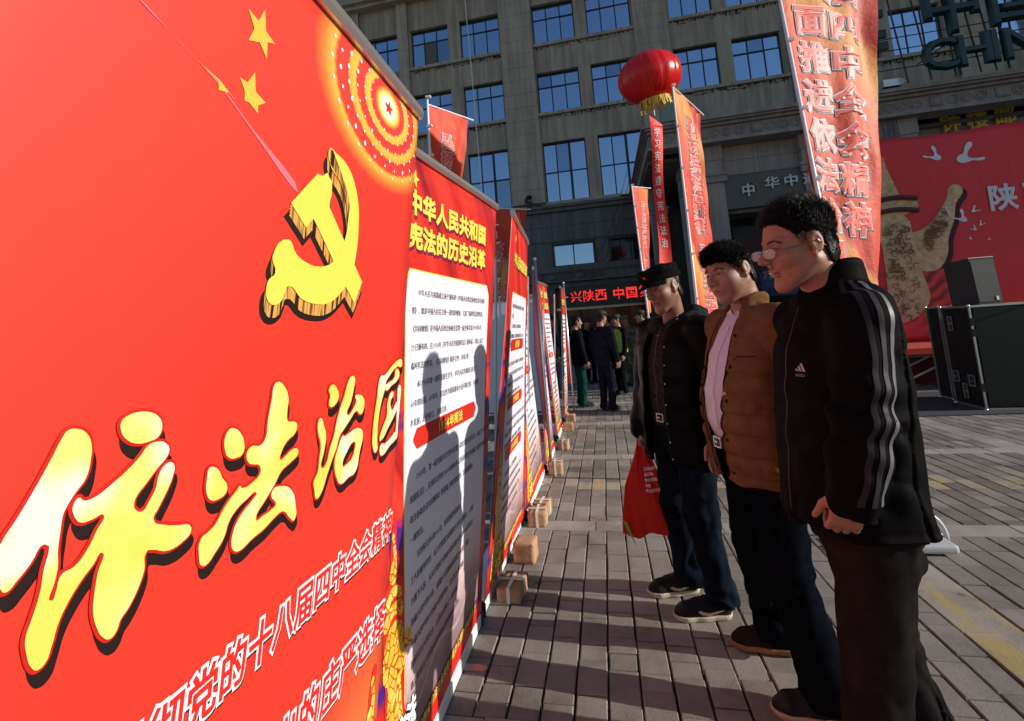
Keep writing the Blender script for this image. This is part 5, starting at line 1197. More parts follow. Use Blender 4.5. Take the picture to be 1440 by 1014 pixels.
def tufts(P0, N, L, r, comb, jit=.20, seed=1):
    """thin tapered hair blades"""
    rs = np.random.RandomState(seed); mb = MB(); V = []; Fc = []
    for p, n, l in zip(P0, N, L):
        d = n+comb(p, n)+rs.randn(3)*jit*.5; d /= np.linalg.norm(d); a = np.cross(d, (0.3, .5, .8)); a /= np.linalg.norm(a); b = np.cross(d, a)
        i = len(V); m = p+d*l*.55; d2 = d+np.array((0, 0, -.08)); e = p+d*l*.55+d2/np.linalg.norm(d2)*l*.45
        for k in range(3): t = 2.094*k; V.append(tuple(p+(a*math.cos(t)+b*math.sin(t))*r))
        for k in range(3): t = 2.094*k; V.append(tuple(m+(a*math.cos(t)+b*math.sin(t))*r*.8))
        V.append(tuple(e)); Fc += [(i+k, i+(k+1) % 3, i+3+(k+1) % 3, i+3+k) for k in range(3)]+[(i+3+k, i+3+(k+1) % 3, i+6) for k in range(3)]
    return mb.add(V, Fc)
def hairline(f, style):
    if style == 'side': xs_, ys_ = (-.12, -.085, -.045, -.032, .0, .012, .026, .045, .06, .075, .1), (-.075, -.07, -.055, .030, .036, -.012, .0, .034, .052, .055, .052)
    elif style == 'cap': xs_, ys_ = (-.12, -.085, -.045, -.032, .0, .012, .024, .05, .1), (-.08, -.075, -.055, .030, .03, -.005, .05, .2, .2)
    else: xs_, ys_ = (-.12, -.085, -.05, -.035, .0, .010, .024, .036, .05, .068, .1), (-.085, -.08, -.058, .026, .032, -.022, -.004, .034, .055, .078, .074)
    return np.interp(f, xs_, ys_)
def make_hair(O, Rm, s, style, parent, n, L, r, comb, h=.004, thick=.014, seed=2, lab=None):
    F = Field(O-.16*s, O+.19*s, h); Ri = Rm.T
    F.ell(O+Rm@np.array((-.012, 0, .045), np.float32)*s, [(.096+thick)*s, (.077+thick*.9)*s, (.083+thick*1.15)*s], .0, False, Rm)
    F.ell(O+Rm@np.array((-.03, 0, -.03), np.float32)*s, [(.075+thick*.5)*s, (.068+thick*.4)*s, (.075)*s], .02, False, Rm)
    loc = lambda P: ((P-O)@Rm)/s
    if style == 'side': F.ell(O+Rm@np.array((.035, .010, .088), np.float32)*s, [.050*s, .056*s, .026*s], .03, False, Rm)
    F.disp(lambda P: .0022*vnoise(P, (50, 50, 50), seed)+.0015*vnoise(P, (160, 160, 90), seed+1), .02)
    def ct(P):
        q = loc(P); g = hairline(q[:, 0], style)+.006*vnoise(P, (120, 120, 120), 3); return (g-q[:, 2])*s
    F.cut(ct); me = keep_main(F.mesh('hair'), .3)
    # blades rooted on the surface of the mass
    rs = np.random.RandomState(seed); co = np.array([v.co[:] for v in me.vertices]); no = np.array([v.normal[:] for v in me.vertices]); q = loc(co.astype(np.float32))
    ok = np.where((q[:, 2] > hairline(q[:, 0], style)+.004) & ((q[:, 0]+.01)**2+q[:, 1]**2+(q[:, 2]-.03)**2 > .07**2))[0]; I = rs.choice(ok, n)
    P0 = co[I]+rs.randn(n, 3)*.002-no[I]*.003; LL = L*(.6+.8*rs.rand(n))*np.clip(.25+(q[I, 2]+.03)*8.5, .25, 1.5)
    mb = tufts(P0, no[I], LL, r, comb, seed=seed)
    k = len(me.vertices); V = [v.co[:] for v in me.vertices]+mb.v; Fs = [tuple(p.vertices) for p in me.polygons]+[tuple(i+k for i in f) for f in mb.f]
    m2 = bpy.data.meshes.new('hair'); m2.from_pydata(V, [], Fs); m2.shade_smooth(); o = link('hair', m2, parent, M['hair']); return o
class Person:
    def __init__(s, root, th, label, cat='person', group=None):
        s.root = np.array((root[0], root[1], 0.0)); s.th = th; c, sn = math.cos(th), math.sin(th); s.Rw = np.array(((c, -sn, 0), (sn, c, 0), (0, 0, 1)))
        s.label = label; s.group = group; s.parts = []
    def L(s, x, y, z): return ((np.array((x, y, z))-s.root)@s.Rw).astype(np.float32)   # world -> local
    def dir(s, x, y, z): return (np.array((x, y, z))@s.Rw)
    def body(s, me, mat):
        me.materials.append(mat); me.materials.append(M['lip'])
        s.o = link('person', me); s.o.location = s.root; s.o.rotation_euler = (0, 0, s.th); prop(s.o, s.label, 'person', s.group); return s.o
    def part(s, name, me, mat, smooth=False):
        if isinstance(me, MB): me = me.mesh(name, smooth)
        return link(name, me, s.o, mat)
def face_parts(P, O, Rm, s, bv, lid=1.0, brow=1.0, open_=False):
    p = lambda f, l, u: Vector(O+Rm@np.array((f*s, l*s, u*s), np.float32)); D = Vector(-(Rm[:, 0])); U = Vector(Rm[:, 2])
    for q in (-1, 1):
        # eye white and iris between the lids
        pts = [p(.12, q*(.031+.0145*math.cos(t)), .0065+.0030*math.sin(t)*(1 if t < math.pi else .6)) for t in [i*math.pi/6 for i in range(12)]]
        e = MB().add(drape(bv, pts, D, .0009, .04), [tuple(range(12))]); P.part('eye', e, plain('eye_white', (.35, .31, .29), .3) if q == -1 else bpy.data.materials['eye_white'])
        pts = [p(.12, q*.031+.0045*math.cos(t), .0065+.0032*math.sin(t)) for t in [i*math.pi/4 for i in range(8)]]
        P.part('iris', MB().add(drape(bv, pts, D, .0018, .04), [tuple(range(8))]), M['lash'])
        pts = drape(bv, [p(.12, q*(.0145+.034*t), .0085+.0045*math.sin(math.pi*t)-.002*t) for t in [i/8 for i in range(9)]], D, .001, .04)
        P.part('eyelid_line', MB().tube(pts, [.0007]+[.0017]*7+[.0008], 5), M['lash'])
        mb = MB(); rs = np.random.RandomState(4)
        for i in range(46):
            t = i/45; c = drape(bv, [p(.12, q*(.013+.040*t), .026+.006*math.sin(math.pi*min(1, t*1.15))+rs.uniform(-.0025, .0025))], D, .0003, .04)[0]
            dr = Vector(Rm[:, 1])*q*.9+U*(.35-.6*t)+Vector(rs.randn(3)*.15); dr.normalize(); mb.tube([c, c+dr*.009*s], [.0009, .0003], 3, False)
        P.part('eyebrow', mb, M['hair'])
    pts = drape(bv, [p(.12, -.021+.042*i/10, -.0600-.001*math.cos(i/10*6.28)) for i in range(11)], D, .0008, .04)
    P.part('mouth_line', MB().tube(pts, [.0006]+[.0020 if open_ else .0012]*9+[.0006], 5), plain('mouth_dark', (.06, .015, .015), .5))
    if open_:
        t_ = [p(.0945, -.012+.024*i/6, -.0585) for i in range(7)]; mb = MB().tube(t_, .0024, 5); P.part('teeth', mb, plain('teeth', (.6, .55, .45), .3))
    me = P.o.data; lipc = [(p(.094, 0, -.053)), p(.090, 0, -.066)]
    mi = np.zeros(len(me.polygons), np.int32); Rt = Rm.T
    cen = np.empty(len(me.polygons)*3, np.float32); me.polygons.foreach_get('center', cen); q = ((cen.reshape(-1, 3)-O)@Rm)/s
    mi[(q[:, 0] > .078) & (np.abs(q[:, 1]) < .021*(1-((q[:, 2]+.0605)/.013)**2)) & (q[:, 2] < -.0495) & (q[:, 2] > -.0725)] = 1
    me.polygons.foreach_set('material_index', mi)
def shoe(P, heel, toe, W=.098, col='black', sole_c=(.45, .42, .36), upper=None, hgt=.085, stripe=False):
    a = np.array(heel, np.float32); b = np.array(toe, np.float32); d = b-a; Ln = float(np.linalg.norm(d)); d /= Ln; l = np.cross((0, 0, 1), d)
    z = np.array((0, 0, 1), np.float32); lo = np.minimum(a, b)-.1; hi = np.maximum(a, b)+.13; lo[2] = -.01
    F = Field(lo, hi, .004)
    pt = lambda t, s_, h: a+d*Ln*t+l*s_+z*h
    w = W/2
    F.cone(pt(.16, 0, .045), pt(.45, 0, .048), w*.72, w*.82, .02); F.cone(pt(.45, 0, .045), pt(.78, .004, .036), w*.82, w*.80, .02); F.cone(pt(.78, .004, .034), pt(.88, .004, .028), w*.78, w*.55, .02)
    F.cone(pt(.16, 0, .06), pt(.18, 0, hgt+.01), w*.72, w*.66, .02); F.cone(pt(.25, 0, .08), pt(.62, 0, .05), w*.55, w*.5, .03)
    F.cut(lambda Q: .018-Q[:, 2]); F.disp(lambda Q: .0015*vnoise(Q, (60, 60, 60), 2), .01)
    me = F.mesh('shoe_upper'); root = empty('shoe', (0, 0, 0), parent=P.o)
    o = link('upper', me, root, upper or M['shoe'])
    G_ = Field(lo, hi, .004); G_.cone(pt(.17, 0, .03), pt(.50, 0, .03), w*.86, w*.90, .02); G_.cone(pt(.50, 0, .03), pt(.80, .004, .03), w*.92, w*.94, .02); G_.cone(pt(.8, .004, .03), pt(.87, .004, .03), w*.9, w*.68, .02)
    G_.cut(lambda Q: np.maximum(Q[:, 2]-.027, .001-Q[:, 2])); link('sole', G_.mesh('sole'), root, plain('sole_rubber', sole_c, .6))
    bv = bvh_of(me); cdir = np.array((0, 0, -1.0))
    side = 1 if P.side_ref(l) else -1
    mb = MB()
    for k in range(5):
        t = .40+.065*k; q = drape(bv, [pt(t+.01*math.sin(j), (-.02+.01*j), .2) for j in range(5)], (0, 0, -1), .0015, .1); mb.tube(q, .0028, 5)
    link('laces', mb.mesh('laces'), root, M['lace'])
    if stripe:
        lo_ = l*side; pl = [(.20, .030), (.36, .026), (.55, .038), (.72, .060), (.55, .048), (.40, .045), (.30, .052), (.22, .050)]
        pts = drape(bv, [pt(1-t-.05, side*.09, h) for t, h in [(.33, .048), (.40, .036), (.52, .030), (.66, .040), (.82, .056), (.66, .050), (.52, .045), (.44, .048), (.38, .055)]], -lo_, .002, .09)
        link('swoosh', MB().add(pts, [(0, 1, 7, 8), (1, 2, 6, 7), (2, 3, 5, 6), (3, 4, 5)]).mesh('swoosh'), root, plain('swoosh_cream', (.55, .50, .42), .5))
    return root
M['shoe'] = fabric('black_shoe_leather', (.012, .012, .013), (.03, .03, .03), .42, 40, .3); M['lace'] = plain('shoe_lace', (.02, .02, .02), .8)
def cloth_noise(a1=.006, a2=.003, s1=(9, 9, 14), s2=(26, 26, 34), seed=0):
    return lambda P: a1*vnoise(P, s1, seed)-a2*np.abs(vnoise(P, s2, seed+3))*1.0+a2*.5
def folds(P, c, ax, amp, freq, rad, ph=0):
    """rings of folds round a joint c along the limb axis ax"""
    v = P-np.array(c, np.float32); t = v@np.array(ax, np.float32); r = np.linalg.norm(v, axis=1)
    return amp*np.sin(t*freq+ph+2.2*vnoise(P, (13, 13, 13), 4))*np.exp(-(r/rad)**2)
def camside(P, l): return (P.Rw@np.array(l))@np.array((-P.root[0], -P.root[1], 0)) > 0
Person.side_ref = camside
# ---------------------------------------------------------------- person with glasses (nearest, right)
def trousers(P, hipz, hips, knees, ankles, r=(.105, .082, .075, .088), mat=None, h=.006, pel=(.115, .165), seed=0, amp=1.0, cf=0.0):
    allp = np.array(list(hips)+list(knees)+list(ankles)); F = Field(allp.min(0)-.17, allp.max(0)+np.array((.17, .17, .2)), h)
    c = (np.array(hips[0])+np.array(hips[1]))/2
    F.loft([(hipz-.12, c[0], c[1], pel[0]*.95, pel[1]), (hipz, c[0], c[1], pel[0], pel[1]), (hipz+.12, c[0], c[1], pel[0]*.92, pel[1]*.9)], 2.3, .03)
    for hp, kn, an in zip(hips, knees, ankles):
        hp, kn, an = map(np.array, (hp, kn, an)); mid = kn*.5+an*.5
        F.cone(hp, kn, r[0], r[1], .035); F.cone(kn, mid, r[1], r[2], .02); F.cone(mid, an, r[2], r[3], .02); F.cone(an, (an[0]+.004, an[1], an[2]-.05), r[3], r[3]*.98, .02)
        ax = (an-kn)/np.linalg.norm(an-kn)
        F.disp(lambda Q, kn=kn, an=an, ax=ax: folds(Q, kn, ax, .0035*amp, 70, .10, seed)+folds(Q, an, ax, .005*amp, 62, .10, seed+1), .03)
        zc = an[2]; F.cut(lambda Q, an=an, r3=r[3]: np.where(np.hypot(Q[:, 0]-an[0], Q[:, 1]-an[1]) < r3+.07, an[2]-.040-Q[:, 2], -1))
    F.disp(cloth_noise(.007*amp, .007*amp, (7, 7, 4), (16, 16, 9), seed), .03)
    F.disp(lambda Q: .004*amp*vnoise(Q, (30, 30, 8), seed+5)+.015*amp*np.abs(vnoise(Q+.25*vnoise(Q, (6, 6, 6), 2)[:, None]*np.array((0, 0, 1), np.float32), (7, 7, 15), seed+9))**1.5, .03)
    me = keep_main(F.mesh('trousers', .0)); return P.part('trousers', me, mat)
P3 = Person((.65, 1.65), R(187), 'tall man in a black jacket with three side stripes, wearing glasses, nearest on the right')
O3 = P3.L(.592, 1.62, 1.598); H3 = frame(R(2), R(9), R(-3)); S3 = 1.01
F = Field((-.30, -.42, -.01), (.32, .42, 1.84), .005)
neck = lambda F, O, Rm, s, base: (F.cone(O+Rm@np.array((-.030, 0, -.055), np.float32)*s, base, .056*s, .066*s, .025))
HF = Field(O3-.19, O3+.19, .0036); p3 = head_sdf(HF, O3, H3, S3); nb = np.array((-.045, 0, 1.38), np.float32); neck(HF, O3, H3, S3, nb)
sh = [(.015, .180, 1.360), (-.02, -.18, 1.375)]
elb = [(.085, .245, 1.115), (-.08, -.23, 1.09)]; wr = [(.130, .240, .910), (-.11, -.19, .86)]
def core(F, torso, sh, elb, wr, hips, knees, ankles, nb):
    F.loft(torso, 2.2, .03); F.cone((nb[0], nb[1], nb[2]-.08), nb, .07, .06, .04)
    for a, b, c in zip(sh, elb, wr): F.cone((a[0], a[1]*.5, a[2]+.01), a, .05, .05, .03); F.cone(a, b, .052, .042, .02); F.cone(b, c, .042, .026, .015)
    for a, b, c in zip(hips, knees, ankles): F.cone(a, b, .078, .055, .03); F.cone(b, c, .055, .036, .02); F.cone(c, (c[0]+.03, c[1], .055), .020, .016, .02)
hips3 = [(0.0, .09, .86), (-.02, -.09, .86)]; kn3 = [(.060, .105, .47), (-.10, -.11, .47)]; an3 = [(.125, .12, .07), (-.20, -.12, .07)]
core(F, [(.80, 0, 0, .09, .14), (1.05, 0, 0, .09, .13), (1.30, -.01, 0, .09, .15), (1.40, -.02, 0, .06, .11)], sh, elb, wr, hips3, kn3, an3, nb)
hand_sdf(F, (.135, .240, .962), (.20, -.05, -.97), (-.3, -.95, 0.1), .92, (.8, 1.2, .9), True); hand_sdf(F, wr[1], (.2, 0, -1), (0.2, .95, 0), 1.0, (.5, .6, .4), False)
def merge_body(F, HF, cutz):
    """one continuous figure: head field blended into the body field by resampling"""
    me = F.mesh('body'); return me
def joined(F, HF, zc):
    """head mesh (fine) and body mesh (coarse) welded by union at the neck"""
    # resample the fine head field into a full fine field of the body
    h = HF.h; G = Field(F.lo, F.lo+(F.n-1)*F.h, h)
    # trilinear upsample of the coarse field along each axis
    D = F.d
    for ax in range(3):
        t = (G.ax[ax]-F.lo[ax])/F.h; i = np.clip(np.floor(t).astype(int), 0, F.n[ax]-2); f = (t-i).astype(np.float32); shp = [1, 1, 1]; shp[ax] = -1; f = f.reshape(shp)
        D = np.take(D, i, ax)*(1-f)+np.take(D, i+1, ax)*f
    G.d = D.astype(np.float32)
    off = np.round((HF.lo-G.lo)/h).astype(int); sl = tuple(slice(o, o+n) for o, n in zip(off, HF.n)); 
    sl2 = []; sl1 = []
    for o, n, N in zip(off, HF.n, G.n): a = max(o, 0); b = min(o+n, N); sl1.append(slice(a, b)); sl2.append(slice(a-o, b-o))
    q = HF.d[tuple(sl2)]; d = G.d[tuple(sl1)]; k = .02; hh = np.maximum(k-np.abs(d-q), 0)/k; G.d[tuple(sl1)] = np.minimum(d, q)-hh*hh*k*.25
    return G
def snap(HF, F):   # align head grid to the fine grid derived from the body grid
    pass
def make_body(P, F, headfn, O, s, hh, mat, adapt=.0):
    G0 = Field(F.lo, F.lo+(F.n-1)*F.h, hh)
    i0 = np.floor((O-.19*s-G0.lo)/hh).astype(int); lo = G0.lo+i0*hh; HF = Field(lo, lo+.38*s, hh); headfn(HF)
    G = joined(F, HF, 0); me = keep_main(G.mesh('person', adapt)); return P.body(me, mat), me
b3, me3 = make_body(P3, F, lambda HF: (head_sdf(HF, O3, H3, S3), neck(HF, O3, H3, S3, nb)), O3, S3, .0036, M['skin'])
bv3 = bvh_of(me3)
face_parts(P3, O3, H3, S3, bv3, open_=True)
make_hair(O3, H3, S3, 'short', P3.o, 14000, .023, .0007, lambda p, n: np.array((.35, 0, 1.0)), seed=3, thick=.001)
# glasses
gp3 = lambda f, l, u: O3+H3@np.array((f*S3, l*S3, u*S3), np.float32)
def glasses(P, gp):
    g = empty('glasses', (0, 0, 0), parent=P.o); fm = Mat('thin_frame', (.25, .12, .10), .25, .9).m; ln = Mat('lens', (.55, .50, .52), .05, 0, .8); ln.b.inputs['Alpha'].default_value = .42
    for q in (-1, 1):
        rim = [gp(.113-.012*abs(q*(.035+.0235*math.copysign(abs(math.cos(t))**.6, math.cos(t))))/.05, q*.035+.0235*math.copysign(abs(math.cos(t))**.6, math.cos(t)), -.001+.0150*math.copysign(abs(math.sin(t))**.7, math.sin(t))) for t in [i*math.pi/12 for i in range(25)]]
        link('rim', MB().tube(rim, .0011, 6, False).mesh('rim', True), g, fm); link('lens', MB().add(rim[:-1], [tuple(range(24))]).mesh('lens'), g, ln.m)
        link('temple_arm', MB().tube([gp(.098, q*.060, .004), gp(.085, q*.073, .004), gp(.02, q*.081, .006), gp(-.012, q*.084, .010), gp(-.03, q*.082, -.012)], .0012, 6).mesh('arm'), g, fm)
    link('bridge', MB().tube([gp(.108, -.012, .004), gp(.114, 0, .006), gp(.108, .012, .004)], .0011, 6).mesh('bridge'), g, fm)
glasses(P3, gp3)
M['jk'] = fabric('black_jacket_nylon', (.0035, .003, .0035), (.007, .0065, .0065), .65, 50, .35, .12, 1.2)
M['stripe'] = plain('grey_stripe', (.024, .019, .026), .6, 0, spec=.15)
J = Field((-.30, -.42, .70), (.33, .42, 1.62), .005)
TS = [(.80, .0, 0, .160, .218), (.95, .0, 0, .154, .212), (1.08, .0, 0, .148, .205), (1.2, -.01, 0, .145, .205), (1.30, -.018, 0, .136, .200), (1.37, -.028, 0, .118, .175), (1.42, -.036, 0, .100, .140), (1.455, -.040, 0, .084, .105)]
J.loft(TS, 2.4, .02)
for i, q in ((0, 1), (1, -1)):
    J.cone((-.035, q*.10, 1.385), sh[i], .075, .078, .04); J.cone(sh[i], elb[i], .078, .068, .03)
    mid = (np.array(elb[i])+np.array(wr[i]))/2; J.cone(elb[i], mid, .068, .064, .02); J.cone(mid, wr[i], .064, .052, .02)
# stand collar
cc = np.array((-.045, 0, 1.50)); J.loft([(1.42, -.036, 0, .092, .110), (1.47, -.032, 0, .082, .086), (1.52, -.026, 0, .080, .080), (1.545, -.022, 0, .082, .082)], 2.1, .03)
J.cone((-.02, 0, 1.47), (-.01, 0, 1.66), .058, .070, .004, True)
J.cut(lambda Q: np.where(Q[:, 2] > 1.44, Q[:, 2]-(1.525-(Q[:, 0]+.0)*.65), -1))
for i in (0, 1):
    ax = (np.array(wr[i])-np.array(elb[i])); ax = ax/np.linalg.norm(ax); J.disp(lambda Q, i=i, ax=ax: folds(Q, elb[i], ax, .010, 70, .13)+folds(Q, wr[i], ax, .008, 90, .08, 1), .03)
J.disp(cloth_noise(.010, .009, (5, 5, 6), (11, 13, 15), 1), .03); J.disp(lambda Q: .006*vnoise(Q, (22, 22, 9), 8)*np.clip((1.3-Q[:, 2])*3, .2, 1), .03)
J.disp(lambda Q: .006*np.sin((Q[:, 2]-.80)*180)*np.exp(-((Q[:, 2]-.815)/.02)**2), .03)
# back panel seam and shoulder seam creases
J.disp(lambda Q: .006*np.exp(-((Q[:, 0]+.085+.03*np.sin(Q[:, 2]*5))/.006)**2)*(Q[:, 2] < 1.36), .03)
for i in (0, 1): J.cone(np.array(wr[i])+np.array((0.0, 0, -.005)), np.array(wr[i])+(np.array(wr[i])-np.array(elb[i]))*.5, .040, .042, .004, True)
J.cut(lambda Q: np.maximum((Q-np.array(wr[0], np.float32))@np.array((.25, .02, -.97), np.float32)-.012, -1)*(np.linalg.norm(Q-np.array(wr[0], np.float32), axis=1) < .09)-1*(np.linalg.norm(Q-np.array(wr[0], np.float32), axis=1) >= .09))
M['jk'].node_tree.nodes['Principled BSDF'].inputs['Specular IOR Level'].default_value = .02
jm3 = keep_main(J.mesh('jacket')); jo3 = P3.part('jacket', jm3, M['jk']); bj = bvh_of(jm3)
for k, off_ in enumerate((.026, .0, -.026)):
    path = [(-.03+off_*.8, .085+.008*k, 1.47), (-.015+off_*1.1, .13, 1.44), (.005+off_*1.2, .19, 1.40), (.015+off_*1.05, .25, 1.33), (.025+off_, .30, 1.26), (.05+off_, .32, 1.18), (.078+off_, .32, 1.10), (.10+off_, .32, 1.01), (.118+off_, .32, .93)]
    mb = MB(); 
    # near the collar the stripe lies on top of the shoulder, further down on the side of the sleeve
    fine = []
    for a, b in zip(path, path[1:]): fine += [tuple(a[j]+(b[j]-a[j])*i/8 for j in range(3)) for i in range(8)]
    vs = []
    for i, q in enumerate(fine):
        t = i/len(fine); dr = Vector((0, -math.sin(min(1, t*2.6)*math.pi/2), -math.cos(min(1, t*2.6)*math.pi/2))).normalized()
        qq = Vector(q); a_ = drape(bj, [qq+Vector((w_, 0, 0)) for w_ in (-.0066, 0, .0066)], dr, .0016, .15); vs += a_
    mb.add(vs, [(i*3+j, i*3+j+1, i*3+j+4, i*3+j+3) for i in range(len(fine)-1) for j in (0, 1)])
    P3.part('sleeve_stripe', mb, M['stripe'] if k < 2 else plain('reflective_stripe', (.10, .10, .12), .5, 0, spec=.3), True)
# chest emblem: three slanted bars over the brand name
org = (.20, .125, 1.235); ux = (-.0, 1, 0); ux = Vector((-.62, .78, 0)); uy = Vector((0, 0, 1)); dr = Vector((-.80, -.60, 0))
bars = [[(-.006+.014*k-.010, 0), (.004+.014*k-.010, 0), (.004+.014*k-.010-.006*(k+1)*.9, .0085*(k+1.1)), (-.006+.014*k-.010-.006*(k+1)*.9+.0, .0085*(k+1.1)-.002)] for k in range(3)]
bars = [[(-.018, 0), (-.010, 0), (-.0145, .008), (-.0205, .005)], [(-.006, 0), (.003, 0), (-.0055, .016), (-.012, .012)], [(.007, 0), (.016, 0), (.003, .024), (-.004, .020)]]
P3.part('emblem_bars', patch(bj, bars, org, ux, uy, dr, .0022), plain('emblem_grey', (.30, .29, .31), .5))
v, f = text_arr('adidas', .01, 2); mb = MB(); mb.add(drape(bj, [Vector(org)+ux*(a*.0135-.021)+uy*(b*.0135-.014) for a, b, c in v], dr, .0022), f); P3.part('emblem_text', mb, bpy.data.materials['emblem_grey'])
P3.part('zip_seam', ribbon(bj, [(.25, .0, 1.42), (.25, .0, 1.1), (.25, 0, .84)], .004, (-1, 0, 0)), M['lash'])
M['tr3'] = fabric('grey_cotton_trousers', (.012, .0105, .0105), (.020, .018, .018), .85, 60, .3, .1)
trousers(P3, .84, hips3, kn3, [(.125, .12, .06), (-.20, -.12, .06)], (.100, .080, .078, .092), M['tr3'], .006, (.115, .165), 2)
shoe(P3, (.06, .12, 0), (.34, .12, 0)); shoe(P3, (-.26, -.12, 0), (.01, -.13, 0))
# ---------------------------------------------------------------- man in the brown jacket
P2 = Person((.575, 2.24), R(198), 'bareheaded man in an open brown quilted jacket over a lilac striped shirt')
O2 = P2.L(.535, 2.20, 1.59); H2 = frame(R(12), R(13), R(4)); S2 = .98
nb2 = np.array((-.04, 0, 1.37), np.float32)
sh2 = [(-.02, .19, 1.37), (-.02, -.19, 1.37)]; el2 = [(-.07, .25, 1.09), (-.05, -.255, 1.09)]; wr2 = [(-.10, .23, .87), (.04, -.24, .86)]
hips2 = [(0, .09, .86), (0, -.09, .86)]
A1 = P2.L(.645, 2.03, .09); A2 = P2.L(.60, 2.40, .09); hips2 = [(.0, .085, .86), (.0, -.085, .86)]
kn2 = [tuple(np.array((.05, .10, .48))), tuple(np.array((.03, -.10, .48)))]
kn2 = [tuple((np.array(hips2[0])+A1)/2+np.array((.05, 0, .0))), tuple((np.array(hips2[1])+A2)/2+np.array((.05, 0, 0)))]
F = Field((-.34, -.42, -.01), (.34, .46, 1.80), .005)
core(F, [(.80, 0, 0, .09, .14), (1.0, .02, 0, .11, .14), (1.25, 0, 0, .10, .15), (1.38, -.02, 0, .06, .11)], sh2, el2, wr2, hips2, kn2, [tuple(A1), tuple(A2)], nb2)
hand_sdf(F, wr2[0], (.2, 0, -1), (.2, -.95, 0), 1, (.4, .5, .4), True); hand_sdf(F, wr2[1], (.2, 0, -1), (.2, .95, 0), 1, (.4, .5, .4), False)
b2, me2 = make_body(P2, F, lambda HF: (head_sdf(HF, O2, H2, S2, 1.06), HF.ell(O2+H2@np.array((.03, .0, -.045), np.float32)*S2, (.066*S2, .066*S2, .064*S2), .03, False, H2), neck(HF, O2, H2, S2, nb2)), O2, S2, .0038, M['skin'])
face_parts(P2, O2, H2, S2, bvh_of(me2))
make_hair(O2, H2, S2, 'side', P2.o, 13000, .024, .0008, lambda p, n: np.array((1.6, .9, -.5)), seed=6, thick=.003)
M['brown'] = fabric('brown_quilt', (.125, .060, .028), (.175, .092, .045), .55, 50, .3, .15, .8); M['brown_lining'] = fabric('dark_lining', (.02, .012, .008), (.03, .018, .012), .6)
sm_ = Mat('lilac_shirt', (.42, .32, .50), .7); so = sm_.coord('Object'); ss = sm_.n('SeparateXYZ'); sm_.l(so, ss.inputs[0])
sm_.col(sm_.mix((.46, .38, .53), (.68, .63, .74), sm_.math('GREATER_THAN', sm_.math('SINE', sm_.math('MULTIPLY', sm_.math('ADD', ss.outputs[1], sm_.math('MULTIPLY', ss.outputs[0], .2)), 900)), .1))); M['lilac'] = sm_.m
SF = Field((-.2, -.26, .78), (.28, .26, 1.55), .006)
SF.loft([(.86, .01, 0, .125, .17), (.98, .03, 0, .145, .175), (1.10, .035, 0, .142, .175), (1.25, .015, 0, .122, .17), (1.36, -.01, 0, .09, .14), (1.42, -.025, 0, .072, .085)], 2.2, .02)
SF.disp(cloth_noise(.006, .005, (7, 7, 7), (17, 17, 10), 3), .03); sme = SF.mesh('shirt'); P2.part('shirt', sme, M['lilac']); bs = bvh_of(sme)
mb = MB()   # shirt collar leaves
for q in (-1, 1):
    mb.add([(.035, q*.004, 1.405), (.055, q*.048, 1.36), (.028, q*.078, 1.415), (-.01, q*.078, 1.452), (.012, q*.045, 1.455), (.04, q*.010, 1.43)], [(0, 1, 2, 5), (5, 2, 3, 4)])
o = P2.part('shirt_collar', mb, M['lilac']); so_ = o.modifiers.new('s', 'SOLIDIFY'); so_.thickness = .004
for z in (1.36, 1.28, 1.20, 1.12, 1.04, .97):
    q = drape(bs, [(.3, .004, z)], (-1, 0, 0), .002)[0]; P2.part('shirt_button', MB().ball(q, (.002, .005, .005), 8), M['pwh'])
P2.part('shirt_placket', ribbon(bs, [(.3, .016, 1.37), (.3, .016, .9)], .003, (-1, 0, 0), off=.001), plain('placket_shade', (.30, .22, .38), .8))
J = Field((-.30, -.42, .68), (.33, .42, 1.56), .0052)
J.loft([(.755, .015, 0, .150, .225), (.90, .025, 0, .158, .228), (1.05, .03, 0, .160, .225), (1.2, .01, 0, .146, .225), (1.30, -.005, 0, .130, .215), (1.37, -.02, 0, .108, .185), (1.43, -.03, 0, .086, .115)], 2.4, .02)
for i, q in ((0, 1), (1, -1)):
    J.cone((-.03, q*.12, 1.375), sh2[i], .078, .080, .035); J.cone(sh2[i], el2[i], .080, .068, .02); J.cone(el2[i], wr2[i], .068, .054, .02)
J.loft([(1.39, -.035, 0, .092, .10), (1.44, -.028, 0, .084, .088), (1.505, -.018, 0, .086, .088)], 2.1, .03)
J.disp(lambda Q: -.0055*(1-np.abs(np.cos((Q[:, 2]-.80)*math.pi/.078+.25*np.sin(Q[:, 1]*9))))**.5*(1/(1+np.exp((Q[:, 2]-1.20)*60)))+.0035, .03)
J.disp(lambda Q: .0045*np.exp(-((1-np.abs(np.cos((Q[:, 2]-.80)*math.pi/.078+.25*np.sin(Q[:, 1]*9))))/.05)**2)*(Q[:, 2] < 1.2), .03)
J.disp(cloth_noise(.009, .008, (6, 6, 7), (17, 17, 22), 5), .03)
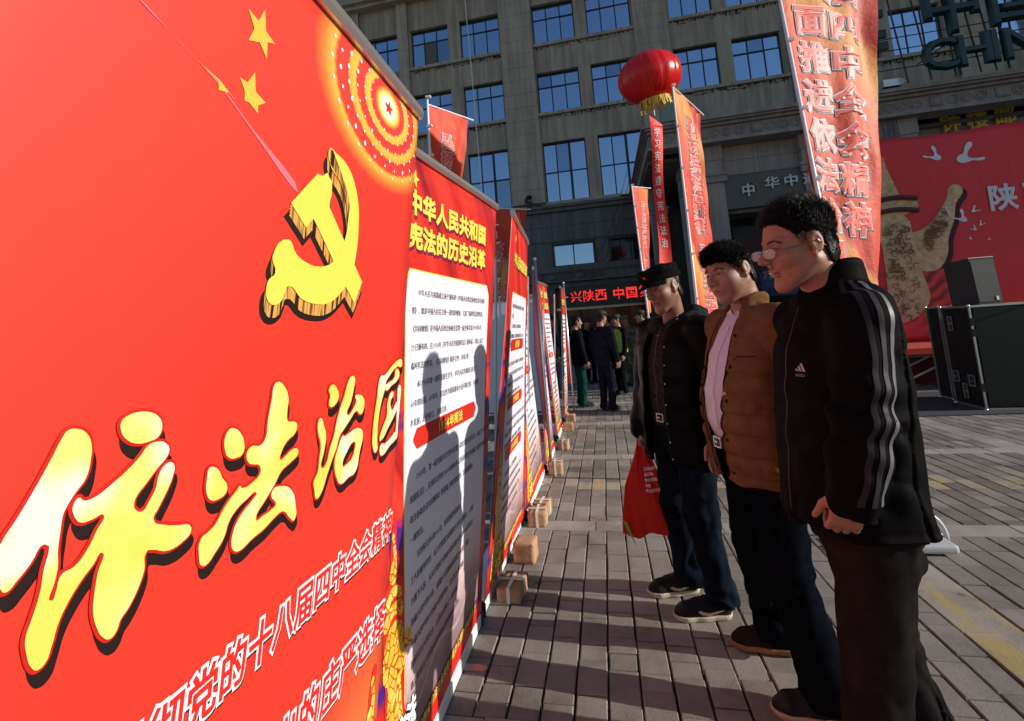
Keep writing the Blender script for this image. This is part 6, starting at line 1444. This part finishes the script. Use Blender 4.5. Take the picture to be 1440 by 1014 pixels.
# the front stands open: a wedge widening upward, off centre
def open2(Q):
    z = Q[:, 2]; w_ = np.interp(z, (.7, .88, 1.0, 1.2, 1.36, 1.5), (.030, .052, .072, .088, .070, .052)); c = np.interp(z, (.7, .9, 1.4), (-.01, -.012, -.0))
    return np.where(Q[:, 0] > -.01, np.minimum(w_-np.abs(Q[:, 1]-c), .05), -1)
J.cut(open2); J.loft([(.70, .01, 0, .122, .19), (.98, .028, 0, .146, .19), (1.10, .030, 0, .146, .192), (1.25, .012, 0, .122, .185), (1.37, -.02, 0, .080, .12)], 2.3, .004, True)
J.cone((-.025, 0, 1.40), (0.0, 0, 1.60), .062, .074, .004, True); J.cut(lambda Q: np.where(Q[:, 2] > 1.42, Q[:, 2]-(1.492-Q[:, 0]*.45), -1))
jm = keep_main(J.mesh('jacket')); P2.part('jacket', jm, M['brown']); bj2 = bvh_of(jm)
for sgn, mm_ in ((1, M['brown_lining']), (-1, M['brown_lining'])):
    zs = [.78+.03*i for i in range(22)]; pth = [(.3, sgn*(np.interp(z, (.7, .88, 1.0, 1.2, 1.36, 1.5), (.030, .052, .072, .088, .070, .052))+.006)-.008, z) for z in zs]
    P2.part('jacket_piping', ribbon(bj2, pth, .010, (-1, 0, 0), (0, 1, 0), .002), mm_)
for z in (1.33, 1.21, 1.08, .93, .80):
    q = drape(bj2, [(.3, np.interp(z, (.7, .88, 1.0, 1.2, 1.36, 1.5), (.030, .052, .072, .088, .070, .052))+.022, z)], (-1, 0, 0), .002)[0]
    P2.part('jacket_button', MB().ball(q, (.004, .008, .008), 8), M['brown_lining'])
P2.part('pocket_seam', ribbon(bj2, [(.3, .11, 1.235), (.3, .13, 1.25), (.3, .19, 1.25)], .004, (-1, 0, 0), off=.0015), M['brown_lining'])
M['denim'] = fabric('dark_navy_trousers', (.003, .0035, .006), (.005, .007, .011), .8, 70, .3)
trousers(P2, .86, hips2, kn2, [tuple(A1), tuple(A2)], (.105, .085, .078, .085), M['denim'], .006, (.125, .170), 4)
def belt(P, z, cf, rf, rl, buckle=(.035, .03)):
    pts = [(cf+rf*math.copysign(abs(math.cos(t))**.87, math.cos(t)), rl*math.copysign(abs(math.sin(t))**.87, math.sin(t)), z) for t in [i*math.pi/20 for i in range(41)]]
    mb = MB(); vs = [(p[0]*k if False else p[0]*k+cf*(1-k), p[1]*k, p[2]+dz) for p in pts[:-1] for k, dz in ((1, -.018), (1.02, -.016), (1.02, .016), (1, .018))]; n = len(pts)-1
    fs = [(i*4+j, ((i+1) % n)*4+j, ((i+1) % n)*4+j+1, i*4+j+1) for i in range(n) for j in range(3)]; P.part('belt', mb.add(vs, fs), plain('black_leather', (.015, .012, .010), .3))
    x = cf+rf*1.02+.003; b = MB(); w_, h_ = .026, .021
    for a0, b0, c0, d0 in ((-w_, -h_, w_, -h_+.005), (-w_, h_-.005, w_, h_), (-w_, -h_+.005, -w_+.005, h_-.005), (w_-.005, -h_+.005, w_, h_-.005), (-w_+.006, -.003, .0, .003)):
        b.box((x, a0, z+b0), (x+.004, c0, z+d0))
    P.part('belt_buckle', b, M['alu'])
belt(P2, .905, .022, .146, .183)
shoe(P2, P2.L(.725, 2.02, 0), P2.L(.455, 2.05, 0), sole_c=(.50, .36, .22)); shoe(P2, P2.L(.68, 2.385, 0), P2.L(.41, 2.43, 0), sole_c=(.30, .14, .07), upper=fabric('brown_black_shoe', (.02, .014, .012), (.03, .022, .02), .5))
# ---------------------------------------------------------------- man in the peaked cap
P1 = Person((.345, 2.72), R(212), 'man in a black peaked cap with a red star, holding a red carrier bag')
O1 = P1.L(.318, 2.66, 1.575); H1 = frame(R(8), R(13), R(6)); S1 = .97
nb1 = np.array((-.03, 0, 1.36), np.float32)
sh1 = [(-.02, .185, 1.355), (-.02, -.185, 1.355)]; el1 = [tuple(P1.L(.515, 2.53, 1.08)), tuple(P1.L(.205, 2.93, 1.08))]; wr1 = [tuple(P1.L(.425, 2.56, .845)), tuple(P1.L(.145, 2.82, .845))]
an1 = [tuple(P1.L(.43, 2.625, .09)), tuple(P1.L(.325, 2.84, .09))]; hp1 = [(.0, .085, .86), (.0, -.085, .86)]
kn1 = [tuple((np.array(hp1[0])+np.array(an1[0]))/2+np.array((.04, -.0, 0))), tuple((np.array(hp1[1])+np.array(an1[1]))/2+np.array((.04, 0, 0)))]
F = Field((-.36, -.42, -.01), (.34, .42, 1.76), .005)
core(F, [(.80, 0, 0, .09, .14), (1.05, 0, 0, .09, .13), (1.25, 0, 0, .10, .15), (1.36, -.02, 0, .06, .11)], sh1, el1, wr1, hp1, kn1, an1, nb1)
hand_sdf(F, wr1[0], P1.dir(-.05, .05, -1), P1.dir(-.8, .3, 0), 1, (.8, .9, .6), True); hand_sdf(F, wr1[1], P1.dir(-.02, -.05, -1), P1.dir(.9, -.3, .0), 1, (1.1, 1.1, .7), False, thumb=.9)
b1_, me1 = make_body(P1, F, lambda HF: (head_sdf(HF, O1, H1, S1, .96), neck(HF, O1, H1, S1*.93, nb1)), O1, S1, .0038, M['skin_dark'])
face_parts(P1, O1, H1, S1, bvh_of(me1))
make_hair(O1, H1, S1, 'cap', P1.o, 2500, .007, .0010, lambda p, n: np.array((-.3, 0, -.9)), seed=8, thick=.000)
M['cap'] = fabric('black_cap_cloth', (.006, .007, .007), (.012, .013, .012), .75, 60, .3)
hp = lambda f, l, u: O1+H1@np.array((f, l, u), np.float32)*S1
C = Field(O1-.2, O1+.22, .004)
C.ell(hp(-.012, 0, .075), (.106, .090, .050), .0, False, H1)
for k in range(24):
    t = 2*math.pi*k/24; t2 = 2*math.pi*(k+1)/24; C.cone(hp(-.010+.100*math.cos(t), .084*math.sin(t), .058), hp(-.010+.100*math.cos(t2), .084*math.sin(t2), .058), .0085, .0085, .01); C.cone(hp(-.006+.094*math.cos(t), .080*math.sin(t), .100), hp(-.006+.094*math.cos(t2), .080*math.sin(t2), .100), .012, .012, .02)
C.ell(hp(-.006, 0, .104), (.098, .084, .022), .015, False, H1)
C.disp(lambda Q: .004*vnoise(Q, (28, 28, 28), 3)-.003*np.abs(vnoise(Q, (60, 60, 18), 2)), .02)
C.ell(hp(-.010, 0, .040), (.092, .076, .045), .004, True, H1)
cap = empty('cap', (0, 0, 0), parent=P1.o); link('crown', keep_main(C.mesh('crown')), cap, M['cap'])
mb = MB(); vs = []; NU_, NV_ = 16, 6
for j in range(NV_+1):
    for i in range(NU_+1):
        t = R(-62+124*i/NU_); r_ = .098+.058*(j/NV_)*math.cos(t)**.8; vs.append(tuple(hp(-.010+r_*math.cos(t), .090*math.sin(t)*(1+.02*j/NV_), .053-.022*(j/NV_)-.012*math.sin(t)**2*(1))))
mb.add(vs, [(j*(NU_+1)+i, j*(NU_+1)+i+1, (j+1)*(NU_+1)+i+1, (j+1)*(NU_+1)+i) for j in range(NV_) for i in range(NU_)])
o = link('peak', mb.mesh('peak', True), cap, M['cap']); q = o.modifiers.new('s', 'SOLIDIFY'); q.thickness = .004
mb = MB(); mb.add([tuple(hp(.0935+.004, (.0135 if k % 2 == 0 else .0055)*math.sin(k*math.pi/5)*1.15+.0, .086+(.0135 if k % 2 == 0 else .0055)*math.cos(k*math.pi/5)*1.15)+H1[:, 0]*.006) for k in range(10)], [tuple(range(10))])
link('red_star', mb.mesh('red_star'), cap, plain('star_red', (.55, .012, .01), .4))
M['puff'] = fabric('glossy_black_puffer', (.002, .002, .0025), (.004, .004, .0045), .40, 40, .3, 0, 2.0); M['hood'] = fabric('grey_fleece_hood', (.012, .014, .013), (.035, .037, .036), .9, 30, .8, .3, 2)
J = Field((-.32, -.42, .64), (.32, .42, 1.50), .0052)
J.loft([(.70, .0, 0, .150, .235), (.90, .01, 0, .150, .235), (1.05, .01, 0, .148, .228), (1.2, .0, 0, .140, .225), (1.29, -.005, 0, .128, .215), (1.36, -.02, 0, .105, .185), (1.42, -.03, 0, .082, .105)], 2.4, .02)
for i, q in ((0, 1), (1, -1)):
    J.cone((-.03, q*.12, 1.365), sh1[i], .072, .078, .035); J.cone(sh1[i], el1[i], .080, .070, .02); J.cone(el1[i], wr1[i], .070, .052, .02)
J.disp(lambda Q: -.005*(1-np.abs(np.cos((Q[:, 2]-.72)*math.pi/.12)))**.5+.003, .03)
J.disp(cloth_noise(.009, .005, (6, 6, 5), (14, 14, 16), 9), .03)
def open1(Q):
    z = Q[:, 2]; w_ = np.interp(z, (.64, .8, 1.0, 1.2, 1.34, 1.5), (.085, .085, .078, .075, .070, .06)); return np.where(Q[:, 0] > -.01, np.minimum(w_-np.abs(Q[:, 1]+.012), .05), -1)
J.cut(open1); J.loft([(.60, .0, 0, .118, .20), (1.05, .01, 0, .124, .198), (1.25, .0, 0, .112, .19), (1.37, -.02, 0, .080, .12)], 2.3, .004, True)
jm1 = keep_main(J.mesh('jacket')); P1.part('jacket', jm1, M['puff']); bj1 = bvh_of(jm1)
HD = Field((-.24, -.26, 1.22), (.2, .26, 1.56), .005)
for k in range(14):
    t0 = R(35+290*k/14); t1 = R(35+290*(k+1)/14); r_ = .040+.012*abs(math.cos(t0/2+math.pi/2)); HD.cone((-.045+.095*math.cos(t0), .115*math.sin(t0), 1.40+.03*math.cos(t0+math.pi)), (-.045+.095*math.cos(t1), .115*math.sin(t1), 1.40+.03*math.cos(t1+math.pi)), r_, r_, .02)
HD.ell((-.15, 0, 1.36), (.06, .13, .09), .03); HD.disp(cloth_noise(.010, .009, (14, 14, 14), (34, 34, 34), 2), .03); HD.cone((-.02, 0, 1.30), (-.01, 0, 1.58), .062, .066, .006, True)
P1.part('hood', keep_main(HD.mesh('hood')), M['hood'])
SW = Field((-.2, -.24, .80), (.24, .24, 1.47), .006); SW.loft([(.87, .0, 0, .118, .165), (1.0, .005, 0, .122, .168), (1.2, .005, 0, .118, .165), (1.33, -.01, 0, .09, .13), (1.40, -.022, 0, .066, .072)], 2.2, .02); SW.disp(cloth_noise(.005, .004, (8, 8, 8), (20, 20, 14), 7), .03)
km = Mat('dark_patterned_knit', (.02, .017, .016), .85); vk = km.n('TexVoronoi'); vk.inputs['Scale'].default_value = 75; km.l(km.coord(), vk.inputs['Vector']); km.b.inputs['Specular IOR Level'].default_value = .05; km.col(km.ramp(vk.outputs['Distance'], [(.25, (.004, .0035, .0035)), (.5, (.028, .023, .021))])); km.bump(vk.outputs['Distance'], .5, .004)
swm = SW.mesh('sweater'); P1.part('sweater', swm, km.m); bw = bvh_of(swm)
P1.part('zip', ribbon(bw, [(.25, -.01, 1.37), (.25, -.01, .89)], .006, (-1, 0, 0), off=.002), M['lash'])
q = drape(bw, [(.25, -.01, 1.34)], (-1, 0, 0), .004)[0]; P1.part('zip_pull', MB().tube([q, q+Vector((.004, -.006, -.03)), q+Vector((.006, -.009, -.042))], [.002, .0022, .004], 6), M['alu'])
for z in (1.28, 1.19, 1.10, 1.0, .91, .82, .74):
    q = drape(bj1, [(.25, .085, z)], (-1, 0, 0), .002)[0]; P1.part('snap_button', MB().ball(q, (.003, .004, .004), 8), M['alu'])
for q_ in ((.05, .112, 1.415), (.035, .10, 1.43)): P1.part('hood_snap', MB().ball(q_, .004, 8), M['alu'])
belt(P1, .925, .0, .122, .168)
M['jeans'] = (lambda m: (m.col(m.ramp(m.noise(1, 6, .7, stretch=(16, 16, 4)), [(.35, (.002, .003, .006)), (.75, (.009, .018, .032))])), m.bump(m.noise(300, 3), .3, .002), m.m)[-1])(Mat('dark_blue_jeans', (.01, .015, .03), .85, 0, .05))
tr1 = trousers(P1, .87, hp1, kn1, an1, (.098, .082, .074, .080), M['jeans'], .0055, (.120, .165), 6, 1.15)
bt1 = bvh_of(tr1.data); 
for kn, an in zip(kn1, an1):
    pass
sx_ = plain('shoe_cream_sole', (.50, .45, .34), .6)
shoe(P1, P1.L(.475, 2.635, 0), P1.L(.195, 2.60, 0), sole_c=(.52, .48, .36), stripe=True); shoe(P1, P1.L(.37, 2.86, 0), P1.L(.095, 2.80, 0), sole_c=(.52, .48, .36), stripe=True)
# red carrier bag hanging from his right hand
bag = empty('carrier_bag', (.135, 2.80, .30)); prop(bag, 'red plastic carrier bag with white text and a green tag in the capped man\'s hand', 'bag')
bag.rotation_euler = (0, 0, R(-12))
bw_ = lambda v: np.interp(v, (0, .06, .25, .38, .47, .52), (.118, .120, .100, .052, .028, .018))
def fb(sgn):
    def fn(u, v, w=0):
        s = u/.24*2-1; hw = bw_(v); th = .020*math.cos(s*math.pi/2)*(1-v/.6)+.001
        return (s*hw-.02*(1-v/.5)+.03*v*.6, sgn*(th+w)+.008*math.sin(s*6+v*9)*(1-abs(s))+.004*math.sin(v*30+s*11), v+.018*s*(1-v/.5)+.01*math.sin(s*5)*(v < .02))
    return fn
bm_ = Mat('red_bag_plastic', (.62, .02, .012), .35); bt_ = bm_.n('BsdfTranslucent'); bt_.inputs[0].default_value = (.75, .03, .015, 1); mx = bm_.n('MixShader'); mx.inputs[0].default_value = .45
bm_.l(bm_.b.outputs[0], mx.inputs[1]); bm_.l(bt_.outputs[0], mx.inputs[2]); bm_.l(mx.outputs[0], bm_.t.nodes['Material Output'].inputs[0]); bm_.bump(bm_.noise(22, 5, .7), .6, .01)
sheet('front_face', fb(-1), .24, .52, 20, 40, bm_.m, bag); sheet('back_face', fb(1), .24, .52, 20, 40, bm_.m, bag)
mb = MB(); 
for i, ln in enumerate(('弘扬宪法精神', '建设法治', '依法治国依', '法宣', '学法用法守')): glyphs(mb, ln, fb(-1), .135, .33-.028*i, .017, .018, .016, .03, .003, .0004, res=1)
link('print', mb.mesh('print'), bag, M['pwh'])
tg = MB().add([(-.125, -.03, .075), (-.105, -.035, .065), (-.068, -.03, -.045), (-.082, -.028, -.02)], [(0, 1, 2, 3)]); o = link('green_tag', tg.mesh('green_tag'), bag, plain('bright_green', (.05, .65, .06), .5)); q = o.modifiers.new('s', 'SOLIDIFY'); q.thickness = .003
# ---------------------------------------------------------------- people farther off
def far_person(x, y, th, hgt, label, top, bot, skin='skin', hat=None, lean=0, legs=.09, arm=None, vest=None, back=False, step=0, hcol=None, grp='people standing in the square beyond the banners', shoe_m=None):
    P = Person((x, y), th, label, group=grp); k = hgt/1.75; h = .0095
    O = np.array((.02+lean, 0, 1.60*k), np.float32); Rm = frame(0, R(6)); s = k
    F = Field((-.38, -.42, -.02), (.42, .42, 1.82*k), h); nb = np.array((-.03, 0, 1.40*k), np.float32)
    head_sdf(F, O, Rm, s); neck(F, O, Rm, s, nb)
    sh = [(-.02, .19*k, 1.37*k), (-.02, -.19*k, 1.37*k)]
    ar = arm or [((.0, .25, 1.10), (.06, .24, .86)), ((.0, -.25, 1.10), (.06, -.24, .86))]
    el = [tuple(np.array(a[0])*k) for a in ar]; wr = [tuple(np.array(a[1])*k) for a in ar]
    hip = [(0, .085*k, .86*k), (0, -.085*k, .86*k)]; an = [(step, legs, .08), (-step, -legs, .08)]; kn = [tuple((np.array(a)+np.array(b))/2+np.array((.03, 0, 0))) for a, b in zip(hip, an)]
    core(F, [(.80*k, 0, 0, .09, .13), (1.3*k, 0, 0, .09, .14), (1.4*k, -.01, 0, .06, .1)], sh, el, wr, hip, kn, an, nb)
    for w_, e_, lf in zip(wr, el, (True, False)):
        d = np.array(w_)-np.array(e_); hand_sdf(F, w_, d, (.3, -1 if lf else 1, .1), k*1.1, (.5, .6, .5), lf)
    P.body(keep_main(F.mesh('person')), M[skin])
    J = Field((-.34, -.42, .68*k), (.4, .42, 1.55*k), h)
    J.loft([(.78*k, .0, 0, .125*k, .20*k), (.95*k, .01, 0, .13*k, .195*k), (1.2*k, 0, 0, .125*k, .205*k), (1.33*k, -.01, 0, .11*k, .19*k), (1.42*k, -.03, 0, .075*k, .09*k), (1.46*k, -.028, 0, .072*k, .078*k)], 2.3, .02)
    for a, b, c, q in zip(sh, el, wr, (1, -1)): J.cone((-.02, q*.1, 1.36*k), a, .07, .072, .03); J.cone(a, b, .072, .058, .02); J.cone(b, c, .058, .045, .02)
    J.disp(cloth_noise(.009, .008, (8, 8, 8), (18, 18, 22), int(x*10) % 9), .03); jm = keep_main(J.mesh('jacket')); P.part('jacket', jm, top)
    if vest is not None:
        V = Field((-.3, -.34, .84*k), (.3, .34, 1.48*k), h); V.loft([(.90*k, .0, 0, .145*k, .222*k), (1.2*k, 0, 0, .142*k, .228*k), (1.36*k, -.01, 0, .125*k, .20*k), (1.42*k, -.03, 0, .08*k, .11*k)], 2.3, .02); V.disp(cloth_noise(.006, .006), .03); P.part('vest', keep_main(V.mesh('vest')), vest)
    trousers(P, .87*k, hip, kn, an, (.092*k, .075*k, .068*k, .074*k), bot, h, (.108*k, .15*k), 3)
    make_hair(O, Rm, s, 'short', P.o, 500, .014, .0022, lambda p, n: np.array((0, 0, .2)), h=.008, thick=.010)
    if hat is not None:
        C = Field(O-.2, O+.24, .008); ph = lambda f, l, u: O+Rm@np.array((f, l, u), np.float32)*s
        C.ell(ph(-.012, 0, .085), (.115*s, .100*s, .062*s), 0, False, Rm); C.ell(ph(-.010, 0, .045), (.096*s, .08*s, .05*s), .004, True, Rm); C.ell(ph(.09, 0, .055), (.065*s, .07*s, .010*s), .01, False, Rm)
        P.part('cap', keep_main(C.mesh('cap')), hat)
    for a in an: 
        sc_ = P; shoe(P, (a[0]-.06, a[1], 0), (a[0]+.20, a[1], 0), sole_c=(.03, .03, .03))
    return P
blk = fabric('black_wool', (.006, .006, .008), (.012, .012, .014), .8, 30); nvy = fabric('dark_navy_uniform', (.007, .008, .014), (.012, .014, .022), .7, 30)
grn = fabric('dark_green_trousers', (.006, .035, .026), (.012, .055, .04), .8, 30); hv = plain('fluorescent_vest', (.28, .40, .03), .6)
cm_ = Mat('camouflage_cloth', (.05, .05, .03), .85); cm_.col(cm_.ramp(cm_.noise(9, 3, .5), [(.36, (.035, .028, .016)), (.45, (.08, .075, .04)), (.54, (.14, .11, .065)), (.62, (.03, .04, .02))], 'CONSTANT')); hatm = plain('cap_black', (.01, .01, .012), .7)
far_person(-.50, 9.15, R(20), 1.66, 'bareheaded man in a black coat and dark green trousers seen from behind', blk, grn, legs=.08)
far_person(-.04, 8.60, R(48), 1.70, 'officer in dark uniform and cap with his back to the camera', nvy, nvy, hat=hatm, legs=.09)
far_person(.27, 10.6, R(215), 1.66, 'person in a bright yellow green vest half hidden behind the dark officer', blk, blk, vest=hv, hat=hatm, legs=.07)
far_person(.52, 12.2, R(235), 1.66, 'man in camouflage jacket and cap holding a dark helmet', cm_.m, cm_.m, 'skin_dark', hat=cm_.m, step=.16, arm=[((.05, .26, 1.12), (.22, .10, 1.02)), ((.05, -.26, 1.12), (.22, -.10, 1.02))])
far_person(.10, 12.6, R(170), 1.70, 'man in a dark coat with hands down, standing farthest back between officer and camouflage jacket', blk, blk)
far_person(-.42, 12.9, R(300), 1.66, 'dark clothed person half hidden behind the man in green trousers', blk, nvy, hat=hatm)
far_person(1.15, 12.4, R(160), 1.70, 'dark coated bareheaded person standing nearest the porch pillar', blk, blk)
hm = MB().ball((.42, 12.02, 1.02), (.14, .14, .13), 16).obj('helmet', plain('dark_helmet', (.01, .012, .014), .25), smooth=True); prop(hm, 'round dark helmet held in front by the man in camouflage', 'helmet')
far_person(.80, 11.0, R(195), 1.72, 'person in dark uniform and black cap beside the orange flag, behind the capped man', nvy, nvy, hat=hatm, grp='people standing in the square beyond the banners')
far_person(-1.08, 10.4, R(10), 1.74, 'person in black jacket seen between the two farthest banners', blk, blk, legs=.1)
